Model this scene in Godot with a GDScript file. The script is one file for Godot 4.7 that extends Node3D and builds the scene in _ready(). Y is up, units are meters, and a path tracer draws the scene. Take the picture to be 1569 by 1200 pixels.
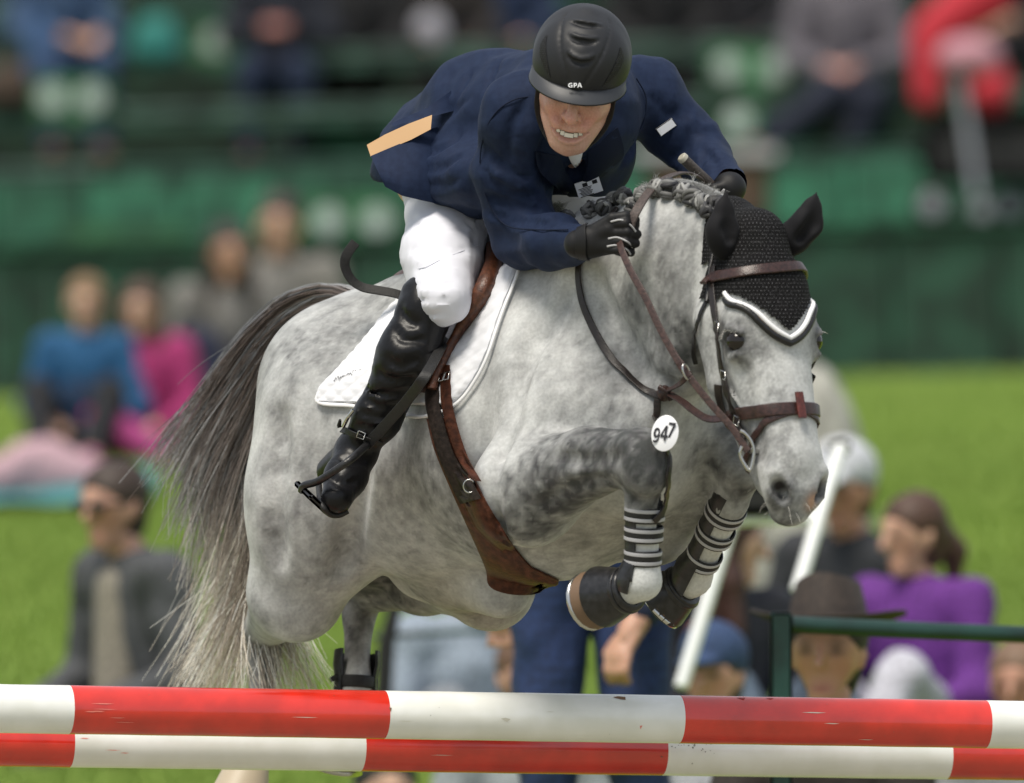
extends Node3D
# A grey horse and its rider over a red and white oxer, a grass bank with spectators and green stands behind.

const CAM_H := 1.95
const CAM_D := 32.0
const FPX := 22400.0
const TURN := deg_to_rad(58.0)
var M := {}
var used := {}
var fwd := Vector3(cos(TURN), 0, sin(TURN))
var rgt := Vector3(-sin(TURN), 0, cos(TURN))

func _ready():
	var cam := Camera3D.new()
	cam.name = "camera"
	add_child(cam)
	cam.position = Vector3(0, CAM_H, CAM_D)
	var ca := CameraAttributesPhysical.new()
	ca.frustum_focal_length = 448.0
	ca.frustum_focus_distance = 31.75
	ca.frustum_near = 0.5
	ca.frustum_far = 400.0
	ca.exposure_aperture = 3.1
	cam.attributes = ca
	var we := WorldEnvironment.new()
	we.name = "world_environment"
	var env := Environment.new()
	env.background_mode = Environment.BG_SKY
	var sky := Sky.new()
	var sm := ProceduralSkyMaterial.new()
	sm.sky_top_color = Color(0.74, 0.77, 0.82)
	sm.sky_horizon_color = Color(0.80, 0.82, 0.84)
	sm.ground_bottom_color = Color(0.20, 0.24, 0.14)
	sm.ground_horizon_color = Color(0.34, 0.38, 0.27)
	sm.sky_curve = 0.2
	sm.sky_energy_multiplier = 0.9
	sky.sky_material = sm
	env.sky = sky
	env.tonemap_mode = Environment.TONE_MAPPER_LINEAR
	env.tonemap_exposure = 1.5
	env.sdfgi_enabled = true
	env.ssao_enabled = true
	env.ssil_enabled = true
	we.environment = env
	add_child(we)
	var sun := DirectionalLight3D.new()
	sun.name = "sun"
	sun.light_color = Color(1.0, 0.97, 0.92)
	sun.light_energy = 0.8
	sun.light_angular_distance = 22.0
	sun.shadow_enabled = true
	add_child(sun)
	sun.look_at_from_position(Vector3(-1.5, 6, 2.6), Vector3.ZERO, Vector3.UP)
	materials()
	var t0 := Time.get_ticks_msec()
	setting()
	print("setting ", Time.get_ticks_msec() - t0)
	rails()
	print("rails ", Time.get_ticks_msec() - t0)
	horse()
	print("horse ", Time.get_ticks_msec() - t0)
	tack()
	print("tack ", Time.get_ticks_msec() - t0)
	rider()
	print("rider ", Time.get_ticks_msec() - t0)
	crowd()
	print("crowd ", Time.get_ticks_msec() - t0)

# ---------------------------------------------------------------- places
func W(px: float, py: float, z: float) -> Vector3:
	var d := CAM_D - z
	return Vector3((px - 784.5) / FPX * d, CAM_H + (600.0 - py) / FPX * d, z)

func H(px: float, py: float, r := 0.0) -> Vector3:
	# a point of the horse: its height and place along the horse, and its distance r to the right of the horse's middle plane
	var z := 0.0
	for i in 8:
		var x := (px - 784.5) / FPX * (CAM_D - z) + 0.035
		var s := (x + r * sin(TURN)) / cos(TURN)
		z = s * sin(TURN) + r * cos(TURN)
	return W(px, py, z)

# ---------------------------------------------------------------- naming
func numbered(called: String) -> String:
	if not used.has(called):
		used[called] = 0
		return called
	used[called] += 1
	return "%s_%03d" % [called, used[called]]

func thing(called: String, label: String, category: String, at := Vector3.ZERO, group := "") -> Node3D:
	var o := Node3D.new()
	o.name = numbered(called)
	add_child(o)
	o.position = at
	tag(o, label, category, group)
	return o

func tag(o: Node, label: String, category: String, group := ""):
	o.set_meta("label", label)
	o.set_meta("category", category)
	if group != "":
		o.set_meta("group", group)

func part(called: String, mesh: Mesh, mat: Material, parent: Node, kind := "") -> MeshInstance3D:
	# the mesh is given in world coordinates of the parent's own origin
	var o := MeshInstance3D.new()
	if parent == self:
		o.name = numbered(called)
	else:
		var n := 0
		var nm := called
		while parent.has_node(NodePath(nm)):
			n += 1
			nm = "%s_%03d" % [called, n]
		o.name = nm
	o.mesh = mesh
	if mat:
		o.material_override = mat
	o.cast_shadow = GeometryInstance3D.SHADOW_CASTING_SETTING_ON
	parent.add_child(o, true)
	if kind != "":
		o.set_meta("kind", kind)
	return o

# ---------------------------------------------------------------- materials
func noise_tex(freq: float, oct: int, c0: Color, c1: Color, seed_ := 1, size := 256, kind := FastNoiseLite.TYPE_SIMPLEX_SMOOTH, lo := 0.25, hi := 0.75) -> NoiseTexture2D:
	var n := FastNoiseLite.new()
	n.noise_type = kind
	n.seed = seed_
	n.frequency = freq
	n.fractal_octaves = oct
	var t := NoiseTexture2D.new()
	t.width = size
	t.height = size
	t.seamless = true
	t.noise = n
	var g := Gradient.new()
	g.offsets = PackedFloat32Array([lo, hi])
	g.colors = PackedColorArray([c0, c1])
	t.color_ramp = g
	return t

func normal_tex(freq: float, oct: int, strength: float, seed_ := 3, size := 256) -> NoiseTexture2D:
	var n := FastNoiseLite.new()
	n.noise_type = FastNoiseLite.TYPE_SIMPLEX_SMOOTH
	n.seed = seed_
	n.frequency = freq
	n.fractal_octaves = oct
	var t := NoiseTexture2D.new()
	t.width = size
	t.height = size
	t.seamless = true
	t.as_normal_map = true
	t.bump_strength = strength
	t.noise = n
	return t

func lin(r: float, g: float, b: float) -> Color:
	return Color(r, g, b).linear_to_srgb()

func mat(called: String, c: Color, rough := 0.8, spec := 0.5) -> StandardMaterial3D:
	var m := StandardMaterial3D.new()
	m.resource_name = called
	m.albedo_color = c
	m.roughness = rough
	m.metallic_specular = spec
	M[called] = m
	return m

func tri(m: StandardMaterial3D, albedo: Texture2D, nrm: Texture2D, scale: float, nscale := 1.0):
	m.uv1_triplanar = true
	m.uv1_world_triplanar = false
	m.uv1_scale = Vector3(scale, scale, scale)
	if albedo:
		m.albedo_texture = albedo
	if nrm:
		m.normal_enabled = true
		m.normal_texture = nrm
		m.normal_scale = nscale

func materials():
	var m := mat("coat", Color.WHITE, 0.72, 0.4)
	m.vertex_color_use_as_albedo = true
	tri(m, noise_tex(0.05, 4, Color(0.90, 0.90, 0.90), Color(1, 1, 1), 6, 512, FastNoiseLite.TYPE_SIMPLEX_SMOOTH, 0.2, 0.7), normal_tex(0.08, 3, 1.5, 7), 4.0, 0.2)
	m.rim_enabled = true
	m.rim = 0.25
	m = mat("hair", Color.WHITE, 0.55, 0.4)
	m.backlight_enabled = true
	m.backlight = Color(0.45, 0.45, 0.45)
	m.vertex_color_use_as_albedo = true
	mat("hoof", lin(0.16, 0.10, 0.06), 0.5)
	mat("hoof_pale", lin(0.45, 0.38, 0.28), 0.5)
	mat("steel", Color(0.75, 0.75, 0.74), 0.25).metallic = 1.0
	m = mat("eye", lin(0.010, 0.007, 0.006), 0.08, 0.5)
	mat("lash", lin(0.7, 0.68, 0.62), 0.6)
	# painted poles: enamel over smooth wood with faint scuffs
	m = mat("rail_red", lin(0.72, 0.028, 0.013), 0.22, 0.85)
	tri(m, noise_tex(0.012, 4, Color(0.86, 0.86, 0.86), Color(1, 1, 1), 31, 512), null, 1.3)
	m.roughness_texture = noise_tex(0.02, 3, Color(0.7, 0.7, 0.7), Color(1, 1, 1), 33)
	m = mat("rail_white", lin(0.88, 0.89, 0.87), 0.28, 0.8)
	tri(m, noise_tex(0.012, 4, Color(0.93, 0.93, 0.91), Color(1, 1, 1), 35, 512), null, 1.1)
	mat("rail_dark", lin(0.33, 0.015, 0.01), 0.6)
	mat("bare_wood", lin(0.20, 0.11, 0.06), 0.8)
	mat("scuff", lin(0.60, 0.58, 0.50), 0.8)
	mat("scuff_pink", lin(0.75, 0.25, 0.2), 0.8)
	mat("mud", lin(0.10, 0.08, 0.06), 0.9)
	# tack
	m = mat("pad", lin(0.73, 0.74, 0.78), 0.85, 0.3)
	tri(m, null, normal_tex(0.4, 2, 1.5, 41), 14.0, 0.3)
	mat("pad_edge", lin(0.82, 0.82, 0.84), 0.8, 0.3)
	mat("ink", lin(0.012, 0.012, 0.016), 0.5)
	var grain := normal_tex(0.09, 3, 4.0, 43)
	var blot := noise_tex(0.03, 4, Color(0.62, 0.62, 0.62), Color(1, 1, 1), 45)
	m = mat("saddle", lin(0.13, 0.045, 0.022), 0.42)
	tri(m, blot, grain, 9.0, 0.4)
	m = mat("girth", lin(0.105, 0.036, 0.020), 0.5, 0.3)
	tri(m, blot, grain, 7.0, 0.4)
	m = mat("girth_dark", lin(0.036, 0.026, 0.022), 0.55, 0.3)
	tri(m, blot, grain, 9.0, 0.4)
	m = mat("leather", lin(0.055, 0.024, 0.020), 0.36)
	tri(m, blot, grain, 12.0, 0.4)
	m = mat("leather_dark", lin(0.024, 0.016, 0.014), 0.4)
	tri(m, blot, grain, 12.0, 0.4)
	m = mat("leather_black", lin(0.012, 0.011, 0.012), 0.42)
	tri(m, blot, grain, 12.0, 0.4)
	m = mat("leather_red", lin(0.14, 0.03, 0.022), 0.36)
	tri(m, blot, grain, 12.0, 0.4)
	m = mat("strap_black", lin(0.012, 0.012, 0.013), 0.6)
	tri(m, blot, grain, 12.0, 0.4)
	m = mat("boot_black", lin(0.016, 0.016, 0.018), 0.4)
	tri(m, blot, grain, 8.0, 0.3)
	m = mat("rubber", lin(0.022, 0.022, 0.025), 0.34)
	tri(m, noise_tex(0.03, 4, Color(0.55, 0.55, 0.55), Color(1, 1, 1), 47), normal_tex(0.02, 3, 3.0, 48), 6.0, 0.5)
	mat("stripe", lin(0.42, 0.42, 0.44), 0.6)
	mat("brass", Color(0.80, 0.66, 0.30), 0.3).metallic = 1.0
	mat("plastic_white", lin(0.80, 0.81, 0.84), 0.3)
	mat("tan_cord", lin(0.42, 0.28, 0.16), 0.8)
	m = mat("ear_cloth", lin(0.009, 0.009, 0.011), 0.75, 0.3)
	m.rim_enabled = true
	m.rim = 0.3
	m = mat("crochet", lin(1, 1, 1), 0.85, 0.3)
	var cro := crochet_tex()
	tri(m, cro, null, 1.0 / 0.064)
	m.normal_enabled = true
	m.normal_texture = crochet_bump
	m.normal_scale = 1.2
	# rider
	var weave := normal_tex(0.35, 2, 2.5, 51)
	m = mat("skin", Color.WHITE, 0.45, 0.4)
	m.vertex_color_use_as_albedo = true
	m.subsurf_scatter_enabled = true
	m.subsurf_scatter_strength = 0.12
	tri(m, noise_tex(0.05, 4, Color(0.93, 0.90, 0.89), Color(1, 1, 1), 54), normal_tex(0.15, 3, 2.0, 52), 12.0, 0.35)
	mat("tooth", lin(0.80, 0.77, 0.70), 0.2)
	mat("eye_white", lin(0.05, 0.035, 0.03), 0.2)
	mat("dark_hair", lin(0.03, 0.02, 0.014), 0.7)
	m = mat("helmet", lin(0.018, 0.019, 0.022), 0.5, 0.4)
	tri(m, null, normal_tex(0.3, 2, 1.5, 53), 22.0, 0.15)
	m = mat("peak", lin(0.040, 0.043, 0.050), 0.45, 0.45)
	m = mat("helmet_mesh", lin(1, 1, 1), 0.6, 0.4)
	tri(m, cro, crochet_bump, 1.0 / 0.032, 1.0)
	m = mat("breeches", lin(0.68, 0.69, 0.76), 0.8, 0.3)
	tri(m, null, weave, 10.0, 0.15)
	m = mat("jacket", lin(0.011, 0.021, 0.054), 0.74, 0.3)
	tri(m, noise_tex(0.02, 3, Color(0.82, 0.84, 0.88), Color(1, 1, 1), 56), weave, 9.0, 0.35)
	m.rim_enabled = true
	m.rim = 0.12
	m = mat("jacket_dark", lin(0.007, 0.012, 0.030), 0.8, 0.3)
	tri(m, null, weave, 9.0, 0.3)
	mat("lining", lin(0.55, 0.34, 0.17), 0.6)
	mat("shirt", lin(0.80, 0.81, 0.85), 0.8)
	mat("paper", lin(0.78, 0.80, 0.86), 0.6)
	m = mat("boot", lin(0.006, 0.006, 0.007), 0.36, 0.36)
	tri(m, null, normal_tex(0.04, 3, 3.0, 57), 8.0, 0.2)
	m = mat("glove", lin(0.007, 0.007, 0.008), 0.55, 0.4)
	tri(m, null, normal_tex(0.2, 3, 3.0, 58), 20.0, 0.4)
	mat("glove_trim", lin(0.40, 0.40, 0.41), 0.6)
	m = mat("rein", lin(0.075, 0.040, 0.034), 0.45)
	tri(m, blot, grain, 12.0, 0.4)
	m = mat("rein_rubber", lin(0.10, 0.075, 0.068), 0.6)
	tri(m, blot, normal_tex(0.3, 2, 4.0, 59), 20.0, 0.5)
	m = mat("whip", lin(0.085, 0.070, 0.062), 0.55)
	tri(m, blot, normal_tex(0.3, 2, 4.0, 60), 20.0, 0.5)
	mat("whip_cap", lin(0.38, 0.36, 0.30), 0.4)
	# setting
	m = mat("grass", lin(1, 1, 1), 0.95, 0.2)
	tri(m, noise_tex(0.02, 5, Color(0.38, 0.47, 0.12), Color(0.53, 0.60, 0.20), 61, 512), normal_tex(0.2, 3, 4.0, 62), 0.7, 0.6)
	m = mat("blade", Color.WHITE, 0.7, 0.3)
	m.vertex_color_use_as_albedo = true
	m.backlight_enabled = true
	m.backlight = Color(0.3, 0.35, 0.1)
	var paint := noise_tex(0.02, 4, Color(0.6, 0.6, 0.6), Color(1, 1, 1), 63)
	for q in [["wall_green", 0.014, 0.062, 0.038, 0.7], ["wall_green_b", 0.016, 0.068, 0.042, 0.7], ["wall_cap", 0.03, 0.12, 0.07, 0.6], ["plank_grey", 0.14, 0.21, 0.175, 0.8], ["plank_green", 0.05, 0.13, 0.092, 0.8], ["riser_green", 0.026, 0.13, 0.07, 0.7], ["riser_light", 0.04, 0.20, 0.11, 0.7], ["post_dark", 0.014, 0.045, 0.03, 0.8], ["sign_green", 0.05, 0.19, 0.075, 0.6], ["crate", 0.16, 0.10, 0.06, 0.8], ["rail_green", 0.012, 0.055, 0.045, 0.35]]:
		m = mat(q[0], lin(q[1], q[2], q[3]), q[4])
		tri(m, paint, null, 0.8)
	mat("sign_white", lin(0.42, 0.48, 0.45), 0.7)
	m = mat("sand", lin(1, 1, 1), 0.95, 0.2)
	tri(m, noise_tex(0.03, 5, Color(0.50, 0.49, 0.42), Color(0.62, 0.60, 0.52), 67, 512), normal_tex(0.2, 3, 4.0, 62), 0.9, 0.6)
	mat("top_white", lin(0.48, 0.49, 0.49), 0.6)
	mat("red_cloth", lin(0.42, 0.015, 0.03), 0.8)
	mat("pink_cloth", lin(0.45, 0.22, 0.27), 0.85)
	mat("black_cloth", lin(0.012, 0.012, 0.013), 0.8)
	mat("gloss_black", lin(0.01, 0.01, 0.011), 0.15)
	m = mat("alloy", Color(0.62, 0.63, 0.65), 0.4)
	m.metallic = 0.6
	mat("tyre", lin(0.02, 0.02, 0.02), 0.8)
	mat("pole_white", lin(0.78, 0.80, 0.82), 0.4)
	m = mat("canvas", lin(0.52, 0.51, 0.46), 0.9)
	tri(m, paint, null, 2.0)
	M["cloth_tex"] = noise_tex(0.03, 4, Color(0.72, 0.72, 0.72), Color(1, 1, 1), 65)
	M["cloth_nrm"] = normal_tex(0.05, 3, 4.0, 66)

var crochet_bump: Texture2D

func crochet_tex() -> Texture2D:
	# knit loops with small openings through which the grey forehead shows
	var im := Image.create(256, 256, false, Image.FORMAT_RGB8)
	var hi := Image.create(256, 256, false, Image.FORMAT_RGB8)
	for y in 256:
		for x in 256:
			var row := y / 32
			var u := fposmod(x + (16.0 if row % 2 else 0.0), 32.0) - 16.0
			var v := fposmod(y, 32.0) - 16.0
			var d := sqrt(u * u * 1.1 + v * v)
			var h0 := hash(row * 37 + int((x + (16 if row % 2 else 0)) / 32) % 8 * 11) % 100 / 100.0
			var o := 1.0 - smoothstep(3.5, 6.5, d + h0 * 2.0)
			var c := lerpf(0.006, 0.06 + 0.16 * h0, o)
			var s := Color(c, c, c * 1.06).linear_to_srgb()
			im.set_pixel(x, y, s)
			var k := clampf(0.5 + 0.5 * cos(v * PI / 16.0) * 0.4 + 0.3 * sin(u * PI / 8.0 + v * 0.4) - 0.6 * (1 - smoothstep(3.0, 9.0, d)), 0, 1)
			hi.set_pixel(x, y, Color(k, k, k))
	hi.bump_map_to_normal_map(5.0)
	crochet_bump = ImageTexture.create_from_image(hi)
	return ImageTexture.create_from_image(im)

# ---------------------------------------------------------------- blended volumes, meshed by surface nets
class Field:
	const B := 6
	var o: Vector3
	var h: float
	var nx: int
	var ny: int
	var nz: int
	var v: PackedFloat32Array
	var active := {}

	func _init(lo: Vector3, hi: Vector3, cell: float):
		o = lo
		h = cell
		nx = int(ceil((hi.x - lo.x) / h / B)) * B + 1
		ny = int(ceil((hi.y - lo.y) / h / B)) * B + 1
		nz = int(ceil((hi.z - lo.z) / h / B)) * B + 1
		v = PackedFloat32Array()
		v.resize(nx * ny * nz)
		v.fill(1.0)

	func cap(a: Vector3, b: Vector3, ra: float, rb: float, k := 0.03, w := Vector3.ZERO, f := 1.0, cut := false):
		var reach: float = maxf(ra, rb) * (1.0 if f >= 1.0 else 1.0 / f) + k + 2.0 * h
		var lo := (a.min(b) - Vector3.ONE * reach - o) / h
		var hi := (a.max(b) + Vector3.ONE * reach - o) / h
		var bx0 := clampi(int(floor(lo.x / B)), 0, (nx - 1) / B - 1)
		var by0 := clampi(int(floor(lo.y / B)), 0, (ny - 1) / B - 1)
		var bz0 := clampi(int(floor(lo.z / B)), 0, (nz - 1) / B - 1)
		var bx1 := clampi(int(floor(hi.x / B)), 0, (nx - 1) / B - 1)
		var by1 := clampi(int(floor(hi.y / B)), 0, (ny - 1) / B - 1)
		var bz1 := clampi(int(floor(hi.z / B)), 0, (nz - 1) / B - 1)
		if hi.x < 0 or hi.y < 0 or hi.z < 0 or lo.x > nx or lo.y > ny or lo.z > nz:
			return
		var ba := b - a
		var fw := w * (f - 1.0)
		ba += fw * w.dot(ba)
		var inv := 1.0 / maxf(ba.length_squared(), 1e-9)
		var dr := rb - ra
		var half := B * h * 0.87 * maxf(f, 1.0) + absf(dr) * 0.2
		var sxy := nx * ny
		var k4 := 0.25 / k
		for bz in range(bz0, bz1 + 1):
			for by in range(by0, by1 + 1):
				for bx in range(bx0, bx1 + 1):
					var c := o + Vector3(bx + 0.5, by + 0.5, bz + 0.5) * (B * h) - a
					c += fw * w.dot(c)
					var t := clampf(c.dot(ba) * inv, 0.0, 1.0)
					var d := (c - ba * t).length() - ra - dr * t
					if d > half + k + h:
						continue
					var x0 := bx * B
					var y0 := by * B
					var z0 := bz * B
					var x1 := x0 + B + (1 if bx == (nx - 1) / B - 1 else 0)
					var y1 := y0 + B + (1 if by == (ny - 1) / B - 1 else 0)
					var z1 := z0 + B + (1 if bz == (nz - 1) / B - 1 else 0)
					if not cut and d < -(half + k + h):
						for iz in range(z0, z1):
							for iy in range(y0, y1):
								var q := iz * sxy + iy * nx
								for ix in range(x0, x1):
									if v[q + ix] > d:
										v[q + ix] = d
						continue
					active[bx + by * 1024 + bz * 1048576] = true
					for iz in range(z0, z1):
						for iy in range(y0, y1):
							var q := iz * sxy + iy * nx
							var p := o + Vector3(x0, iy, iz) * h - a
							for ix in range(x0, x1):
								var e := p + fw * w.dot(p)
								t = clampf(e.dot(ba) * inv, 0.0, 1.0)
								d = (e - ba * t).length() - ra - dr * t
								var u := v[q + ix]
								if cut:
									d = -d
									var m := k - absf(u - d)
									v[q + ix] = maxf(u, d) + (m * m * k4 if m > 0.0 else 0.0)
								else:
									var m := k - absf(u - d)
									v[q + ix] = minf(u, d) - (m * m * k4 if m > 0.0 else 0.0)
								p.x += h

	func chain(pts: Array, k := 0.03, w := Vector3.ZERO, f := 1.0):
		# pts: [position, radius], [position, radius], ...
		for i in pts.size() - 1:
			cap(pts[i][0], pts[i + 1][0], pts[i][1], pts[i + 1][1], k, w, f)

	func at(p: Vector3) -> float:
		var q := (p - o) / h
		var x := clampf(q.x, 0, nx - 1.001)
		var y := clampf(q.y, 0, ny - 1.001)
		var z := clampf(q.z, 0, nz - 1.001)
		var ix := int(x)
		var iy := int(y)
		var iz := int(z)
		x -= ix
		y -= iy
		z -= iz
		var n := iz * nx * ny + iy * nx + ix
		var s := nx * ny
		var a := lerpf(lerpf(v[n], v[n + 1], x), lerpf(v[n + nx], v[n + nx + 1], x), y)
		n += s
		var b := lerpf(lerpf(v[n], v[n + 1], x), lerpf(v[n + nx], v[n + nx + 1], x), y)
		return lerpf(a, b, z)

	func grad(p: Vector3) -> Vector3:
		var e := h * 0.9
		var g := Vector3(at(p + Vector3(e, 0, 0)) - at(p - Vector3(e, 0, 0)), at(p + Vector3(0, e, 0)) - at(p - Vector3(0, e, 0)), at(p + Vector3(0, 0, e)) - at(p - Vector3(0, 0, e)))
		return g.normalized() if g.length_squared() > 1e-12 else Vector3.UP

	func snap(p: Vector3, off := 0.0) -> Vector3:
		for i in 12:
			var d := at(p) - off
			if absf(d) < 0.0005:
				break
			p -= grad(p) * clampf(d, -0.03, 0.03)
		return p

	func hit(from: Vector3, dir: Vector3, t0: float, t1: float, off := 0.0) -> Vector3:
		var t := t0
		var was := t0
		while t < t1:
			if at(from + dir * t) < off:
				var a := was
				var b := t
				for i in 8:
					var m := (a + b) / 2
					if at(from + dir * m) < off:
						b = m
					else:
						a = m
				return from + dir * b
			var d := at(from + dir * t)
			was = t
			t += 0.028 if d > 0.5 else maxf(d * 0.8, h * 0.5)
		return Vector3.INF

	func mesh(color = null, keep = null, push = null, into: ArrayMesh = null, back := Vector3.ZERO) -> ArrayMesh:
		var sxy := nx * ny
		var idx := {}
		var vs := PackedVector3Array()
		var cells := PackedInt32Array()
		for key: int in active:
			var bx := key & 1023
			var by := (key >> 10) & 1023
			var bz := key >> 20
			for iz in range(bz * B, mini(bz * B + B, nz - 1)):
				for iy in range(by * B, mini(by * B + B, ny - 1)):
					var q := iz * sxy + iy * nx + bx * B
					for ix in range(bx * B, mini(bx * B + B, nx - 1)):
						var a := v[q]
						var b := v[q + 1]
						var c := v[q + nx]
						var d := v[q + nx + 1]
						var e := v[q + sxy]
						var f := v[q + sxy + 1]
						var g := v[q + sxy + nx]
						var i := v[q + sxy + nx + 1]
						var neg := int(a < 0) + int(b < 0) + int(c < 0) + int(d < 0) + int(e < 0) + int(f < 0) + int(g < 0) + int(i < 0)
						if neg > 0 and neg < 8:
							var s := Vector3.ZERO
							var n := 0
							if (a < 0) != (b < 0): s += Vector3(a / (a - b), 0, 0); n += 1
							if (c < 0) != (d < 0): s += Vector3(c / (c - d), 1, 0); n += 1
							if (e < 0) != (f < 0): s += Vector3(e / (e - f), 0, 1); n += 1
							if (g < 0) != (i < 0): s += Vector3(g / (g - i), 1, 1); n += 1
							if (a < 0) != (c < 0): s += Vector3(0, a / (a - c), 0); n += 1
							if (b < 0) != (d < 0): s += Vector3(1, b / (b - d), 0); n += 1
							if (e < 0) != (g < 0): s += Vector3(0, e / (e - g), 1); n += 1
							if (f < 0) != (i < 0): s += Vector3(1, f / (f - i), 1); n += 1
							if (a < 0) != (e < 0): s += Vector3(0, 0, a / (a - e)); n += 1
							if (b < 0) != (f < 0): s += Vector3(1, 0, b / (b - f)); n += 1
							if (c < 0) != (g < 0): s += Vector3(0, 1, c / (c - g)); n += 1
							if (d < 0) != (i < 0): s += Vector3(1, 1, d / (d - i)); n += 1
							idx[q] = vs.size()
							cells.append(q)
							vs.append(o + (Vector3(ix, iy, iz) + s / n) * h)
						q += 1
		var tris := PackedInt32Array()
		var step := [1, nx, sxy]
		for q in cells:
			var a := v[q]
			for ax in 3:
				var e := v[q + step[ax]]
				if (a < 0) == (e < 0):
					continue
				var u: int = step[(ax + 1) % 3]
				var w: int = step[(ax + 2) % 3]
				if not (idx.has(q - u) and idx.has(q - w) and idx.has(q - u - w)):
					continue
				var i0: int = idx[q]
				var i1: int = idx[q - u]
				var i2: int = idx[q - u - w]
				var i3: int = idx[q - w]
				if keep != null and not keep.call((vs[i0] + vs[i2]) * 0.5):
					continue
				if a < 0:
					tris.append_array([i0, i2, i1, i0, i3, i2])
				else:
					tris.append_array([i0, i1, i2, i0, i2, i3])
		var ns := PackedVector3Array()
		ns.resize(vs.size())
		for n in vs.size():
			ns[n] = grad(vs[n])
		if push != null:
			for n in vs.size():
				vs[n] += ns[n] * push.call(vs[n], ns[n])
			ns.fill(Vector3.ZERO)
			for n in range(0, tris.size(), 3):
				var c := (vs[tris[n + 2]] - vs[tris[n]]).cross(vs[tris[n + 1]] - vs[tris[n]])
				ns[tris[n]] += c
				ns[tris[n + 1]] += c
				ns[tris[n + 2]] += c
			for n in ns.size():
				ns[n] = ns[n].normalized()
		var arr := []
		arr.resize(Mesh.ARRAY_MAX)
		if color != null:
			var cs := PackedColorArray()
			cs.resize(vs.size())
			for n in vs.size():
				cs[n] = color.call(vs[n], ns[n])
			arr[Mesh.ARRAY_COLOR] = cs
		if back != Vector3.ZERO:
			for n in vs.size():
				vs[n] -= back
		arr[Mesh.ARRAY_VERTEX] = vs
		arr[Mesh.ARRAY_NORMAL] = ns
		arr[Mesh.ARRAY_INDEX] = tris
		var am := into if into else ArrayMesh.new()
		if tris.size() > 0:
			am.add_surface_from_arrays(Mesh.PRIMITIVE_TRIANGLES, arr)
		return am

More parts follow.
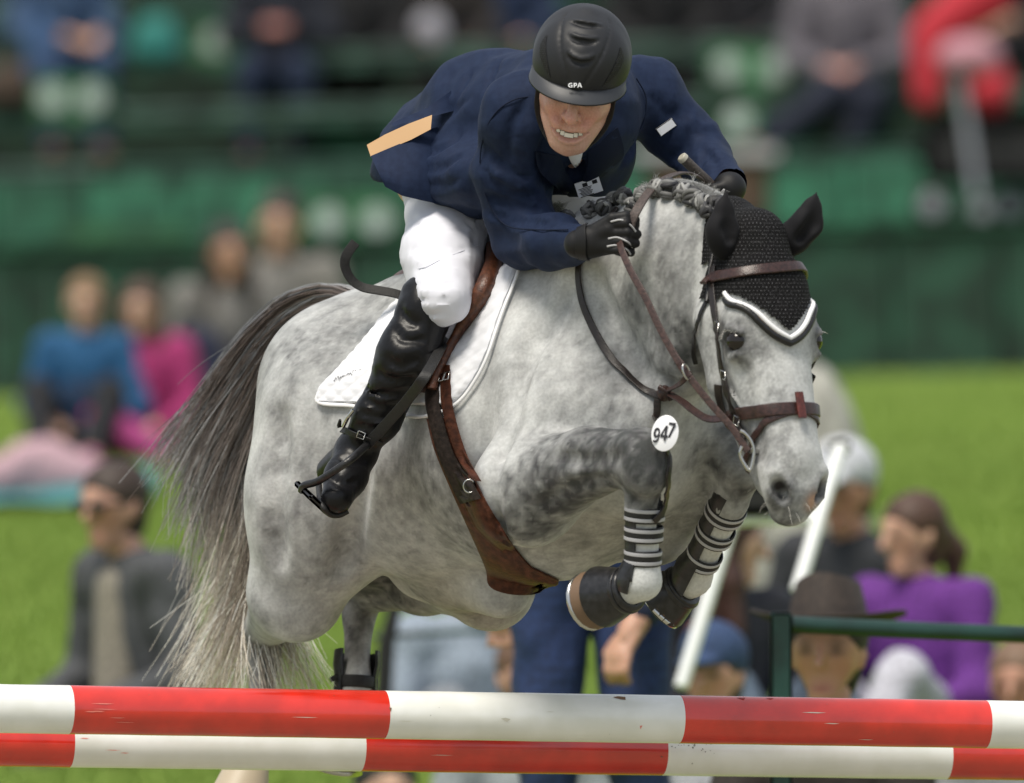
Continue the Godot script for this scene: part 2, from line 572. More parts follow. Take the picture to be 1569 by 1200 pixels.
# ---------------------------------------------------------------- shapes
class MB:
	var v := PackedVector3Array()
	var n := PackedVector3Array()
	var c := PackedColorArray()
	var uv := PackedVector2Array()
	var i := PackedInt32Array()
	var col := Color.WHITE

	func grid(pts: Array, w: int, wrap := false):
		# pts: rows of w points each, row after row
		var base := v.size()
		var rows := pts.size() / w
		var ns := []
		ns.resize(pts.size())
		ns.fill(Vector3.ZERO)
		var quads := w if wrap else w - 1
		for r in rows - 1:
			for k in quads:
				var a := r * w + k
				var b := r * w + (k + 1) % w
				var d := a + w
				var e := b + w
				for t in [[a, b, e], [a, e, d]]:
					var m: Vector3 = (pts[t[2]] - pts[t[0]]).cross(pts[t[1]] - pts[t[0]])
					for q in t:
						ns[q] += m
					i.append_array([base + t[0], base + t[1], base + t[2]])
		for k in pts.size():
			v.append(pts[k])
			n.append(ns[k].normalized() if ns[k].length_squared() > 0 else Vector3.UP)
			c.append(col)
			uv.append(Vector2(float(k % w) / maxf(1, w - 1), float(k / w) / maxf(1, rows - 1)))

	func fan(ring: Array, flip := false):
		var m := Vector3.ZERO
		for p in ring:
			m += p
		m /= ring.size()
		var base := v.size()
		var nn: Vector3 = Vector3.ZERO
		for k in ring.size():
			nn += (ring[(k + 1) % ring.size()] - m).cross(ring[k] - m)
		nn = nn.normalized() * (-1.0 if flip else 1.0)
		v.append(m)
		n.append(nn)
		c.append(col)
		uv.append(Vector2(0.5, 0.5))
		for k in ring.size():
			v.append(ring[k])
			n.append(nn)
			c.append(col)
			uv.append(Vector2.ZERO)
			var b: int = base + 1 + (k + 1) % ring.size()
			if flip:
				i.append_array([base, b, base + 1 + k])
			else:
				i.append_array([base, base + 1 + k, b])

	func sweep(pts: Array, ups: Array, profile: Array, scales: Array = [], caps := true):
		# profile: closed loop of Vector2, x across, y along the up
		var all := []
		var w := profile.size()
		var first := []
		var last := []
		for k in pts.size():
			var a: Vector3 = pts[maxi(k - 1, 0)]
			var b: Vector3 = pts[mini(k + 1, pts.size() - 1)]
			var t := (b - a).normalized()
			var up: Vector3 = ups[k] if ups.size() > 1 else ups[0]
			up = (up - t * up.dot(t)).normalized()
			var s := t.cross(up)
			var f: float = scales[mini(k, scales.size() - 1)] if scales.size() > 0 else 1.0
			for q: Vector2 in profile:
				var p: Vector3 = pts[k] + (s * q.x + up * q.y) * f
				all.append(p)
				if k == 0:
					first.append(p)
				if k == pts.size() - 1:
					last.append(p)
		grid(all, w, true)
		if caps:
			fan(first, false)
			fan(last, true)

	func tube(pts: Array, radii: Array, sides := 8, caps := true):
		var pr := []
		for k in sides:
			pr.append(Vector2.from_angle(-TAU * k / sides))
		var up := Vector3.UP
		var t: Vector3 = (pts[-1] - pts[0])
		if absf(t.normalized().y) > 0.9 or t.length() < 1e-4:
			up = Vector3(0.3, 0.1, 0.95)
		var ups := []
		for k in pts.size():
			var a: Vector3 = pts[maxi(k - 1, 0)]
			var b: Vector3 = pts[mini(k + 1, pts.size() - 1)]
			var d := (b - a).normalized()
			up = (up - d * up.dot(d)).normalized()
			ups.append(up)
		sweep(pts, ups, pr, radii, caps)

	func box(x: Transform3D, s: Vector3, bev := 0.0):
		var h := s / 2
		var b := minf(bev, minf(h.x, minf(h.y, h.z)) * 0.9)
		for ax in 3:
			for sg: float in [-1.0, 1.0]:
				var e := Vector3.ZERO
				e[ax] = sg
				var u := Vector3.ZERO
				u[(ax + 1) % 3] = 1
				var w := Vector3.ZERO
				w[(ax + 2) % 3] = sg
				var o := e * h[ax]
				var hu2 := u * (h[(ax + 1) % 3] - b)
				var hw2: Vector3 = w * (h[(ax + 2) % 3] - b)
				var q := [o - hu2 - hw2, o - hu2 + hw2, o + hu2 + hw2, o + hu2 - hw2]
				var base := v.size()
				for p: Vector3 in q:
					v.append(x * p)
					n.append((x.basis * e).normalized())
					c.append(col)
					uv.append(Vector2(p[(ax + 1) % 3], p[(ax + 2) % 3]))
				i.append_array([base, base + 1, base + 2, base, base + 2, base + 3])
		if b > 0.0:
			for ax in 3:
				var a1 := (ax + 1) % 3
				var a2 := (ax + 2) % 3
				for s1: float in [-1.0, 1.0]:
					for s2: float in [-1.0, 1.0]:
						var q := []
						for t: float in [-1.0, 1.0]:
							var p := Vector3.ZERO
							p[ax] = t * (h[ax] - b)
							p[a1] = s1 * h[a1]
							p[a2] = s2 * (h[a2] - b)
							q.append(p)
							p[a1] = s1 * (h[a1] - b)
							p[a2] = s2 * h[a2]
							q.append(p)
						var base := v.size()
						var e := Vector3.ZERO
						e[a1] = s1
						e[a2] = s2
						for p: Vector3 in q:
							v.append(x * p)
							n.append((x.basis * e).normalized())
							c.append(col)
							uv.append(Vector2.ZERO)
						if s1 * s2 > 0:
							i.append_array([base, base + 1, base + 3, base, base + 3, base + 2])
						else:
							i.append_array([base, base + 3, base + 1, base, base + 2, base + 3])
			for sx: float in [-1.0, 1.0]:
				for sy: float in [-1.0, 1.0]:
					for sz: float in [-1.0, 1.0]:
						var base := v.size()
						var k := [Vector3(sx * h.x, sy * (h.y - b), sz * (h.z - b)), Vector3(sx * (h.x - b), sy * h.y, sz * (h.z - b)), Vector3(sx * (h.x - b), sy * (h.y - b), sz * h.z)]
						for p: Vector3 in k:
							v.append(x * p)
							n.append((x.basis * Vector3(sx, sy, sz)).normalized())
							c.append(col)
							uv.append(Vector2.ZERO)
						i.append_array([base, base + 1, base + 2] if sx * sy * sz < 0 else [base, base + 2, base + 1])

	func ball(p: Vector3, r: Vector3, b := Basis.IDENTITY, rows := 8, cols := 12):
		var all := []
		for a in rows + 1:
			var th := PI * a / rows
			for k in cols:
				var ph := TAU * k / cols
				all.append(p + b * (Vector3(sin(th) * cos(ph), cos(th), sin(th) * sin(ph)) * r))
		grid(all, cols, true)

	func lathe(a: Vector3, b: Vector3, prof: Array, sides := 16, caps := true):
		# prof: [t along a-b, radius]
		var pts := []
		var rr := []
		for q in prof:
			pts.append(a.lerp(b, q[0]))
			rr.append(q[1])
		var all := []
		var t := (b - a).normalized()
		var u := t.cross(Vector3(0.31, 0.2, 0.93)).normalized()
		var w := t.cross(u)
		var first := []
		var last := []
		for k in pts.size():
			for s in sides:
				var an := TAU * s / sides
				var p: Vector3 = pts[k] + (u * cos(an) + w * sin(an)) * rr[k]
				all.append(p)
				if k == 0: first.append(p)
				if k == pts.size() - 1: last.append(p)
		grid(all, sides, true)
		if caps:
			fan(first)
			fan(last, true)

	func done(colors := false) -> ArrayMesh:
		var arr := []
		arr.resize(Mesh.ARRAY_MAX)
		arr[Mesh.ARRAY_VERTEX] = v
		arr[Mesh.ARRAY_NORMAL] = n
		arr[Mesh.ARRAY_TEX_UV] = uv
		if colors:
			arr[Mesh.ARRAY_COLOR] = c
		arr[Mesh.ARRAY_INDEX] = i
		var m := ArrayMesh.new()
		m.add_surface_from_arrays(Mesh.PRIMITIVE_TRIANGLES, arr)
		return m

func smooth(pts: Array, per := 6) -> Array:
	var out := []
	for k in pts.size() - 1:
		var p0 = pts[maxi(k - 1, 0)]
		var p1 = pts[k]
		var p2 = pts[k + 1]
		var p3 = pts[mini(k + 2, pts.size() - 1)]
		for j in per:
			out.append(p1.cubic_interpolate(p2, p0, p3, float(j) / per))
	out.append(pts[-1])
	return out

func round_rect(w: float, t: float) -> Array:
	var a := w / 2
	var b := t / 2
	var e := minf(a, b) * 0.6
	var r := [Vector2(a - e, b), Vector2(a, b - e), Vector2(a, -b + e), Vector2(a - e, -b), Vector2(-a + e, -b), Vector2(-a, -b + e), Vector2(-a, b - e), Vector2(-a + e, b)]
	return r

# the place on a volume's surface that lies under a point of the picture plane
func surf(f: Field, px: float, py: float, off := 0.0, zhint := 0.0) -> Vector3:
	var eye := Vector3(0, CAM_H, CAM_D)
	var dir := (W(px, py, zhint) - eye).normalized()
	var p := f.hit(eye, dir, 30.2, 33.7, off)
	if p == Vector3.INF:
		var best := 9.0
		var t := 30.2
		while t < 33.6:
			var d := f.at(eye + dir * t)
			if d < best:
				best = d
				p = eye + dir * t
			t += 0.012
		p = f.snap(p, off)
	return p

func strap(mb: MB, f: Field, px: Array, width: float, thick: float, off := 0.001, per := 5):
	# px: places of the picture plane or points in space; the strap lies flat on the volume
	var pts := []
	for q in px:
		pts.append(surf(f, q.x, q.y, off + thick / 2) if q is Vector2 else q)
	pts = smooth(pts, per)
	var ups := []
	for k in pts.size():
		var d := f.at(pts[k])
		if d < 0.04:
			pts[k] = f.snap(pts[k], maxf(off + thick / 2, d if d > off + thick else 0.0))
		ups.append(f.grad(pts[k]))
	mb.sweep(pts, ups, round_rect(width, thick))

func patch(mb: MB, f: Field, a: Array, b: Array, rows: int, off: float, thick: float, disp = null, per := 4, curve := 0.0):
	# a sheet that lies on the volume between two lines of the picture plane
	a = smooth(a, per)
	b = smooth(b, per)
	var w := rows + 1
	var top := []
	var under := []
	for k in a.size():
		for r in w:
			var t := float(r) / rows
			var q: Vector2 = a[k].lerp(b[k], t)
			var p := surf(f, q.x, q.y, off)
			var g := f.grad(p)
			var e := thick
			if disp != null:
				e += disp.call(q)
			var edge := minf(minf(t, 1 - t) * rows, minf(k, a.size() - 1 - k))
			if edge < 1.0:
				e *= 0.55
			top.append(p + g * e)
			under.append(p)
	mb.grid(top, w)
	# rim
	var rim := []
	var n := a.size()
	for k in n: rim.append(k * w)
	for r in range(1, w): rim.append((n - 1) * w + r)
	for k in range(n - 2, -1, -1): rim.append(k * w + w - 1)
	for r in range(w - 2, 0, -1): rim.append(r)
	var side := []
	for q in rim: side.append(top[q])
	for q in rim: side.append(under[q])
	mb.grid(side, rim.size(), true)

# ---------------------------------------------------------------- horse
var hb: Field      # body
var hh: Field      # head
var poll: Vector3
var hu: Vector3
var hn: Vector3

func hd(u: float, n: float, r: float) -> Vector3:
	return poll + hu * u * 1.03 + hn * n + rgt * r * 1.02

func head_side(p: Vector3) -> float:
	# positive on the head's side of the plane behind the jaw
	var q := p - hd(0.3, -0.08, 0)
	if absf(q.dot(rgt)) > 0.19 or absf(q.dot(hu)) > 0.42 or absf(q.dot(hn)) > 0.24:
		return -1.0
	return (p - hd(0.16, -0.235, 0)).dot((hn * 0.96 + hu * 0.28).normalized())

func head_bones(f: Field):
	var k := 0.03
	for s: float in [-1.0, 1.0]:
		f.cap(hd(0.13, -0.055, s * 0.036), hd(0.22, -0.06, s * 0.046), 0.056, 0.052, k)
		f.cap(hd(0.20, -0.05, s * 0.070), hd(0.25, -0.055, s * 0.074), 0.036, 0.034, 0.025)
		f.cap(hd(0.17, -0.145, s * 0.035), hd(0.29, -0.155, s * 0.036), 0.082, 0.062, k)
		f.cap(hd(0.28, -0.07, s * 0.034), hd(0.48, -0.05, s * 0.022), 0.058, 0.046, k)
		f.cap(hd(0.3, -0.165, s * 0.034), hd(0.52, -0.105, s * 0.018), 0.046, 0.036, k)
		f.cap(hd(0.25, -0.085, s * 0.075), hd(0.36, -0.08, s * 0.054), 0.018, 0.016, 0.02)
		f.cap(hd(0.50, -0.055, s * 0.028), hd(0.55, -0.05, s * 0.03), 0.044, 0.042, k)
		f.cap(hd(0.575, -0.065, s * 0.018), hd(0.59, -0.075, s * 0.012), 0.036, 0.034, 0.02)
		f.cap(hd(0.525, -0.03, s * 0.056), hd(0.572, -0.028, s * 0.049), 0.020, 0.017, 0.018)
	f.chain([[hd(0.33, -0.115, 0.083), 0.004], [hd(0.38, -0.085, 0.074), 0.004], [hd(0.44, -0.06, 0.062), 0.0035], [hd(0.50, -0.055, 0.062), 0.003]], 0.008)
	f.cap(hd(0.02, -0.07, 0), hd(0.2, -0.075, 0), 0.066, 0.09, k)
	f.cap(hd(0.2, -0.06, 0), hd(0.5, -0.046, 0), 0.062, 0.046, k)
	f.cap(hd(0.55, -0.10, 0), hd(0.585, -0.105, 0), 0.034, 0.026, 0.02)
	f.cap(hd(0.10, -0.13, 0), hd(0.22, -0.16, 0), 0.085, 0.07, k)
	# nostrils, mouth line, eye sockets
	for s: float in [-1.0, 1.0]:
		f.cap(hd(0.31, -0.045, s * 0.092), hd(0.48, -0.05, s * 0.070), 0.010, 0.010, 0.03, Vector3.ZERO, 1.0, true)
		f.cap(hd(0.545, -0.006, s * 0.066), hd(0.582, -0.020, s * 0.050), 0.014, 0.016, 0.014, Vector3.ZERO, 1.0, true)
		f.cap(hd(0.568, -0.035, s * 0.038), hd(0.555, -0.02, s * 0.058), 0.013, 0.016, 0.01, Vector3.ZERO, 1.0, true)
		f.cap(hd(0.525, -0.088, s * 0.064), hd(0.597, -0.085, s * 0.024), 0.004, 0.004, 0.008, Vector3.ZERO, 1.0, true)
		f.cap(hd(0.243, -0.026, s * 0.124), hd(0.245, -0.066, s * 0.126), 0.022, 0.022, 0.010, Vector3.ZERO, 1.0, true)
		f.cap(hd(0.211, -0.046, s * 0.106), hd(0.230, -0.014, s * 0.098), 0.0085, 0.006, 0.008)
		f.cap(hd(0.211, -0.046, s * 0.106), hd(0.228, -0.082, s * 0.102), 0.0085, 0.006, 0.008)
		f.cap(hd(0.271, -0.034, s * 0.100), hd(0.271, -0.062, s * 0.102), 0.005, 0.007, 0.01)

func neck_bones(f: Field):
	var k := 0.08
	var w := rgt
	f.cap(H(885, 545), H(950, 455), 0.235, 0.20, k, w, 1.35)
	f.cap(H(950, 455), H(1045, 410), 0.20, 0.165, k, w, 1.6)
	f.cap(H(1045, 410), H(1125, 405), 0.165, 0.105, k, w, 1.5)
	f.cap(H(1020, 330), H(1120, 345), 0.065, 0.055, 0.05)
	f.cap(H(1070, 490), hd(0.14, -0.17, 0), 0.085, 0.075, 0.05)
	f.cap(H(1000, 590), H(1065, 545), 0.10, 0.075, 0.06)

func body_bones(f: Field):
	var k := 0.09
	# barrel
	f.cap(H(590, 655), H(700, 680), 0.255, 0.30, k, rgt, 1.02)
	f.cap(H(700, 680), H(850, 665), 0.30, 0.285, k, rgt, 1.05)
	f.cap(H(850, 665), H(950, 625), 0.285, 0.225, k, rgt, 1.0)
	f.cap(H(845, 745), H(960, 700), 0.19, 0.14, 0.06)
	# withers and back
	f.cap(H(640, 500), H(760, 440), 0.12, 0.10, k)
	f.cap(H(760, 440), H(850, 385), 0.10, 0.09, k)
	# croup
	f.cap(H(555, 590), H(640, 600), 0.185, 0.20, k)
	f.cap(H(520, 505), H(560, 500), 0.055, 0.075, 0.06)
	for s: float in [-1.0, 1.0]:
		f.cap(H(575 - s * 55, 590, s * 0.12), H(585 - s * 55, 690, s * 0.14), 0.175, 0.185, k)
		# shoulder blade and muscle
		f.cap(H(860 - s * 60, 470, s * 0.12), H(925 - s * 70, 640, s * 0.17), 0.075, 0.11, 0.07)
	# near hind: thigh, stifle, shank, hock, cannon
	f.cap(H(520, 640, 0.19), H(492, 775, 0.22), 0.165, 0.155, k)
	f.cap(H(492, 775, 0.22), H(455, 912, 0.24), 0.155, 0.10, 0.07)
	f.cap(H(495, 830, 0.22), H(520, 790, 0.16), 0.11, 0.12, 0.07)
	var hock := W(408, 962, -0.78)
	f.cap(H(450, 905, 0.24), hock, 0.095, 0.048, 0.05)
	f.chain([[hock, 0.046], [W(404, 1010, -0.78), 0.032], [W(398, 1105, -0.76), 0.029], [W(394, 1128, -0.75), 0.036], [W(380, 1165, -0.72), 0.032]], 0.02)
	# far hind
	var st := H(752, 900, -0.12)
	var hk := W(553, 905, -0.72)
	f.cap(H(690, 780, -0.12), st, 0.14, 0.085, k)
	f.cap(st, W(650, 893, -0.50), 0.075, 0.064, 0.07)
	f.cap(W(650, 893, -0.50), hk, 0.062, 0.05, 0.05)
	f.cap(W(555, 880, -0.62), W(570, 850, -0.5), 0.05, 0.07, 0.05)
	f.chain([[hk, 0.048], [W(550, 945, -0.71), 0.034], [W(546, 1030, -0.69), 0.0275], [W(545, 1052, -0.68), 0.036], [W(528, 1105, -0.65), 0.031]], 0.02)
	f.cap(H(640, 880, 0.0), H(770, 905, 0.0), 0.05, 0.062, 0.06)
	# near fore
	var el := H(808, 752, 0.245)
	var kn := H(982, 700, 0.225)
	f.cap(H(850, 690, 0.17), el, 0.13, 0.118, 0.028)
	f.cap(el, H(905, 708, 0.235), 0.114, 0.072, 0.03)
	f.cap(H(905, 708, 0.235), kn, 0.072, 0.058, 0.03)
	f.cap(kn, kn + H(990, 726, 0.2) - H(982, 700, 0.2), 0.058, 0.050, 0.025)
	var kb := H(990, 728, 0.20)
	f.chain([[kb, 0.050], [H(987, 775, 0.20), 0.038], [H(985, 868, 0.19), 0.0315], [H(984, 890, 0.19), 0.040]], 0.02)
	f.chain([[H(984, 891, 0.19), 0.038], [H(955, 906, 0.205), 0.032], [H(935, 912, 0.21), 0.036]], 0.02)
	# far fore
	var el2 := H(1000, 800, -0.16)
	var kn2 := H(1122, 690, -0.16)
	f.cap(H(965, 740, -0.12), el2, 0.13, 0.09, 0.05)
	f.cap(el2, kn2, 0.088, 0.06, 0.03)
	f.cap(H(1122, 690, -0.16), H(1138, 715, -0.16), 0.056, 0.048, 0.025)
	f.chain([[H(1137, 718, -0.16), 0.048], [H(1118, 770, -0.165), 0.037], [H(1073, 862, -0.18), 0.0315], [H(1062, 884, -0.185), 0.040]], 0.02)
	f.chain([[H(1062, 885, -0.185), 0.038], [H(1030, 908, -0.17), 0.034], [H(1018, 914, -0.165), 0.036]], 0.02)
	# chest muscle between the forelegs
	f.cap(H(985, 640, 0.05), H(960, 720, 0.05), 0.10, 0.09, 0.06)
	f.cap(H(1045, 640, -0.08), H(1010, 720, -0.08), 0.09, 0.08, 0.06)

func groove(px: Array, r: float, k: float):
	var pts := []
	for q in px:
		pts.append(surf(hb, q[0], q[1], 0.0))
	pts = smooth(pts, 3)
	for j in pts.size() - 1:
		hb.cap(pts[j], pts[j + 1], r, r, k, Vector3.ZERO, 1.0, true)

func horse():
	poll = H(1180, 342, 0)
	hu = (fwd * 0.15 + Vector3(0, -0.59, 0)).normalized()
	hn = (fwd - hu * fwd.dot(hu)).normalized()
	pigment()
	socks = [[H(984, 893, 0.19), 0.075], [H(1062, 886, -0.185), 0.08], [H(985, 830, 0.19), 0.05], [H(1095, 820, -0.17), 0.05], [W(380, 1160, -0.72), 0.07], [W(528, 1105, -0.65), 0.07]]
	hb = Field.new(Vector3(-0.72, 0.93, -1.15), Vector3(0.72, 2.48, 1.22), 0.0115)
	body_bones(hb)
	neck_bones(hb)
	head_bones(hb)
	groove([[565, 640], [552, 730], [536, 820], [522, 875]], 0.008, 0.05)
	groove([[872, 440], [820, 520], [790, 600], [762, 690]], 0.006, 0.05)
	groove([[905, 420], [950, 510], [990, 590]], 0.006, 0.05)
	groove([[775, 690], [758, 720], [757, 775], [790, 838]], 0.008, 0.022)
	groove([[430, 640], [420, 760], [425, 860]], 0.006, 0.05)
	groove([[850, 700], [900, 705], [950, 700]], 0.004, 0.03)
	groove([[930, 735], [880, 745], [830, 775]], 0.005, 0.025)
	groove([[980, 585], [1010, 575], [1042, 590]], 0.003, 0.015)
	hh = Field.new(poll + Vector3(-0.30, -0.74, -0.35), poll + Vector3(0.30, 0.12, 0.32), 0.0056)
	neck_bones(hh)
	head_bones(hh)
	var root := thing("horse", "dappled grey horse in mid jump over the red and white poles", "horse", H(740, 900))
	var am := hb.mesh(coat, func(p): return head_side(p) < 0.008)
	hh.mesh(coat, func(p): return head_side(p) > -0.008, null, am)
	pw("body", am, M.coat, root)
	horse_details(root)

func hoof(root: Node, a: Vector3, b: Vector3, called := "hoof", band: Material = null):
	var mb := MB.new()
	mb.lathe(a, b, [[0.0, 0.040], [0.12, 0.046], [0.5, 0.055], [0.93, 0.064], [1.0, 0.062]], 20, false)
	mb.lathe(b, b + (a - b) * 0.14, [[0.0, 0.062], [0.02, 0.05], [0.8, 0.042], [1.0, 0.0]], 20, false)
	var o := pw(called, mb.done(), band if band else M.hoof, root)
	var sh := MB.new()
	var d := (b - a).normalized()
	sh.lathe(b, b + d * 0.01, [[0.0, 0.050], [0.0, 0.064], [0.9, 0.064], [1.0, 0.062], [1.0, 0.049], [0.0, 0.050]], 20, false)
	pw("horseshoe", sh.done(), M.steel, o)

func horse_details(root: Node3D):
	# hooves
	hoof(root, H(945, 908, 0.205), H(905, 921, 0.222))
	hoof(root, H(1030, 908, -0.17), H(1010, 926, -0.15))
	hoof(root, W(384, 1160, -0.725), W(366, 1222, -0.69), "hoof", M.hoof_pale)
	hoof(root, W(526, 1112, -0.645), W(514, 1172, -0.62), "hoof", M.hoof_pale)
	# eyes
	for s: float in [1.0, -1.0]:
		var mb := MB.new()
		mb.ball(hd(0.2405, -0.046, s * 0.0905), Vector3.ONE * 0.0255, Basis.IDENTITY, 12, 16)
		pw("eye", mb.done(), M.eye, root)
		# eyelashes, pale
		mb = MB.new()
		for k in 9:
			var t := k / 8.0
			var p := hd(lerpf(0.214, 0.226, absf(t - 0.5) * 2.0), lerpf(-0.022, -0.078, t), s * (0.108 + 0.006 * sin(t * PI)))
			var q := p + (rgt * s * 0.9 + hu * 0.55 + hn * (0.5 - t)).normalized() * (0.011 + 0.004 * sin(k * 2.3))
			mb.tube([p, p.lerp(q, 0.5) + hu * -0.001, q], [0.0005, 0.0004, 0.0002], 3, false)
		pw("eyelashes", mb.done(), M.lash, root, "stuff")
	# long whiskers
	var wm := MB.new()
	var rng := RandomNumberGenerator.new()
	rng.seed = 5
	for k in 16:
		var p := hh.snap(hd(rng.randf_range(0.56, 0.61), rng.randf_range(-0.13, -0.03), rng.randf_range(-0.05, 0.05)))
		var g := hh.grad(p)
		wm.tube([p, p + g * 0.012 + hu * 0.004, p + g * 0.02 + hu * 0.014], [0.0004, 0.0003, 0.0001], 3, false)
	pw("whiskers", wm.done(), M.lash, root, "stuff")
	tail(root)
	braids(root)

func tail(root: Node3D):
	var rng := RandomNumberGenerator.new()
	rng.seed = 21
	var mb := MB.new()
	# guide locks: places of the picture plane with their depth, and how far each has faded from dark root to pale end
	var guides := [
		[[552, 456, -0.60], [508, 440, -0.70], [448, 455, -0.82], [382, 520, -0.92], [330, 595, -0.98], [285, 655, -1.0], [256, 700, -1.02]],
		[[548, 458, -0.60], [500, 452, -0.70], [440, 485, -0.82], [380, 560, -0.90], [335, 640, -0.96], [300, 715, -0.99], [276, 775, -1.0]],
		[[542, 462, -0.61], [490, 470, -0.70], [435, 525, -0.82], [390, 610, -0.90], [352, 700, -0.94], [325, 790, -0.96], [308, 880, -0.97]],
		[[536, 466, -0.62], [484, 492, -0.72], [436, 560, -0.82], [400, 650, -0.90], [370, 740, -0.93], [350, 830, -0.94], [326, 930, -0.95]],
		[[530, 470, -0.62], [478, 520, -0.74], [440, 600, -0.84], [412, 700, -0.92], [392, 800, -0.95], [350, 920, -0.95], [300, 1040, -0.95]],
		[[526, 472, -0.62], [478, 540, -0.76], [442, 640, -0.88], [418, 760, -0.95], [395, 870, -0.96], [340, 970, -0.95], [276, 1080, -0.95]],
		[[522, 474, -0.62], [480, 560, -0.80], [450, 680, -0.93], [425, 800, -0.98], [400, 900, -0.97], [368, 1000, -0.93], [330, 1095, -0.92]],
		[[520, 474, -0.62], [482, 570, -0.82], [455, 700, -0.95], [435, 830, -1.0], [412, 930, -0.92], [415, 1010, -0.76], [440, 1090, -0.70]],
		[[520, 474, -0.62], [484, 570, -0.82], [458, 700, -0.95], [440, 840, -1.0], [420, 930, -0.90], [436, 1000, -0.74], [466, 1075, -0.70]],
	]
	var share := [0.20, 0.19, 0.15, 0.07, 0.09, 0.11, 0.09, 0.06, 0.04]
	var dark := Color(0.165, 0.172, 0.185)
	var mid := Color(0.34, 0.343, 0.345)
	var pale := Color(0.80, 0.73, 0.62)
	var lock := Vector2.ZERO
	var lockd := 0.0
	var tone := 0.0
	var far := 0
	for k in 4400:
		var u := rng.randf()
		var gi := 0
		while gi < 8 and u > share[gi]:
			u -= share[gi]
			gi += 1
		if k % 14 == 0 or far != gi:
			pass
		var h1 := hash(k / 14 * 9 + gi) % 1000 / 1000.0
		var h2 := hash(k / 14 * 9 + gi + 77777) % 1000 / 1000.0
		var h3 := hash(k / 14 * 9 + gi + 333) % 1000 / 1000.0
		lock = Vector2(h1 - 0.5, h2 - 0.5)
		tone = h3
		var g: Array = guides[gi]
		var g2: Array = guides[mini(gi + 1, 8)]
		var mixw := h2 * 0.9
		var pts := []
		var length := clampf(0.62 + 0.42 * rng.randf() + 0.12 * h1, 0.5, 1.06)
		var jit := Vector3(rng.randfn(0, 1), rng.randfn(0, 1), rng.randfn(0, 1))
		var jit2 := Vector3(rng.randfn(0, 1), rng.randfn(0, 1), rng.randfn(0, 1))
		for j in g.size():
			var a := W(g[j][0], g[j][1], g[j][2])
			var b := W(g2[j][0], g2[j][1], g2[j][2])
			var t := j / 6.0
			var p := a.lerp(b, mixw)
			p += Vector3(lock.x * 0.085, lock.y * 0.07, (h3 - 0.5) * 0.18) * (0.25 + t * 1.2)
			p += jit * 0.0075 * (0.35 + 1.1 * t) + jit2 * (0.03 if k % 9 else 0.055) * t * t * sin(t * 5 + h1 * 6)
			p += (Vector3(jit.y, jit.z * 0.3, jit.x) * 0.4 + Vector3(h2 - 0.5, 0, h1 - 0.5)) * 0.016 * t * sin(t * 11.0 + h3 * 9.0 + jit2.x)
			pts.append(p)
		pts = smooth(pts, 3)
		var keepn := maxi(4, int(pts.size() * length))
		pts = pts.slice(0, keepn)
		var rr := 0.0008 + 0.0006 * rng.randf()
		var base := mb.v.size()
		var rows := []
		var n := pts.size()
		for j in n:
			var t: float = float(j) / 18.0
			var dirv: Vector3 = (pts[mini(j + 1, n - 1)] - pts[maxi(j - 1, 0)]).normalized()
			var s1: Vector3 = dirv.cross(jit.normalized()).normalized()
			var s2: Vector3 = dirv.cross(s1)
			var w: float = rr * (1.0 - 0.75 * pow(float(j) / n, 3))
			for e in 3:
				var an := TAU * e / 3.0
				mb.v.append(pts[j] + (s1 * cos(an) + s2 * sin(an)) * w)
				mb.n.append(s1 * cos(an) + s2 * sin(an))
				var cc: Color
				# dark at the dock, greyer down the skirt, bleached at the ends
				var drop: float = (pts[0].y - pts[j].y) * 700.0 + (tone - 0.5) * 170.0 + (h1 - 0.5) * 60.0
				cc = dark.lerp(mid, smoothstep(80.0, 360.0, drop)).lerp(pale, smoothstep(340.0, 520.0, drop))
				if h2 > 0.62:
					cc = cc * 1.55
				if j < 6:
					cc = cc.lerp(Color(0.6, 0.6, 0.6), (6 - j) / 6.0 * (0.9 if h1 > 0.4 else 0.3))
				if tone > 0.88:
					cc = cc.lerp(Color(0.13, 0.09, 0.07), 0.75)
				mb.c.append(cc)
				mb.uv.append(Vector2.ZERO)
			if j > 0:
				var q := base + j * 3
				for e in 3:
					var e2 := (e + 1) % 3
					mb.i.append_array([q - 3 + e, q + e2, q - 3 + e2, q - 3 + e, q + e, q + e2])
	pw("tail", mb.done(true), M.hair, root, "stuff")

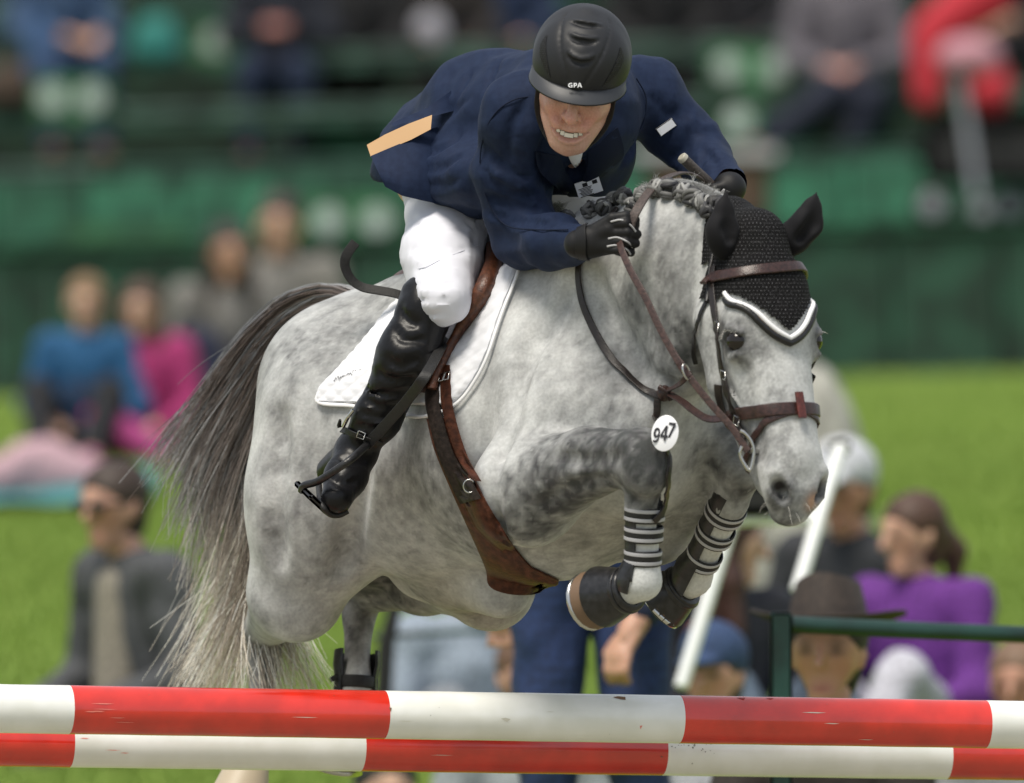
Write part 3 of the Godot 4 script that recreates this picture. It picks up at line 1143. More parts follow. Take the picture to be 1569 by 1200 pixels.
func braids(root: Node3D):
	var rng := RandomNumberGenerator.new()
	rng.seed = 8
	var places := [[868, 336, 15], [905, 322, 15], [926, 318, 14], [941, 306, 14], [957, 302, 15], [968, 316, 13], [985, 298, 14], [1006, 290, 16], [1026, 291, 17], [1047, 296, 17], [1062, 304, 17], [1077, 312, 16], [1086, 324, 15], [1097, 312, 15]]
	for b in places:
		var c := surf(hb, b[0], b[1], 0.010)
		var r: float = b[2] / 700.0
		var out := (Vector3(0, CAM_H, CAM_D) - c).normalized()
		var g := (hb.grad(c) * 0.5 + out).normalized()
		var sx := g.cross(Vector3.UP).normalized()
		var sy := sx.cross(g).normalized()
		var mb := MB.new()
		# a plait folded up on itself: interleaved strands round the knob
		for s in 7:
			var pts := []
			var rr := []
			var lat := rng.randf_range(-0.9, 0.9)
			var tilt := Basis(g, rng.randf() * TAU) * Basis(sx, rng.randf_range(-0.7, 0.7))
			for k in 11:
				var an := k / 10.0 * PI * rng.randf_range(1.1, 1.25)
				var rad := r * (0.82 - 0.25 * lat * lat)
				pts.append(c + tilt * (sx * cos(an) * rad + g * sin(an) * rad * 0.95 + sy * lat * r * 0.75))
				rr.append(r * (0.15 + 0.12 * sin(k / 10.0 * PI)))
			var lightness := rng.randf()
			mb.col = Color(0.035, 0.035, 0.037).lerp(Color(0.36, 0.36, 0.35), lightness * lightness)
			mb.tube(pts, rr, 6)
		mb.col = Color(0.04, 0.04, 0.042)
		mb.ball(c - g * 0.003, Vector3.ONE * r * 0.80, Basis.IDENTITY, 6, 8)
		pw("braid", mb.done(true), M.hair, root)
	# loose short hairs that stand up from the crest, and the tuft at the withers
	var hm := MB.new()
	for k in 2400:
		var px := rng.randf_range(985, 1105)
		var base := surf(hb, px, lerpf(286, 292, rng.randf()) + (px - 1030) * (px - 1030) * 0.004, 0.0)
		if rng.randf() < 0.3:
			base = surf(hb, rng.randf_range(818, 862), rng.randf_range(318, 342), 0.0)
		var d := Vector3(rng.randfn(0, 0.3), 1, rng.randfn(0, 0.3)).normalized()
		var l := rng.randf_range(0.008, 0.024)
		hm.col = Color(0.5, 0.5, 0.49) * rng.randf_range(0.35, 1.2)
		hm.tube([base, base + d * l * 0.6, base + (d + Vector3(rng.randfn(0.1, 0.4), 0, 0.1)) * l], [0.0006, 0.0005, 0.0002], 3, false)
	pw("crest_hair", hm.done(true), M.hair, root, "stuff")
	
func pw(called: String, mesh: Mesh, m: Material, parent: Node, kind := "") -> MeshInstance3D:
	# a part whose mesh is given in world coordinates
	var o := part(called, mesh, m, parent, kind)
	if parent is Node3D:
		var at := Vector3.ZERO
		var q: Node = parent
		while q is Node3D and q != self:
			at += q.position
			q = q.get_parent()
		o.position = -at
	return o


var pig := []
var n_big := FastNoiseLite.new()
var n_mid := FastNoiseLite.new()
var n_fine := FastNoiseLite.new()
var n_cell := FastNoiseLite.new()

func pigment():
	n_big.seed = 4
	n_big.frequency = 7.0
	n_big.fractal_octaves = 3
	n_mid.seed = 9
	n_mid.frequency = 26.0
	n_mid.fractal_octaves = 4
	n_mid.fractal_gain = 0.65
	n_fine.seed = 12
	n_fine.frequency = 90.0
	n_fine.fractal_octaves = 2
	n_cell.noise_type = FastNoiseLite.TYPE_CELLULAR
	n_cell.cellular_return_type = FastNoiseLite.RETURN_DISTANCE
	n_cell.seed = 3
	n_cell.frequency = 19.0
	# place, reach in metres, how dark
	pig = [
		[H(992, 692, 0.24), 0.09, 1.9], [H(955, 668, 0.24), 0.08, 1.0], [H(890, 680, 0.27), 0.075, 0.6], [H(905, 740, 0.25), 0.07, 0.7], [H(930, 700, 0.26), 0.06, 0.5],
		[H(820, 690, 0.33), 0.07, 0.35], [H(865, 775, 0.28), 0.065, 0.9], [H(805, 812, 0.31), 0.07, 0.85], [H(785, 750, 0.36), 0.06, 0.35], [H(840, 730, 0.34), 0.05, -0.25],
		[H(985, 775, 0.2), 0.06, 0.35],
		[H(390, 770, 0.22), 0.12, 0.6], [H(385, 880, 0.22), 0.12, 0.7], [H(455, 920, 0.24), 0.10, 0.5], [H(460, 800, 0.3), 0.07, 0.35], [H(400, 690, 0.22), 0.09, 0.45], [H(500, 840, 0.3), 0.09, 0.3],
		[H(440, 590, 0.2), 0.13, 0.5], [H(500, 560, 0.25), 0.09, 0.38], [H(480, 700, 0.3), 0.07, 0.34], [H(540, 700, 0.3), 0.05, 0.3], [H(600, 500, 0.1), 0.16, 0.25],
		[W(404, 985, -0.78), 0.13, 0.9], [W(398, 1100, -0.76), 0.10, 0.5],
		[H(650, 735, 0.3), 0.13, 0.28], [H(690, 840, 0.25), 0.10, 0.30], [H(600, 770, 0.28), 0.10, 0.22], [H(745, 880, 0.15), 0.10, 0.35],
		[H(1010, 500, 0.12), 0.10, 0.45], [H(1000, 440, 0.12), 0.08, 0.30], [H(1045, 560, 0.1), 0.075, 0.85], [H(985, 570, 0.12), 0.09, 0.3], [H(940, 500, 0.15), 0.10, 0.22],
		[H(920, 600, 0.2), 0.10, 0.22], [H(1040, 350, 0.1), 0.08, 0.16], [H(1000, 280, 0.0), 0.035, 0.8], [H(1040, 278, 0.0), 0.035, 0.8], [H(1075, 292, 0.0), 0.035, 0.8], [H(950, 298, 0.0), 0.04, 0.6],
		[H(1125, 690, -0.16), 0.10, 0.75], [H(1060, 720, -0.16), 0.11, 0.50], [H(1020, 790, -0.16), 0.10, 0.35], [H(930, 820, 0.0), 0.14, 0.30], [H(1140, 745, -0.16), 0.05, 0.5],
		[W(600, 880, -0.5), 0.13, 0.55], [W(553, 895, -0.72), 0.10, 0.7], [W(546, 1000, -0.7), 0.10, 0.35], [H(700, 900, 0.0), 0.14, 0.35], [H(550, 860, 0.0), 0.14, 0.6],
		[hd(0.240, -0.046, 0.104), 0.040, 1.7], [hd(0.240, -0.046, -0.104), 0.040, 1.7], [hd(0.285, -0.04, 0.085), 0.04, 0.35],
		[hd(0.565, -0.02, 0.055), 0.034, 0.6], [hd(0.565, -0.02, -0.055), 0.034, 0.6], [hd(0.62, -0.06, 0.01), 0.045, 0.8], [hd(0.6, -0.10, 0.02), 0.04, 0.55],
		[hd(0.48, -0.04, 0.05), 0.06, 0.25], [hd(0.35, -0.17, 0.06), 0.09, 0.22], [hd(0.45, -0.12, 0.05), 0.07, 0.3],
	]

func coat(p: Vector3, n: Vector3) -> Color:
	var b := n_big.get_noise_3dv(p)
	var m := n_mid.get_noise_3dv(p * Vector3(1, 0.8, 1))
	var q := p + Vector3(b, n_big.get_noise_3dv(p + Vector3(3, 1, 7)), m * 0.5) * 0.05
	var d := 0.20 + b * 0.30
	for g in pig:
		var e: float = q.distance_squared_to(g[0]) / (g[1] * g[1])
		if e < 5.0:
			d += g[2] * 1.28 * exp(-e)
	if d > 0.0:
		d = 0.98 * (1.0 - exp(-1.3 * d))
	# dapples: paler rounds in a darker net
	d += (n_cell.get_noise_3dv(q) + 0.62) * (0.20 + 0.5 * clampf(d - 0.15, 0.0, 0.35))
	d += m * (0.09 + 0.52 * clampf(d, 0.0, 0.8))
	d += n_fine.get_noise_3dv(p) * 0.16 * clampf(d + 0.2, 0.0, 0.8)
	d = clampf(d, 0.0, 1.12)
	if head_side(p) > 0.0:
		d *= 0.72 if d < 0.4 else 1.0
	var light := Color(0.665, 0.678, 0.672)
	# white fetlocks
	for g in socks:
		var e: float = p.distance_squared_to(g[0]) / (g[1] * g[1])
		if e < 3.0:
			d = lerpf(d, 0.02, clampf(exp(-e) * 1.5, 0, 1))
	# bare skin in the nostrils and the pink snip between them
	var c := light.lerp(Color(0.05, 0.051, 0.054), pow(clampf(d, 0.0, 1.0), 0.85))
	var w := exp(-p.distance_squared_to(hd(0.592, -0.020, -0.030)) / 0.00035)
	c = c.lerp(Color(0.50, 0.31, 0.22), clampf(w * 1.5 + m * 1.2 * w, 0, 0.9))
	for s: float in [-1.0, 1.0]:
		w = exp(-p.distance_squared_to(hd(0.553, -0.03, s * 0.047)) / 0.00022)
		c = c.lerp(Color(0.02, 0.018, 0.018), clampf(w * 1.6, 0, 1))
	var tan_: float = clampf(exp(-p.distance_squared_to(H(720, 930, 0)) / 0.02) + 0.7 * exp(-p.distance_squared_to(H(940, 830, 0)) / 0.03) + 0.5 * exp(-p.distance_squared_to(W(600, 890, -0.5)) / 0.02), 0, 1)
	return c * Color(1, 1, 1).lerp(Color(0.86, 0.80, 0.68), tan_)

var socks := []

# ---------------------------------------------------------------- jump rails
func rail(called: String, label: String, zc: float, pl: Vector2, pr: Vector2, r: float, marks: Array, red_first: bool):
	# pl, pr: the rail's middle at the picture's left and right edge; marks: where its painted bands meet
	var th := deg_to_rad(16.0)
	var p0 := W(pl.x, pl.y, zc + 1.1 * tan(th))
	var p1 := W(pr.x, pr.y, zc - 1.1 * tan(th))
	var dir := (p1 - p0).normalized()
	var root := thing(called, label, "jump rail", p0 + dir * 1.1, "poles of the red and white oxer")
	# distances along the rail of each mark
	var ts := []
	for m in marks:
		var best := 0.0
		var bd := 1e9
		for k in 2600:
			var t := -0.2 + k * 0.001
			var q := p0 + dir * t
			var px := q.x / (CAM_D - q.z) * FPX + 784.5
			if absf(px - m) < bd:
				bd = absf(px - m)
				best = t
		ts.append(best)
	var step: float = (ts[-1] - ts[0]) / (ts.size() - 1)
	ts.push_front(ts[0] - step)
	ts.append(ts[-1] + step)
	var red := red_first
	for k in ts.size() - 1:
		var mb := MB.new()
		var prof := []
		var n := 12
		for j in n + 1:
			prof.append([j / float(n), r * (1.0 + 0.004 * sin(j * 1.7 + k * 2.0))])
		mb.lathe(p0 + dir * ts[k], p0 + dir * ts[k + 1], prof, 48, true)
		pw("red_band" if red else "white_band", mb.done(), M.rail_red if red else M.rail_white, root)
		red = not red
	return [p0, dir, root]

func chip(f: Array, t: float, ang: float, r: float, shape: Array, m: Material, called: String):
	# a shallow chip in the paint: a flake-thin patch wrapped on the rail
	var d: Vector3 = f[1]
	var up := (Vector3.UP - d * d.y).normalized()
	var out := d.cross(up) * -1.0
	if out.z < 0:
		out = -out
	var mb := MB.new()
	var ring := []
	for q: Vector2 in shape:
		var a := ang + q.y / r
		ring.append(f[0] + d * (t + q.x) + (out * cos(a) + up * sin(a)) * (r * 1.0045 + 0.0006))
	mb.fan(ring, true)
	pw(called, mb.done(), m, f[2])

func rails():
	var r := 0.0525
	var a: Array = rail("jump_rail", "upper pole of the jump, nearest one, red band between two white ones", 0.30, Vector2(0, 1086), Vector2(1569, 1111), r, [105, 588, 1040, 1510], false)
	var b: Array = rail("jump_rail", "lower pole of the jump behind the nearest one, its white bands half covered", -0.25, Vector2(0, 1138), Vector2(1569, 1160), r, [106, 552, 1014, 1450], true)
	chip(a, 1.375, 1.0, r, [Vector2(-0.012, 0.004), Vector2(0.0, 0.008), Vector2(0.016, 0.005), Vector2(0.014, -0.006), Vector2(0.002, -0.004), Vector2(-0.008, 0.0)], M.bare_wood, "paint_chip")
	chip(a, 1.655, 1.15, r, [Vector2(-0.012, 0.003), Vector2(0.010, 0.004), Vector2(0.004, -0.006)], M.rail_dark, "paint_chip")
	chip(a, 1.72, 1.18, r, [Vector2(-0.009, 0.003), Vector2(0.010, 0.003), Vector2(0.001, -0.004)], M.rail_dark, "paint_chip")
	chip(a, 0.855, 0.25, r, [Vector2(-0.003, 0.004), Vector2(0.003, 0.003), Vector2(0.001, -0.006)], M.bare_wood, "paint_chip")
	chip(a, 1.115, -0.1, r, [Vector2(-0.012, 0.002), Vector2(-0.002, 0.004), Vector2(0.010, 0.001), Vector2(0.002, -0.005)], M.scuff, "scuff")
	chip(a, 1.42, -0.35, r, [Vector2(-0.003, 0.004), Vector2(0.003, 0.005), Vector2(0.0, -0.004)], M.scuff_pink, "scuff")
	var rng := RandomNumberGenerator.new()
	rng.seed = 3
	for k in 16:
		# pale scrapes left by hooves
		var l := rng.randf_range(0.006, 0.03)
		var t := rng.randf_range(0.17, 0.27) if k < 9 else rng.randf_range(0.3, 2.0)
		var an := rng.randf_range(-0.5, 0.3) if k < 9 else rng.randf_range(-0.8, 0.9)
		var hh_ := rng.randf_range(0.0006, 0.0014)
		chip(a if k % 4 else b, t, an, r, [Vector2(-l, 0), Vector2(-l * 0.3, hh_), Vector2(l, hh_ * 0.4), Vector2(l * 0.3, -hh_)], M.scuff_pink if k < 9 else M.scuff, "scuff")
	for k in 46:
		var s := rng.randf_range(0.0008, 0.0022)
		chip(b, 1.58 + rng.randfn(0, 0.045), 0.55 + rng.randfn(0, 0.35), r, [Vector2(-s, 0), Vector2(0, s), Vector2(s * 1.3, 0), Vector2(0, -s)], M.mud, "mud_speck")
	for k in 14:
		var s := rng.randf_range(0.0006, 0.0014)
		chip(a, rng.randf_range(0.1, 2.0), rng.randf_range(-0.9, 0.9), r, [Vector2(-s, 0), Vector2(0, s), Vector2(s * 1.3, 0), Vector2(0, -s)], M.mud, "mud_speck")

# ---------------------------------------------------------------- tack
func arc_shell(mb: MB, a: Vector3, b: Vector3, prof: Array, back: Vector3, half: float, thick: float, seg := 14):
	# part of a sleeve round the line a-b; prof: [t, radius]
	var t := (b - a).normalized()
	var u := (back - t * back.dot(t)).normalized()
	var w := t.cross(u)
	var outer := []
	var inner := []
	for q in prof:
		for k in seg + 1:
			var an := lerpf(-half, half, float(k) / seg)
			var d := u * cos(an) + w * sin(an)
			outer.append(a.lerp(b, q[0]) + d * (q[1] + thick))
			inner.append(a.lerp(b, q[0]) + d * q[1])
	var n := seg + 1
	mb.grid(outer, n)
	var r := prof.size()
	var rim := []
	for k in r: rim.append(k * n)
	for k in range(1, n): rim.append((r - 1) * n + k)
	for k in range(r - 2, -1, -1): rim.append(k * n + n - 1)
	for k in range(n - 2, 0, -1): rim.append(k)
	var side := []
	for k in rim: side.append(outer[k])
	for k in rim: side.append(inner[k])
	mb.grid(side, rim.size(), true)
	var inv := []
	for k in r:
		for j in n:
			inv.append(inner[k * n + n - 1 - j])
	mb.grid(inv, n)

func ring(mb: MB, c: Vector3, ax: Vector3, r: float, h: float, thick: float, sides := 28, wob := 0.0):
	mb.lathe(c - ax * h / 2, c + ax * h / 2, [[0.0, r], [0.0, r + thick * 0.7], [0.15, r + thick], [0.85, r + thick], [1.0, r + thick * 0.7], [1.0, r]], sides, false)

func tendon_boot(label: String, a: Vector3, b: Vector3, r0: float, r1: float, back: Vector3, ts: Array):
	var ax := (b - a).normalized()
	var root := thing("tendon_boot", label, "leg boot", (a + b) / 2, "tendon boots on the forelegs")
	var mb := MB.new()
	arc_shell(mb, a - ax * 0.01, b + ax * 0.010, [[0.0, r0 * 0.95], [0.06, r0 + 0.001], [0.5, r0 * 0.5 + r1 * 0.5 + 0.0005], [0.8, r1 + 0.003], [0.95, r1 + 0.014], [1.0, r1 + 0.012]], back, 1.7, 0.0055, 22)
	pw("shell", mb.done(), M.boot_black, root)
	var sd := ax.cross(back).normalized()
	for t: float in ts:
		mb = MB.new()
		var c := a.lerp(b, t)
		var r := lerpf(r0, r1, t) + 0.0052
		ring(mb, c, ax, r, 0.034, 0.003)
		var st := pw("strap", mb.done(), M.strap_black, root)
		for e: float in [-1.0, 1.0]:
			mb = MB.new()
			ring(mb, c + ax * e * 0.0095, ax, r + 0.0028, 0.0075, 0.001)
			pw("reflective_stripe", mb.done(), M.stripe, st)
		mb = MB.new()
		var tab := c + back * (r + 0.006) + (Vector3(0, CAM_H, CAM_D) - c).normalized() * 0.012
		mb.ball(tab, Vector3.ONE * 0.0048, Basis.IDENTITY, 6, 10)
		pw("stud", mb.done(), M.brass, root)

func bell_boot(label: String, a: Vector3, b: Vector3):
	var root := thing("bell_boot", label, "bell boot", a, "bell boots on the forefeet")
	var mb := MB.new()
	mb.lathe(a, b, [[0.0, 0.036], [0.0, 0.046], [0.08, 0.050], [0.16, 0.046], [0.22, 0.048], [0.5, 0.056], [0.85, 0.064], [0.97, 0.067], [1.0, 0.065], [0.95, 0.062], [0.5, 0.052]], 30, false)
	pw("cuff", mb.done(), M.rubber, root)
	mb = MB.new()
	var ax := (b - a).normalized()
	ring(mb, a.lerp(b, 0.18), ax, 0.046, 0.012, 0.006, 26)
	pw("collar", mb.done(), M.rubber, root)

func txt(s: String, size: float, depth: float) -> TextMesh:
	var f := SystemFont.new()
	f.font_names = PackedStringArray(["Droid Sans"])
	f.font_weight = 600
	var t := TextMesh.new()
	t.font = f
	t.text = s
	t.font_size = 48
	t.pixel_size = size / 34.0
	t.depth = depth
	return t

func facing(p: Vector3, n: Vector3, roll: float) -> Transform3D:
	var z := n.normalized()
	var x := Vector3.UP.cross(z).normalized()
	var y := z.cross(x)
	return Transform3D(Basis(x * cos(roll) + y * sin(roll), y * cos(roll) - x * sin(roll), z), p)

func eyedir(p: Vector3) -> Vector3:
	return (Vector3(0, CAM_H, CAM_D) - p).normalized()

var bn: Field

func bonnet_limit(r: float) -> float:
	return 0.243 - 0.86 * absf(r) - 1.2 * r * r

func tack():
	var mb := MB.new()
	# ---- saddle pad
	var pad := thing("saddle_pad", "white quilted saddle pad under the brown saddle", "saddle pad", H(680, 500, 0.2))
	patch(mb, hb, [Vector2(806, 385), Vector2(790, 425), Vector2(768, 480), Vector2(748, 540), Vector2(722, 590), Vector2(694, 622)], [Vector2(612, 462), Vector2(586, 490), Vector2(555, 530), Vector2(520, 566), Vector2(490, 596), Vector2(488, 618)], 64, 0.002, 0.010,
		func(q): return 0.0042 * sqrt(absf(sin((q.x * 0.8 + q.y) * PI / 21.0) * sin((q.x * 0.8 - q.y) * PI / 21.0))), 12)
	pw("quilt", mb.done(), M.pad, pad)
	mb = MB.new()
	strap(mb, hb, [Vector2(806, 388), Vector2(790, 427), Vector2(768, 482), Vector2(748, 542), Vector2(722, 592), Vector2(694, 622), Vector2(650, 638), Vector2(600, 634), Vector2(540, 622), Vector2(489, 617), Vector2(492, 598), Vector2(522, 567), Vector2(557, 531), Vector2(588, 491)], 0.008, 0.006, 0.008)
	pw("binding", mb.done(), M.pad_edge, pad)
	mb = MB.new()
	var rng := RandomNumberGenerator.new()
	rng.seed = 17
	var pen := []
	for k in 44:
		var t := k / 43.0
		pen.append(surf(hb, lerpf(511, 561, t), lerpf(582, 563, t) + (sin(k * 1.9) * 2.6 + sin(k * 0.83 + 1) * 1.8) * (0.5 + 0.5 * sin(k * 0.31)), 0.0150))
	mb.tube(pen, [0.0011], 4)
	var rr := []
	for k in pen.size(): rr.append(0.0007 if (k % 11) != 5 else 0.0002)
	mb = MB.new()
	mb.tube(pen, rr, 4)
	pw("stitched_lettering", mb.done(), M.ink, pad)
	# ---- saddle
	var sad := thing("saddle", "brown leather jumping saddle under the rider", "saddle", H(690, 420, 0.0))
	mb = MB.new()
	patch(mb, hb, [Vector2(758, 372), Vector2(764, 405), Vector2(748, 445), Vector2(712, 505), Vector2(682, 560), Vector2(664, 604)], [Vector2(680, 400), Vector2(640, 440), Vector2(606, 490), Vector2(596, 530), Vector2(600, 565), Vector2(618, 598)], 14, 0.014, 0.006)
	pw("flap", mb.done(), M.saddle, sad)
	mb = MB.new()
	var roll := []
	for q in [Vector2(756, 376), Vector2(760, 405), Vector2(744, 446), Vector2(709, 503), Vector2(680, 556), Vector2(666, 596)]:
		roll.append(surf(hb, q.x - 4, q.y, 0.026))
	roll = smooth(roll, 5)
	rr = []
	for k in roll.size(): rr.append(0.011 + 0.012 * sin(PI * minf(k / 16.0, 1.0)))
	mb.tube(roll, rr, 10)
	pw("knee_roll", mb.done(), M.saddle, sad)
	var sf := Field.new(H(690, 420, 0) - Vector3(0.42, 0.25, 0.5), H(690, 420, 0) + Vector3(0.42, 0.25, 0.5), 0.012)
	sf.cap(H(628, 458, 0), H(645, 454, 0), 0.05, 0.055, 0.03)
	sf.cap(H(620, 458, 0.07), H(620, 458, -0.07), 0.036, 0.036, 0.03)
	sf.cap(H(640, 452, 0), H(715, 415, 0), 0.06, 0.065, 0.04)
	sf.cap(H(715, 415, 0), H(760, 376, 0), 0.065, 0.055, 0.04)
	pw("seat", sf.mesh(), M.saddle, sad)
	mb = MB.new()
	var cn := []
	for q in [[606, 446, 0.12], [598, 440, 0.06], [596, 437, 0.0], [590, 440, -0.06]]:
		cn.append(H(q[0], q[1], q[2]))
	mb.tube(smooth(cn, 4), [0.018], 8)
	# the loose strap that curls up behind the rider's knee
	mb = MB.new()
	var sp := []
	var sz := surf(hb, 600, 470).z + 0.06
	for q in [Vector2(640, 462), Vector2(606, 450), Vector2(580, 445), Vector2(555, 440), Vector2(538, 428), Vector2(529, 410), Vector2(529, 396), Vector2(535, 384), Vector2(545, 371)]:
		sp.append(W(q.x, q.y, sz))
	sp = smooth(sp, 5)
	var ups := []
	for k in sp.size():
		ups.append(Vector3(0.25, 0.45, 0.85).normalized())
	mb.sweep(sp, ups, round_rect(0.022, 0.0045))
	pw("loose_strap", mb.done(), M.strap_black, sad)
	# ---- girth with its belly guard
	var gi := thing("girth", "brown leather girth with wide belly guard and metal ring", "girth", H(740, 800, 0.2))
	mb = MB.new()
	patch(mb, hb, [Vector2(656, 642), Vector2(662, 668), Vector2(670, 695), Vector2(692, 748), Vector2(718, 806), Vector2(744, 866), Vector2(750, 896), Vector2(772, 908), Vector2(806, 911), Vector2(852, 905)], [Vector2(697, 640), Vector2(705, 668), Vector2(714, 702), Vector2(742, 762), Vector2(766, 803), Vector2(790, 840), Vector2(812, 866), Vector2(826, 874), Vector2(838, 880), Vector2(856, 888)], 10, 0.003, 0.008, null, 5)
	pw("belly_guard", mb.done(), M.girth, gi)
	mb = MB.new()
	patch(mb, hb, [Vector2(654, 560), Vector2(652, 610), Vector2(658, 645), Vector2(672, 698), Vector2(692, 744), Vector2(706, 772)], [Vector2(676, 560), Vector2(673, 610), Vector2(680, 645), Vector2(697, 698), Vector2(722, 736), Vector2(738, 764)], 6, 0.0155, 0.004)
	pw("elastic_strap", mb.done(), M.girth_dark, gi)
	mb = MB.new()
	patch(mb, hb, [Vector2(676, 560), Vector2(676, 610), Vector2(683, 645), Vector2(700, 698), Vector2(722, 736)], [Vector2(690, 560), Vector2(692, 608), Vector2(699, 645), Vector2(716, 698), Vector2(738, 738)], 5, 0.0155, 0.004)
	pw("billet_strap", mb.done(), M.girth, gi)
	mb = MB.new()
	var rc := surf(hb, 719, 745, 0.022)
	var dr := []
	for k in 13:
		var an := 0.7 + k / 12.0 * 4.9
		var f2 := facing(rc, eyedir(rc), 0)
		dr.append(f2 * Vector3(cos(an) * 0.0125, sin(an) * 0.014, 0))
	mb.tube(dr, [0.0017], 6)
	pw("dee_ring", mb.done(), M.steel, gi)
	for q in [Vector2(676, 578), Vector2(684, 576)]:
		mb = MB.new()
		var p := surf(hb, q.x, q.y, 0.023)
		var x := facing(p, hb.grad(p), 0.2)
		mb.tube([x * Vector3(-0.007, 0.009, 0), x * Vector3(0.007, 0.009, 0), x * Vector3(0.007, -0.009, 0), x * Vector3(-0.007, -0.009, 0), x * Vector3(-0.007, 0.009, 0)], [0.0016], 5)
		pw("buckle", mb.done(), M.steel, gi)
	mb = MB.new()
	for k in 5:
		mb.tube([surf(hb, 874, 890 + k * 4, 0.01), surf(hb, 884, 886 + k * 4, 0.012)], [0.003, 0.001], 5)
	# ---- breastplate
	var br := thing("breastplate", "dark leather neck strap and martingale with a knot at the chest", "breastplate", H(1000, 600, 0.1))
	mb = MB.new()
	strap(mb, hb, [Vector2(945, 318), Vector2(925, 345), Vector2(898, 380), Vector2(886, 410), Vector2(887, 440), Vector2(896, 475), Vector2(918, 520), Vector2(942, 555), Vector2(972, 584), Vector2(1004, 604), Vector2(1022, 607)], 0.0165, 0.005, 0.004)
	pw("neck_strap", mb.done(), M.leather_dark, br)
	mb = MB.new()
	var kn := surf(hb, 1018, 603, 0.012)
	mb.ball(kn, Vector3(0.016, 0.018, 0.014), Basis.IDENTITY, 8, 12)
	mb.tube([kn + Vector3(-0.012, 0.014, 0.012), kn + Vector3(0.006, 0.004, 0.018), kn + Vector3(0.014, -0.014, 0.012)], [0.006, 0.007, 0.006], 7)
	pw("knot", mb.done(), M.leather, br)
	var bitp := hh.snap(hd(0.455, -0.10, 0.07), 0.014)
	var fork := W(1086, 630, bitp.z - 0.07)
	mb = MB.new()
	var fk := smooth([kn + Vector3(0.01, 0, 0.006), W(1045, 615, lerpf(kn.z, fork.z, 0.45) + 0.02), W(1064, 630, lerpf(kn.z, fork.z, 0.7) + 0.02), W(1086, 642, fork.z), W(1112, 640, bitp.z - 0.03)], 4)
	mb.sweep(fk, [Vector3(0.1, 0.35, 1).normalized()], round_rect(0.017, 0.005))
	pw("martingale_fork", mb.done(), M.leather, br)
	mb = MB.new()
	fk = smooth([kn + Vector3(0.0, 0.004, 0.006), W(1042, 588, lerpf(kn.z, fork.z, 0.4)), W(1056, 572, lerpf(kn.z, fork.z, 0.5))], 4)
	mb.sweep(fk, [Vector3(0.1, 0.35, 1).normalized()], round_rect(0.012, 0.004))
	pw("martingale_fork", mb.done(), M.leather, br)
	mb = MB.new()
	strap(mb, hb, [Vector2(1008, 612), Vector2(1004, 640), Vector2(1014, 672), Vector2(1026, 700), Vector2(1024, 735), Vector2(1020, 770), Vector2(1002, 800)], 0.016, 0.005, 0.006)
	pw("breast_strap", mb.done(), M.leather_dark, br)
	# ---- number tag
	var tp := surf(hb, 1018, 655, 0.03)
	tp = W(1019, 664, maxf(tp.z, kn.z) + 0.03)
	var tg := thing("number_tag", "white oval competition tag with number 947", "number tag", tp)
	var tx := facing(tp, eyedir(tp) + Vector3(-0.25, 0.2, 0), -0.10)
	mb = MB.new()
	var disc := []
	for a in 6:
		var e := a / 5.0
		for k in 32:
			var an := -TAU * k / 32.0
			var s := sqrt(e)
			disc.append(tx * Vector3(cos(an) * 0.0295 * s, sin(an) * 0.039 * s, 0.006 * (1 - e) + 0.0008))
	mb.grid(disc, 32, true)
	disc = []
	for z: float in [0.0008, -0.0015]:
		for k in 32:
			var an := -TAU * k / 32.0
			disc.append(tx * Vector3(cos(an) * 0.0295, sin(an) * 0.039, z))
	mb.grid(disc, 32, true)
	pw("plate", mb.done(), M.plastic_white, tg)
	var digits := ["9", "4", "7"]
	for k in 3:
		var o := part("digit", txt(digits[k], 0.027, 0.0008), M.ink, tg)
		var lx := tx * Transform3D(Basis(Vector3(0, 0, 1), -0.02), Vector3([-0.0165, 0.0, 0.0145][k], [-0.008, -0.002, 0.006][k], [0.0056, 0.0078, 0.0058][k]))
		lx.basis = lx.basis * Basis.from_scale(Vector3(0.80, 1.18, 1))
		o.transform = Transform3D(lx.basis, lx.origin - tp)
	# ---- fly bonnet
	bn = Field.new(hh.o, hh.o + Vector3(hh.nx - 1, hh.ny - 1, hh.nz - 1) * hh.h - Vector3.ONE * 0.001, hh.h)
	bn.v = hh.v.duplicate()
	bn.active = hh.active
	for k in bn.v.size():
		bn.v[k] -= 0.0055
	var bo := thing("fly_bonnet", "black crocheted fly bonnet with white piping over the horse's ears", "fly bonnet", hd(0.1, 0.0, 0.0))
	var cap_ := func(p):
		var q: Vector3 = p - poll
		var u := q.dot(hu)
		var n := q.dot(hn)
		var r := q.dot(rgt)
		return u < bonnet_limit(r) and n > (-0.155 if u < 0.05 else -0.118) - 0.25 * clampf(u, -0.1, 0.1) and u > -0.10 and absf(r) < 0.16
	pw("crochet_cap", bn.mesh(null, cap_), M.crochet, bo)
	var cords := [[-0.0035, 0.0058, M.pad_edge, "white_piping"], [0.0030, 0.0026, M.tan_cord, "tan_piping"], [0.0100, 0.0075, M.leather_black, "edge_cord"]]
	for c in cords:
		var pts := []
		for k in 41:
			var r := lerpf(-0.108, 0.108, k / 40.0)
			var nn := -0.02 - 3.2 * r * r
			pts.append(hh.snap(hd(bonnet_limit(r) + c[0], nn, r), 0.005))
		mb = MB.new()
		mb.tube(pts, [c[1]], 8)
		pw(c[3], mb.done(), c[2], bo)
	for s: float in [-1.0, 1.0]:
		var ed := []
		for k in 9:
			ed.append(hh.snap(hd(-0.02 + 0.02 * k, -0.121 + 0.001 * k, s * 0.11), 0.006))
		mb = MB.new()
		mb.tube(smooth(ed, 3), [0.0055], 7)
		pw("edge_cord", mb.done(), M.leather_black, bo)
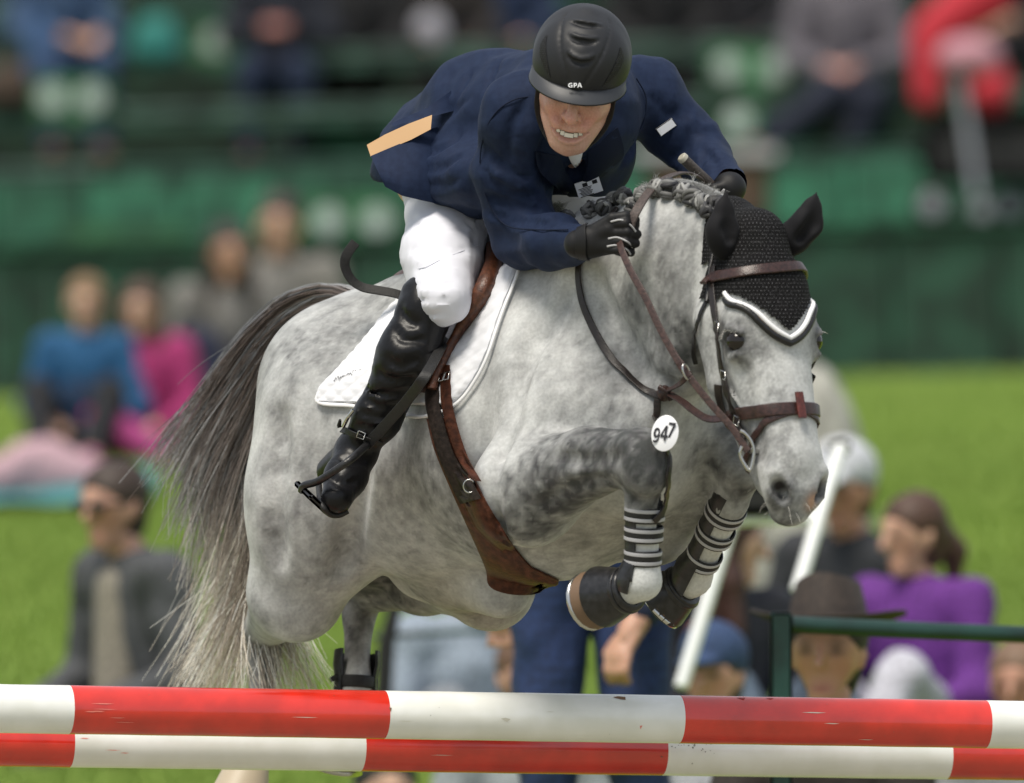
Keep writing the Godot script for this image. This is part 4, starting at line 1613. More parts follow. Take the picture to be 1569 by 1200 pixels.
	# ear covers
	var ears := [[hd(0.035, -0.072, 0.078), W(1113, 291, 0), W(1107, 350, 0)], [hd(0.04, -0.072, -0.066), W(1252, 294, 0), W(1237, 342, 0)]]
	for e in ears:
		var b0: Vector3 = e[0]
		var zz := b0.z + 0.02
		var eye := Vector3(0, CAM_H, CAM_D)
		var on := func(p): return eye + (p - eye) * ((CAM_D - zz) / CAM_D)
		var tip: Vector3 = on.call(e[1])
		var mid: Vector3 = on.call(e[2])
		var ef := Field.new(b0.min(tip).min(mid) - Vector3.ONE * 0.07, b0.max(tip).max(mid) + Vector3.ONE * 0.07, 0.0045)
		var w := (fwd * 0.9 + rgt * 0.3).normalized()
		ef.cap(b0, b0.lerp(mid, 0.5), 0.025, 0.032, 0.02, w, 1.2)
		ef.cap(b0.lerp(mid, 0.5), mid, 0.032, 0.033, 0.02, w, 1.4)
		ef.cap(mid, mid.lerp(tip, 0.5), 0.033, 0.0205, 0.015, w, 1.6)
		ef.cap(mid.lerp(tip, 0.5), tip, 0.0205, 0.002, 0.01, w, 1.6)
		var hol := fwd * 0.030
		ef.cap(b0.lerp(mid, 0.45) + hol, mid + hol, 0.012, 0.017, 0.014, w, 1.0, true)
		ef.cap(mid + hol, mid.lerp(tip, 0.7) + hol * 0.7, 0.017, 0.006, 0.014, w, 1.0, true)
		pw("ear_cover", ef.mesh(), M.ear_cloth, bo)
	# ---- bridle
	var bd := thing("bridle", "dark brown leather bridle with flash noseband on the grey horse's head", "bridle", hd(0.35, -0.1, 0.09))
	mb = MB.new()
	strap(mb, bn, [hd(0.10, -0.11, 0.115), Vector2(1090, 425), Vector2(1115, 420), Vector2(1145, 415), Vector2(1180, 411), Vector2(1210, 408), Vector2(1238, 407), hd(0.10, -0.09, -0.12)], 0.0235, 0.007, 0.002)
	pw("browband", mb.done(), M.leather, bd)
	mb = MB.new()
	strap(mb, bn, [Vector2(1092, 408), Vector2(1090, 440), Vector2(1094, 480), Vector2(1098, 520), Vector2(1105, 565), Vector2(1114, 605), Vector2(1126, 640), Vector2(1137, 668)], 0.0175, 0.005, 0.0)
	pw("cheekpiece", mb.done(), M.leather_dark, bd)
	mb = MB.new()
	strap(mb, hh, [Vector2(1100, 590), Vector2(1104, 620), Vector2(1114, 645), Vector2(1128, 662), Vector2(1140, 676)], 0.019, 0.005, 0.006)
	pw("cheekpiece", mb.done(), M.leather_dark, bd)
	mb = MB.new()
	strap(mb, hh, [Vector2(1088, 450), Vector2(1074, 478), Vector2(1066, 505), Vector2(1063, 535), Vector2(1066, 558)], 0.010, 0.004, 0.003)
	pw("throat_latch", mb.done(), M.leather_black, bd)
	# noseband goes all the way round
	mb = MB.new()
	var nb := []
	for k in 41:
		var an := TAU * k / 40.0
		nb.append(hh.snap(hd(0.385 + 0.012 * cos(an), -0.088 + 0.085 * cos(an), 0.085 * sin(an)), 0.006))
	ups = []
	for p in nb: ups.append(hh.grad(p))
	mb.sweep(nb, ups, round_rect(0.028, 0.008), [], false)
	pw("noseband", mb.done(), M.leather, bd)
	mb = MB.new()
	var fl := []
	for k in 41:
		var an := TAU * k / 40.0
		fl.append(hh.snap(hd(0.448 - 0.045 * cos(an), -0.080 + 0.075 * cos(an), 0.075 * sin(an)), 0.004))
	ups = []
	for p in fl: ups.append(hh.grad(p))
	mb.sweep(fl, ups, round_rect(0.0155, 0.0055), [], false)
	pw("flash_strap", mb.done(), M.leather, bd)
	mb = MB.new()
	strap(mb, hh, [hd(0.365, 0.0, 0.0), hd(0.385, 0.0, 0.0), hd(0.408, 0.0, 0.0), hd(0.420, 0.0, 0.0)], 0.020, 0.008, 0.011, 2)
	pw("keeper", mb.done(), M.leather_red, bd)
	mb = MB.new()
	strap(mb, hh, [hd(0.12, -0.10, -0.11), hd(0.25, -0.10, -0.10), hd(0.33, -0.09, -0.09), hd(0.42, -0.10, -0.08), hd(0.46, -0.10, -0.07)], 0.016, 0.006, 0.003)
	pw("cheekpiece", mb.done(), M.leather_black, bd)
	for q in [hd(0.27, -0.085, -0.098), hd(0.31, -0.085, -0.092), hd(0.44, -0.09, -0.078)]:
		mb = MB.new()
		var p := hh.snap(q, 0.012)
		mb.box(facing(p, hh.grad(p), 0.4), Vector3(0.026, 0.03, 0.010), 0.003)
		pw("buckle_block", mb.done(), M.leather_black, bd)
	for q in [Vector2(1098, 500), Vector2(1108, 575), Vector2(1128, 645)]:
		mb = MB.new()
		var p := surf(hh, q.x, q.y, 0.010)
		var x := facing(p, hh.grad(p), -0.25)
		mb.tube([x * Vector3(-0.009, 0.009, 0), x * Vector3(0.009, 0.009, 0), x * Vector3(0.009, -0.009, 0), x * Vector3(-0.009, -0.009, 0), x * Vector3(-0.009, 0.009, 0)], [0.0018], 5)
		pw("buckle", mb.done(), M.steel, bd)
	# the bit with its D shaped cheek, and the mouthpiece
	mb = MB.new()
	var bz := surf(hh, 1150, 690, 0.012).z + 0.006
	var dee := []
	for q in [Vector2(1134, 660), Vector2(1142, 664), Vector2(1150, 674), Vector2(1155, 689), Vector2(1154, 705), Vector2(1149, 721), Vector2(1140, 710), Vector2(1134, 696), Vector2(1137, 684)]:
		dee.append(W(q.x, q.y, bz))
	mb.tube(smooth(dee, 3), [0.0042], 8)
	mb.tube([W(1148, 690, bz), hd(0.475, -0.085, 0.0), hd(0.475, -0.085, -0.07)], [0.006, 0.007, 0.006], 8)
	pw("bit", mb.done(), M.steel, bd)
	# ---- boots on the legs
	var bk := (Vector3(-0.8, 0.1, -0.2)).normalized()
	tendon_boot("black tendon boot with striped straps on the darker near foreleg", H(989, 752, 0.20), H(984, 880, 0.19), 0.0370, 0.0310, (-fwd + rgt * 0.4).normalized(), [0.27, 0.51, 0.79])
	tendon_boot("black tendon boot with striped straps on the far foreleg under the muzzle", H(1124, 758, -0.165), H(1068, 874, -0.183), 0.0375, 0.0310, (-fwd + rgt * 0.3 + Vector3(-0.3, 0.3, 0)).normalized(), [0.22, 0.50, 0.82])
	for q in [[H(986, 858, 0.19), H(974, 908, 0.196), -fwd + rgt * 0.75 + Vector3(0, -0.25, 0)], [H(1080, 850, -0.18), H(1054, 902, -0.184), -fwd + rgt * 0.6 + Vector3(-0.2, -0.2, 0)]]:
		var fc := thing("fetlock_boot", "black padded fetlock cup under the tendon boot of %s" % ("the near foreleg" if q[0].z > 0.6 else "the far foreleg"), "leg boot", q[0])
		mb = MB.new()
		arc_shell(mb, q[0], q[1], [[0.0, 0.034], [0.25, 0.038], [0.55, 0.0425], [0.8, 0.0425], [1.0, 0.038]], q[2].normalized(), 1.45, 0.0065, 18)
		pw("shell", mb.done(), M.rubber, fc)
	bell_boot("black rubber bell boot on the forefoot that shows its sole", H(968, 902, 0.198), H(922, 915, 0.215))
	bell_boot("black rubber bell boot on the forefoot behind the first", H(1050, 897, -0.178), H(1015, 921, -0.155))
	var an := thing("ankle_boot", "open topped black ankle boot on the far hind leg above the pole", "leg boot", W(546, 1040, -0.69))
	mb = MB.new()
	arc_shell(mb, W(547, 998, -0.695), W(544, 1068, -0.675), [[0.0, 0.044], [0.3, 0.046], [0.6, 0.041], [1.0, 0.043]], Vector3(-0.2, 0, -1), 2.2, 0.007, 20)
	pw("shell", mb.done(), M.boot_black, an)
	mb = MB.new()
	ring(mb, W(545, 1047, -0.685), (W(544, 1068, -0.68) - W(547, 998, -0.695)).normalized(), 0.040, 0.028, 0.009)
	pw("strap", mb.done(), M.strap_black, an)
	mb = MB.new()
	mb.box(facing(W(514, 1038, -0.66), Vector3(0.2, 0.1, 1), 0.5), Vector3(0.028, 0.012, 0.004), 0.001)
	pw("strap_end", mb.done(), M.strap_black, an)

# ---------------------------------------------------------------- rider
var jf: Field
var hc: Vector3
var hx: Vector3
var hup: Vector3
var hf: Vector3

func hp(x: float, u: float, f: float) -> Vector3:
	return hc + hx * x + hup * u + hf * f

func torso_bones(f: Field, g: float):
	# g: how far the cloth stands off the body
	var k := 0.05
	var up := Vector3.UP
	f.cap(H(690, 248, 0.0), H(762, 198, 0.02), 0.150 + g, 0.152 + g, k)
	f.cap(H(762, 198, 0.02), H(868, 172, 0.04), 0.152 + g, 0.142 + g, k)
	f.cap(H(868, 172, 0.04), H(803, 178, 0.195), 0.100 + g, 0.080 + g, k)
	f.cap(H(868, 165, 0.02), H(985, 146, -0.19), 0.100 + g, 0.072 + g, k)
	f.cap(H(868, 225, 0.02), H(915, 245, -0.06), 0.085 + g, 0.07 + g, k)

func arm_bones(f: Field, g: float):
	var k := 0.03
	f.chain([[H(803, 178, 0.195), 0.076 + g], [H(790, 260, 0.185), 0.068 + g], [H(802, 358, 0.16), 0.055 + g], [H(845, 372, 0.175), 0.046 + g], [H(896, 372, 0.195), 0.026 + g]], k)
	f.chain([[H(985, 146, -0.19), 0.066 + g], [H(1035, 198, -0.25), 0.052 + g], [H(1078, 238, -0.30), 0.046 + g], [H(1118, 288, -0.22), 0.026 + g]], k)

func leg_bones(f: Field, g: float):
	var k := 0.04
	f.cap(H(690, 285, 0.10), H(678, 395, 0.22), 0.096 + g, 0.080 + g, k)
	f.cap(H(678, 395, 0.22), H(681, 458, 0.29), 0.078 + g, 0.057 + g, k)
	f.cap(H(845, 290, -0.13), H(1010, 440, -0.29), 0.09 + g, 0.06 + g, k)
	f.cap(H(690, 270, 0.08), H(845, 280, -0.12), 0.10 + g, 0.10 + g, k)

func calf_bones(f: Field, side: float, g: float):
	var k := 0.03
	if side > 0:
		f.chain([[H(654, 470, 0.30), 0.056 + g], [H(624, 545, 0.345), 0.058 + g], [H(578, 640, 0.375), 0.044 + g], [H(546, 690, 0.385), 0.036 + g]], k)
		f.cap(H(546, 690, 0.385), H(508, 722, 0.375), 0.036 + g, 0.030 + g, 0.02)
		f.chain([[H(546, 695, 0.385), 0.036 + g], [H(530, 730, 0.43), 0.038 + g], [H(516, 764, 0.475), 0.030 + g]], 0.025, rgt, 0.95)
	else:
		f.chain([[H(1000, 470, -0.30), 0.056 + g], [H(985, 545, -0.345), 0.058 + g], [H(950, 640, -0.375), 0.044 + g], [H(920, 690, -0.385), 0.036 + g], [H(990, 745, -0.42), 0.034 + g]], k)

func finger(mb: Field, pts: Array, r: float):
	var ch := []
	for k in pts.size():
		ch.append([pts[k], r * (1.0 - 0.06 * k)])
	mb.chain(ch, 0.004)

func crease(f: Field, px: Array, r: float, k: float, raise := 0.0):
	# a fold: a valley along the line, with a soft ridge beside it
	var pts := []
	for q in px:
		pts.append(surf(f, q[0], q[1], 0.0))
	pts = smooth(pts, 4)
	var n := pts.size()
	if raise > 0.0:
		for j in n - 1:
			var s := (pts[mini(j + 1, n - 1)] - pts[maxi(j - 1, 0)] as Vector3).normalized().cross(f.grad(pts[j])).normalized()
			f.cap(pts[j] + s * raise * 1.6 - f.grad(pts[j]) * raise * 0.35, pts[j + 1] + s * raise * 1.6 - f.grad(pts[j + 1]) * raise * 0.35, raise, raise, raise * 1.2)
	for j in n - 1:
		var w := sin(PI * (j + 0.7) / n)
		f.cap(pts[j], pts[j + 1], r * w, r * w, k, Vector3.ZERO, 1.0, true)

func rider():
	hc = H(891, 92, 0.17)
	hup = Vector3(0.13, 0.87, 0.46).normalized()
	hf = Vector3(-0.10, -0.46, 0.88)
	hf = (hf - hup * hf.dot(hup)).normalized()
	hx = hup.cross(hf).normalized()
	var root := thing("rider", "person in navy riding jacket and black helmet crouched over the grey horse's neck", "person", H(700, 430, 0.0))
	var lo := Vector3(-0.50, 1.62, -0.55)
	var hi := Vector3(0.62, 2.82, 1.25)
	# the body under the clothes, with a head of its own finer grid
	var bf := Field.new(lo, hi, 0.016)
	torso_bones(bf, -0.014)
	arm_bones(bf, -0.010)
	leg_bones(bf, -0.012)
	calf_bones(bf, 1, -0.012)
	calf_bones(bf, -1, -0.012)
	bf.cap(H(868, 165, 0.04), hp(0, -0.09, -0.03), 0.07, 0.055, 0.03)
	var body := bf.mesh(skin_tone)
	var f := Field.new(hc - Vector3(0.16, 0.28, 0.18), hc + Vector3(0.16, 0.16, 0.22), 0.0046)
	face_bones(f)
	f.mesh(skin_tone, null, null, body)
	pw("body", body, M.skin, root)
	face_details(root, f)
	helmet(root)
	# ---- breeches
	var br := Field.new(lo, hi, 0.011)
	leg_bones(br, 0.004)
	br.cap(H(700, 255, 0.0), H(740, 225, 0.0), 0.14, 0.12, 0.05)
	for q in [[[632, 410], [655, 418], [680, 414]], [[632, 430], [655, 440], [690, 436]], [[636, 452], [660, 462], [695, 456]], [[640, 474], [664, 484], [690, 480]], [[730, 340], [700, 352], [660, 350]], [[738, 360], [715, 380], [690, 388]], [[625, 330], [650, 345], [690, 345]], [[628, 380], [650, 390], [690, 384]], [[735, 330], [725, 365], [722, 400]]]:
		crease(br, q, 0.002, 0.010, 0.0045)
	var nz := FastNoiseLite.new()
	nz.seed = 14
	nz.frequency = 9.0
	nz.fractal_octaves = 3
	pw("breeches", br.mesh(null, null, func(p, n): return 0.006 * nz.get_noise_3d(p.x * 1.0, p.y * 1.6, p.z * 1.0)), M.breeches, root)
	# seam and knee patch edge on the breeches
	var mb := MB.new()
	var seam := []
	for q in [Vector2(735, 375), Vector2(705, 386), Vector2(675, 398), Vector2(655, 408), Vector2(640, 412)]:
		seam.append(surf(br, q.x, q.y, -0.0002))
	mb.tube(smooth(seam, 5), [0.0009], 5)
	pw("seam", mb.done(), M.breeches, root)
	# ---- jacket
	jf = Field.new(lo, hi, 0.0095)
	torso_bones(jf, 0.012)
	# skirt of the jacket that spreads over the seat
	jf.cap(H(680, 250, 0.02), H(640, 255, 0.10), 0.14, 0.085, 0.05)
	jf.cap(H(640, 250, 0.10), H(615, 262, 0.12), 0.085, 0.052, 0.05)
	jf.cap(H(655, 275, 0.13), H(740, 300, 0.14), 0.060, 0.045, 0.05)
	# folds of the cloth
	jf.cap(H(880, 262, 0.06), H(884, 225, 0.07), 0.020, 0.022, 0.02, Vector3.ZERO, 1.0, true)
	jf.cap(H(650, 255, 0.17), H(735, 272, 0.20), 0.085, 0.075, 0.05)
	# everything below the hem is cut away
	var hem := [[545, 330, 0.10], [600, 366, 0.17], [645, 386, 0.22], [700, 396, 0.24], [765, 412, 0.22]]
	for k in 4:
		jf.cap(H(hem[k][0], hem[k][1], hem[k][2]), H(hem[k + 1][0], hem[k + 1][1], hem[k + 1][2]), 0.112, 0.112, 0.012, Vector3.ZERO, 1.0, true)
	arm_bones(jf, 0.013)
	for q in [[[748, 235], [775, 262], [815, 275]], [[742, 262], [772, 292], [820, 300]], [[745, 300], [785, 318], [835, 322]], [[752, 332], [800, 338], [850, 345]], [[838, 200], [826, 240], [834, 290]], [[800, 160], [782, 200], [776, 240]],
			[[705, 205], [680, 222], [645, 232]], [[708, 240], [680, 255], [640, 262]], [[706, 275], [680, 284], [640, 284]], [[722, 150], [690, 175], [655, 205]], [[720, 110], [700, 150], [675, 190]], [[765, 90], [750, 115], [742, 140]],
			[[1000, 150], [1020, 175], [1022, 215]], [[1030, 170], [1050, 200], [1048, 240]], [[1065, 205], [1078, 232], [1072, 262]], [[1085, 235], [1098, 258], [1092, 285]], [[985, 190], [970, 225], [950, 250]], [[850, 245], [840, 275], [850, 300]]]:
		crease(jf, q, 0.005, 0.016, 0.005 if q[0][0] > 725 else 0.0)
	var n1 := FastNoiseLite.new()
	n1.seed = 23
	n1.frequency = 5.5
	n1.fractal_octaves = 2
	var n2 := FastNoiseLite.new()
	n2.seed = 29
	n2.noise_type = FastNoiseLite.TYPE_SIMPLEX
	n2.fractal_type = FastNoiseLite.FRACTAL_RIDGED
	n2.frequency = 4.2
	n2.fractal_octaves = 2
	n2.fractal_gain = 0.35
	var el := H(802, 345, 0.16)
	var el2 := H(1078, 238, -0.30)
	var fold := func(p, n):
		var q: Vector3 = p
		var w := 0.45 + 1.1 * exp(-q.distance_squared_to(el) / 0.016) + 1.0 * exp(-q.distance_squared_to(el2) / 0.012)
		return 0.011 * n1.get_noise_3dv(q) + 0.0095 * w * (n2.get_noise_3d(q.x * 1.0 + q.y * 0.8, q.y * 1.5 - q.x * 0.5, q.z * 0.8) - 0.2)
	var cuff1 := H(893, 372, 0.195)
	var cd1 := (H(896, 372, 0.195) - H(845, 372, 0.175)).normalized()
	var cuff2 := H(1114, 284, -0.226)
	var cd2 := (H(1118, 288, -0.22) - H(1078, 238, -0.30)).normalized()
	var uncut := func(p):
		if (p - cuff1).dot(cd1) > 0.012 and p.distance_to(cuff1) < 0.08:
			return false
		return not ((p - cuff2).dot(cd2) > 0.010 and p.distance_to(cuff2) < 0.07)
	pw("jacket", jf.mesh(null, uncut, fold), M.jacket, root)
	# vent flap at the back with its tan lining
	mb = MB.new()
	var zf := surf(jf, 640, 225).z + 0.035
	var a := [Vector2(562, 222), Vector2(590, 206), Vector2(625, 190), Vector2(662, 176)]
	var b := [Vector2(568, 240), Vector2(596, 228), Vector2(630, 214), Vector2(660, 198)]
	var rows := []
	for k in 4:
		for t in 4:
			var q: Vector2 = a[k].lerp(b[k], t / 3.0)
			rows.append(W(q.x, q.y, zf - 0.02 + 0.02 * k / 3.0 + 0.012 * t / 3.0))
	mb.grid(rows, 4)
	pw("lining", mb.done(), M.lining, root)
	mb = MB.new()
	rows = []
	a = [Vector2(599, 189), Vector2(625, 178), Vector2(655, 165), Vector2(690, 140), Vector2(715, 125)]
	b = [Vector2(602, 193), Vector2(628, 186), Vector2(656, 180), Vector2(695, 170), Vector2(730, 165)]
	for k in 5:
		for t in 4:
			var q: Vector2 = a[k].lerp(b[k], t / 3.0)
			rows.append(W(q.x, q.y, zf - 0.04 + [0.0, 0.005, 0.01, -0.01, -0.09][k] + 0.02 * t / 3.0))
	mb.grid(rows, 4)
	pw("vent_flap", mb.done(), M.jacket, root)
	mb = MB.new()
	rows = []
	a = [Vector2(568, 239), Vector2(596, 227), Vector2(630, 213), Vector2(664, 196), Vector2(700, 190)]
	b = [Vector2(590, 286), Vector2(616, 300), Vector2(650, 308), Vector2(690, 316), Vector2(720, 322)]
	for k in 5:
		for t in 7:
			var q: Vector2 = a[k].lerp(b[k], t / 6.0)
			rows.append(W(q.x, q.y, zf - 0.005 + [0.0, 0.006, 0.006, -0.03, -0.11][k] + 0.05 * sin(t / 6.0 * 2.0) + 0.004 * sin(k * 2.0 + t)))
	mb.grid(rows, 7)
	pw("skirt_panel", mb.done(), M.jacket, root)
	# white stock, dark lapels, competitor label, arm badge
	mb = MB.new()
	var st := surf(jf, 880, 238, 0.0)
	patch(mb, jf, [Vector2(866, 226), Vector2(870, 238), Vector2(876, 250), Vector2(881, 256)], [Vector2(893, 226), Vector2(891, 238), Vector2(887, 250), Vector2(883, 256)], 4, 0.002, 0.006)
	pw("stock_tie", mb.done(), M.shirt, root)
	for q in [[[Vector2(858, 238), Vector2(866, 262), Vector2(880, 285), Vector2(888, 300)], [Vector2(820, 232), Vector2(826, 262), Vector2(850, 285), Vector2(872, 300)]], [[Vector2(900, 232), Vector2(900, 250), Vector2(893, 275), Vector2(884, 300)], [Vector2(945, 195), Vector2(955, 235), Vector2(935, 258), Vector2(900, 290)]]]:
		mb = MB.new()
		patch(mb, jf, q[0], q[1], 6, 0.004, 0.005)
		pw("lapel", mb.done(), M.jacket_dark, root)
	var lp := surf(jf, 902, 287, 0.016)
	var lx := facing(lp, eyedir(lp) * 0.7 + jf.grad(lp) * 0.5, 0.36)
	mb = MB.new()
	mb.box(lx, Vector3(0.056, 0.038, 0.0012), 0.0004)
	var lb := pw("paper_label", mb.done(), M.paper, root)
	for k in 9:
		mb = MB.new()
		var big := k >= 7
		var sz := Vector3(0.011, 0.009, 0.0004) if big else Vector3(0.030 - 0.004 * (k % 3), 0.0016, 0.0004)
		var at := Vector3(-0.006 + 0.022 * (k - 7), 0.009, 0.0012) if big else Vector3(-0.008, 0.002 - 0.0032 * k, 0.0012)
		mb.box(lx * Transform3D(Basis.IDENTITY, at), sz)
		pw("print_line", mb.done(), M.ink, lb)
	var ap := surf(jf, 1021, 195, 0.003)
	mb = MB.new()
	mb.box(facing(surf(jf, 1021, 195, 0.006), jf.grad(ap), 0.62), Vector3(0.043, 0.021, 0.004), 0.0015)
	pw("arm_badge", mb.done(), M.paper, root)
	mb = MB.new()
	mb.ball(surf(jf, 866, 293, 0.006), Vector3(0.008, 0.008, 0.005), Basis.IDENTITY, 6, 10)
	pw("button", mb.done(), M.ink, root)
	# seams of the sleeve and collar
	for q in [[Vector2(812, 148), Vector2(790, 152), Vector2(766, 166), Vector2(748, 190), Vector2(738, 222), Vector2(735, 250)], [Vector2(735, 260), Vector2(748, 310), Vector2(775, 345), Vector2(820, 352), Vector2(870, 352)], [Vector2(975, 120), Vector2(990, 150), Vector2(985, 190), Vector2(970, 215)]]:
		mb = MB.new()
		var sp := []
		for e in q:
			sp.append(surf(jf, e.x, e.y, 0.002))
		mb.tube(smooth(sp, 5), [0.0016], 5)
		pw("seam", mb.done(), M.jacket_dark, root)
	# ---- boots
	for side: float in [1.0, -1.0]:
		var bt := Field.new(Vector3(-0.50, 1.60, -0.75), Vector3(0.45, 2.25, 0.65), 0.0085)
		calf_bones(bt, side, 0.004)
		if side > 0:
			# slanted top that rises at the outside of the knee
			bt.cap(H(640, 448, 0.315), H(650, 470, 0.31), 0.030, 0.05, 0.03)
		if side > 0:
			for q in [[[566, 596], [592, 606], [622, 600]], [[560, 612], [585, 625], [615, 620]], [[552, 630], [578, 640], [604, 640]], [[580, 570], [604, 584], [632, 580]], [[590, 545], [612, 560], [640, 552]], [[542, 652], [566, 656], [590, 660]], [[604, 505], [620, 520], [648, 522]], [[520, 700], [538, 708], [560, 706]], [[505, 730], [524, 742], [548, 738]], [[612, 470], [622, 490], [640, 496]]]:
				crease(bt, q, 0.0035, 0.014, 0.0)
		var wr := func(p, n): return 0.0018 * (n2.get_noise_3d(p.x * 1.6 - p.y * 2.6, p.y * 4.0 + p.x * 1.8, p.z * 1.0) - 0.3) * (1.0 if p.y > 1.86 else 0.25)
		var o := pw("riding_boot", bt.mesh(null, null, wr), M.boot, root)
		if side > 0:
			mb = MB.new()
			# sole
			var so := []
			for q in [Vector2(470, 746), Vector2(484, 770), Vector2(503, 788), Vector2(520, 795), Vector2(538, 786)]:
				so.append(surf(bt, q.x, q.y, 0.0) + Vector3(0, -0.003, 0))
			mb.tube(smooth(so, 4), [0.007], 6)
			pw("sole", mb.done(), M.strap_black, o)
			mb = MB.new()
			strap(mb, bt, [Vector2(516, 652), Vector2(530, 660), Vector2(548, 668), Vector2(566, 675), Vector2(584, 680)], 0.014, 0.004, 0.003)
			mb.tube([surf(bt, 520, 655, 0.012), surf(bt, 511, 645, 0.016), surf(bt, 504, 637, 0.02)], [0.005, 0.005, 0.003], 6)
			pw("spur_strap", mb.done(), M.strap_black, o)
			mb = MB.new()
			mb.tube(smooth([surf(bt, 541, 628, 0.008), surf(bt, 533, 640, 0.012), surf(bt, 526, 654, 0.012)], 4), [0.0042], 7)
			pw("spur", mb.done(), M.steel, o)
			mb = MB.new()
			var bp := surf(bt, 553, 667, 0.009)
			var bx := facing(bp, eyedir(bp), -0.35)
			mb.tube([bx * Vector3(-0.008, 0.007, 0), bx * Vector3(0.008, 0.007, 0), bx * Vector3(0.008, -0.007, 0), bx * Vector3(-0.008, -0.007, 0), bx * Vector3(-0.008, 0.007, 0)], [0.0016], 5)
			pw("buckle", mb.done(), M.steel, o)
			# ---- stirrup
			var sr := thing("stirrup", "black stirrup iron and leather at the rider's foot", "stirrup", H(520, 720, 0.42))
			mb = MB.new()
			var sl := []
			var top_ := surf(hb, 690, 505)
			sl.append(W(690, 505, top_.z + 0.03))
			for q in [Vector2(655, 570), Vector2(625, 612), Vector2(590, 652), Vector2(562, 682)]:
				var p := surf(bt, q.x, q.y, 0.006)
				sl.append(W(q.x, q.y, maxf(p.z, H(q.x, q.y, 0.40).z)))
			sl = smooth(sl, 5)
			mb.sweep(sl, [Vector3(-0.15, 0.1, 1).normalized()], round_rect(0.024, 0.005))
			pw("stirrup_leather", mb.done(), M.strap_black, sr)
			mb = MB.new()
			var tz := H(516, 764, 0.475).z + 0.03
			var ir := smooth([W(562, 682, sl[-1].z + 0.004), W(540, 702, tz + 0.025), W(512, 722, tz + 0.02), W(486, 738, tz - 0.01), W(466, 744, tz - 0.03), W(462, 752, tz - 0.05)], 4)
			mb.tube(ir, [0.0085, 0.0085], 8)
			pw("iron", mb.done(), M.boot_black, sr)
			mb = MB.new()
			mb.box(Transform3D(Basis(Vector3(0, 0, 1), -0.75) * Basis(Vector3(0, 1, 0), 0.5), W(478, 763, tz - 0.05)), Vector3(0.065, 0.014, 0.10), 0.005)
			pw("tread", mb.done(), M.boot_black, sr)
	gloves(root)
	reins_and_whip()

func skin_tone(p: Vector3, n: Vector3) -> Color:
	var q := p - hc
	var x := q.dot(hx)
	var u := q.dot(hup)
	var f := q.dot(hf)
	var c := Color(0.68, 0.42, 0.33)
	# warmer cheeks and nose, pink lips
	var w := exp(-(pow(absf(x) - 0.042, 2) + pow(u + 0.095, 2)) / 0.0006) * 0.7 + exp(-(x * x + pow(u + 0.08, 2)) / 0.0003) * 0.5
	c = c.lerp(Color(0.62, 0.28, 0.21), clampf(w, 0, 1))
	w = exp(-(x * x / 0.0009 + pow(u + 0.1345 - x * x * 8.0, 2) / 0.00014)) if f > 0.05 else 0.0
	c = c.lerp(Color(0.50, 0.20, 0.17), clampf(w, 0, 0.85))
	# shaven jaw
	w = smoothstep(-0.125, -0.165, u) * 0.22
	return c.lerp(Color(0.32, 0.22, 0.18), w)

func face_bones(f: Field):
	var k := 0.018
	f.cap(hp(0, 0.0, -0.01), hp(0, -0.03, 0.02), 0.085, 0.078, k)
	f.cap(hp(0, -0.07, 0.03), hp(0, -0.12, 0.035), 0.066, 0.055, k)
	for s: float in [-1.0, 1.0]:
		f.cap(hp(s * 0.052, -0.11, 0.0), hp(s * 0.022, -0.168, 0.062), 0.030, 0.022, k)
		f.cap(hp(s * 0.042, -0.082, 0.072), hp(s * 0.050, -0.085, 0.03), 0.022, 0.026, k)
		# creases of the grimace
		f.cap(hp(s * 0.020, -0.093, 0.102), hp(s * 0.036, -0.132, 0.088), 0.0035, 0.0035, 0.008, Vector3.ZERO, 1.0, true)
		f.cap(hp(s * 0.028, -0.112, 0.096), hp(s * 0.036, -0.105, 0.088), 0.014, 0.013, 0.012)
		# brow, eye hollow
		f.cap(hp(s * 0.014, -0.030, 0.092), hp(s * 0.045, -0.030, 0.078), 0.012, 0.010, 0.01)
		f.cap(hp(s * 0.031, -0.050, 0.100), hp(s * 0.031, -0.050, 0.096), 0.014, 0.012, 0.012, Vector3.ZERO, 1.0, true)
		f.cap(hp(s * 0.012, -0.088, 0.103), hp(s * 0.013, -0.088, 0.100), 0.010, 0.010, 0.006)
		f.cap(hp(s * 0.077, -0.045, -0.01), hp(s * 0.077, -0.085, -0.005), 0.016, 0.010, 0.01)
	f.cap(hp(0, -0.045, 0.094), hp(0, -0.084, 0.121), 0.0095, 0.0135, 0.010)
	f.cap(hp(0, -0.165, 0.072), hp(0, -0.175, 0.070), 0.024, 0.021, k)
	# lips round an open, clenched mouth
	f.cap(hp(0, -0.130, 0.085), hp(0, -0.131, 0.086), 0.030, 0.030, 0.012, hf, 1.6)
	for e in [[-0.1205, 0.0045], [-0.1495, 0.0055]]:
		var ch := []
		for j in 7:
			var t := (j - 3) / 3.0
			ch.append([hp(t * 0.043, e[0] + (0.0095 if e[0] > -0.13 else 0.020) * t * t - 0.0, 0.100 - 0.018 * t * t), e[1] * (1 - 0.35 * t * t)])
		f.chain(ch, 0.006)
	var mo := []
	for j in 7:
		var t := (j - 3) / 3.0
		mo.append([hp(t * 0.039, -0.1358 + 0.0150 * t * t, 0.105 - 0.016 * t * t), 0.0105 * (1 - 0.55 * t * t)])
	for j in 6:
		f.cap(mo[j][0], mo[j + 1][0], mo[j][1], mo[j + 1][1], 0.003, Vector3.ZERO, 1.0, true)

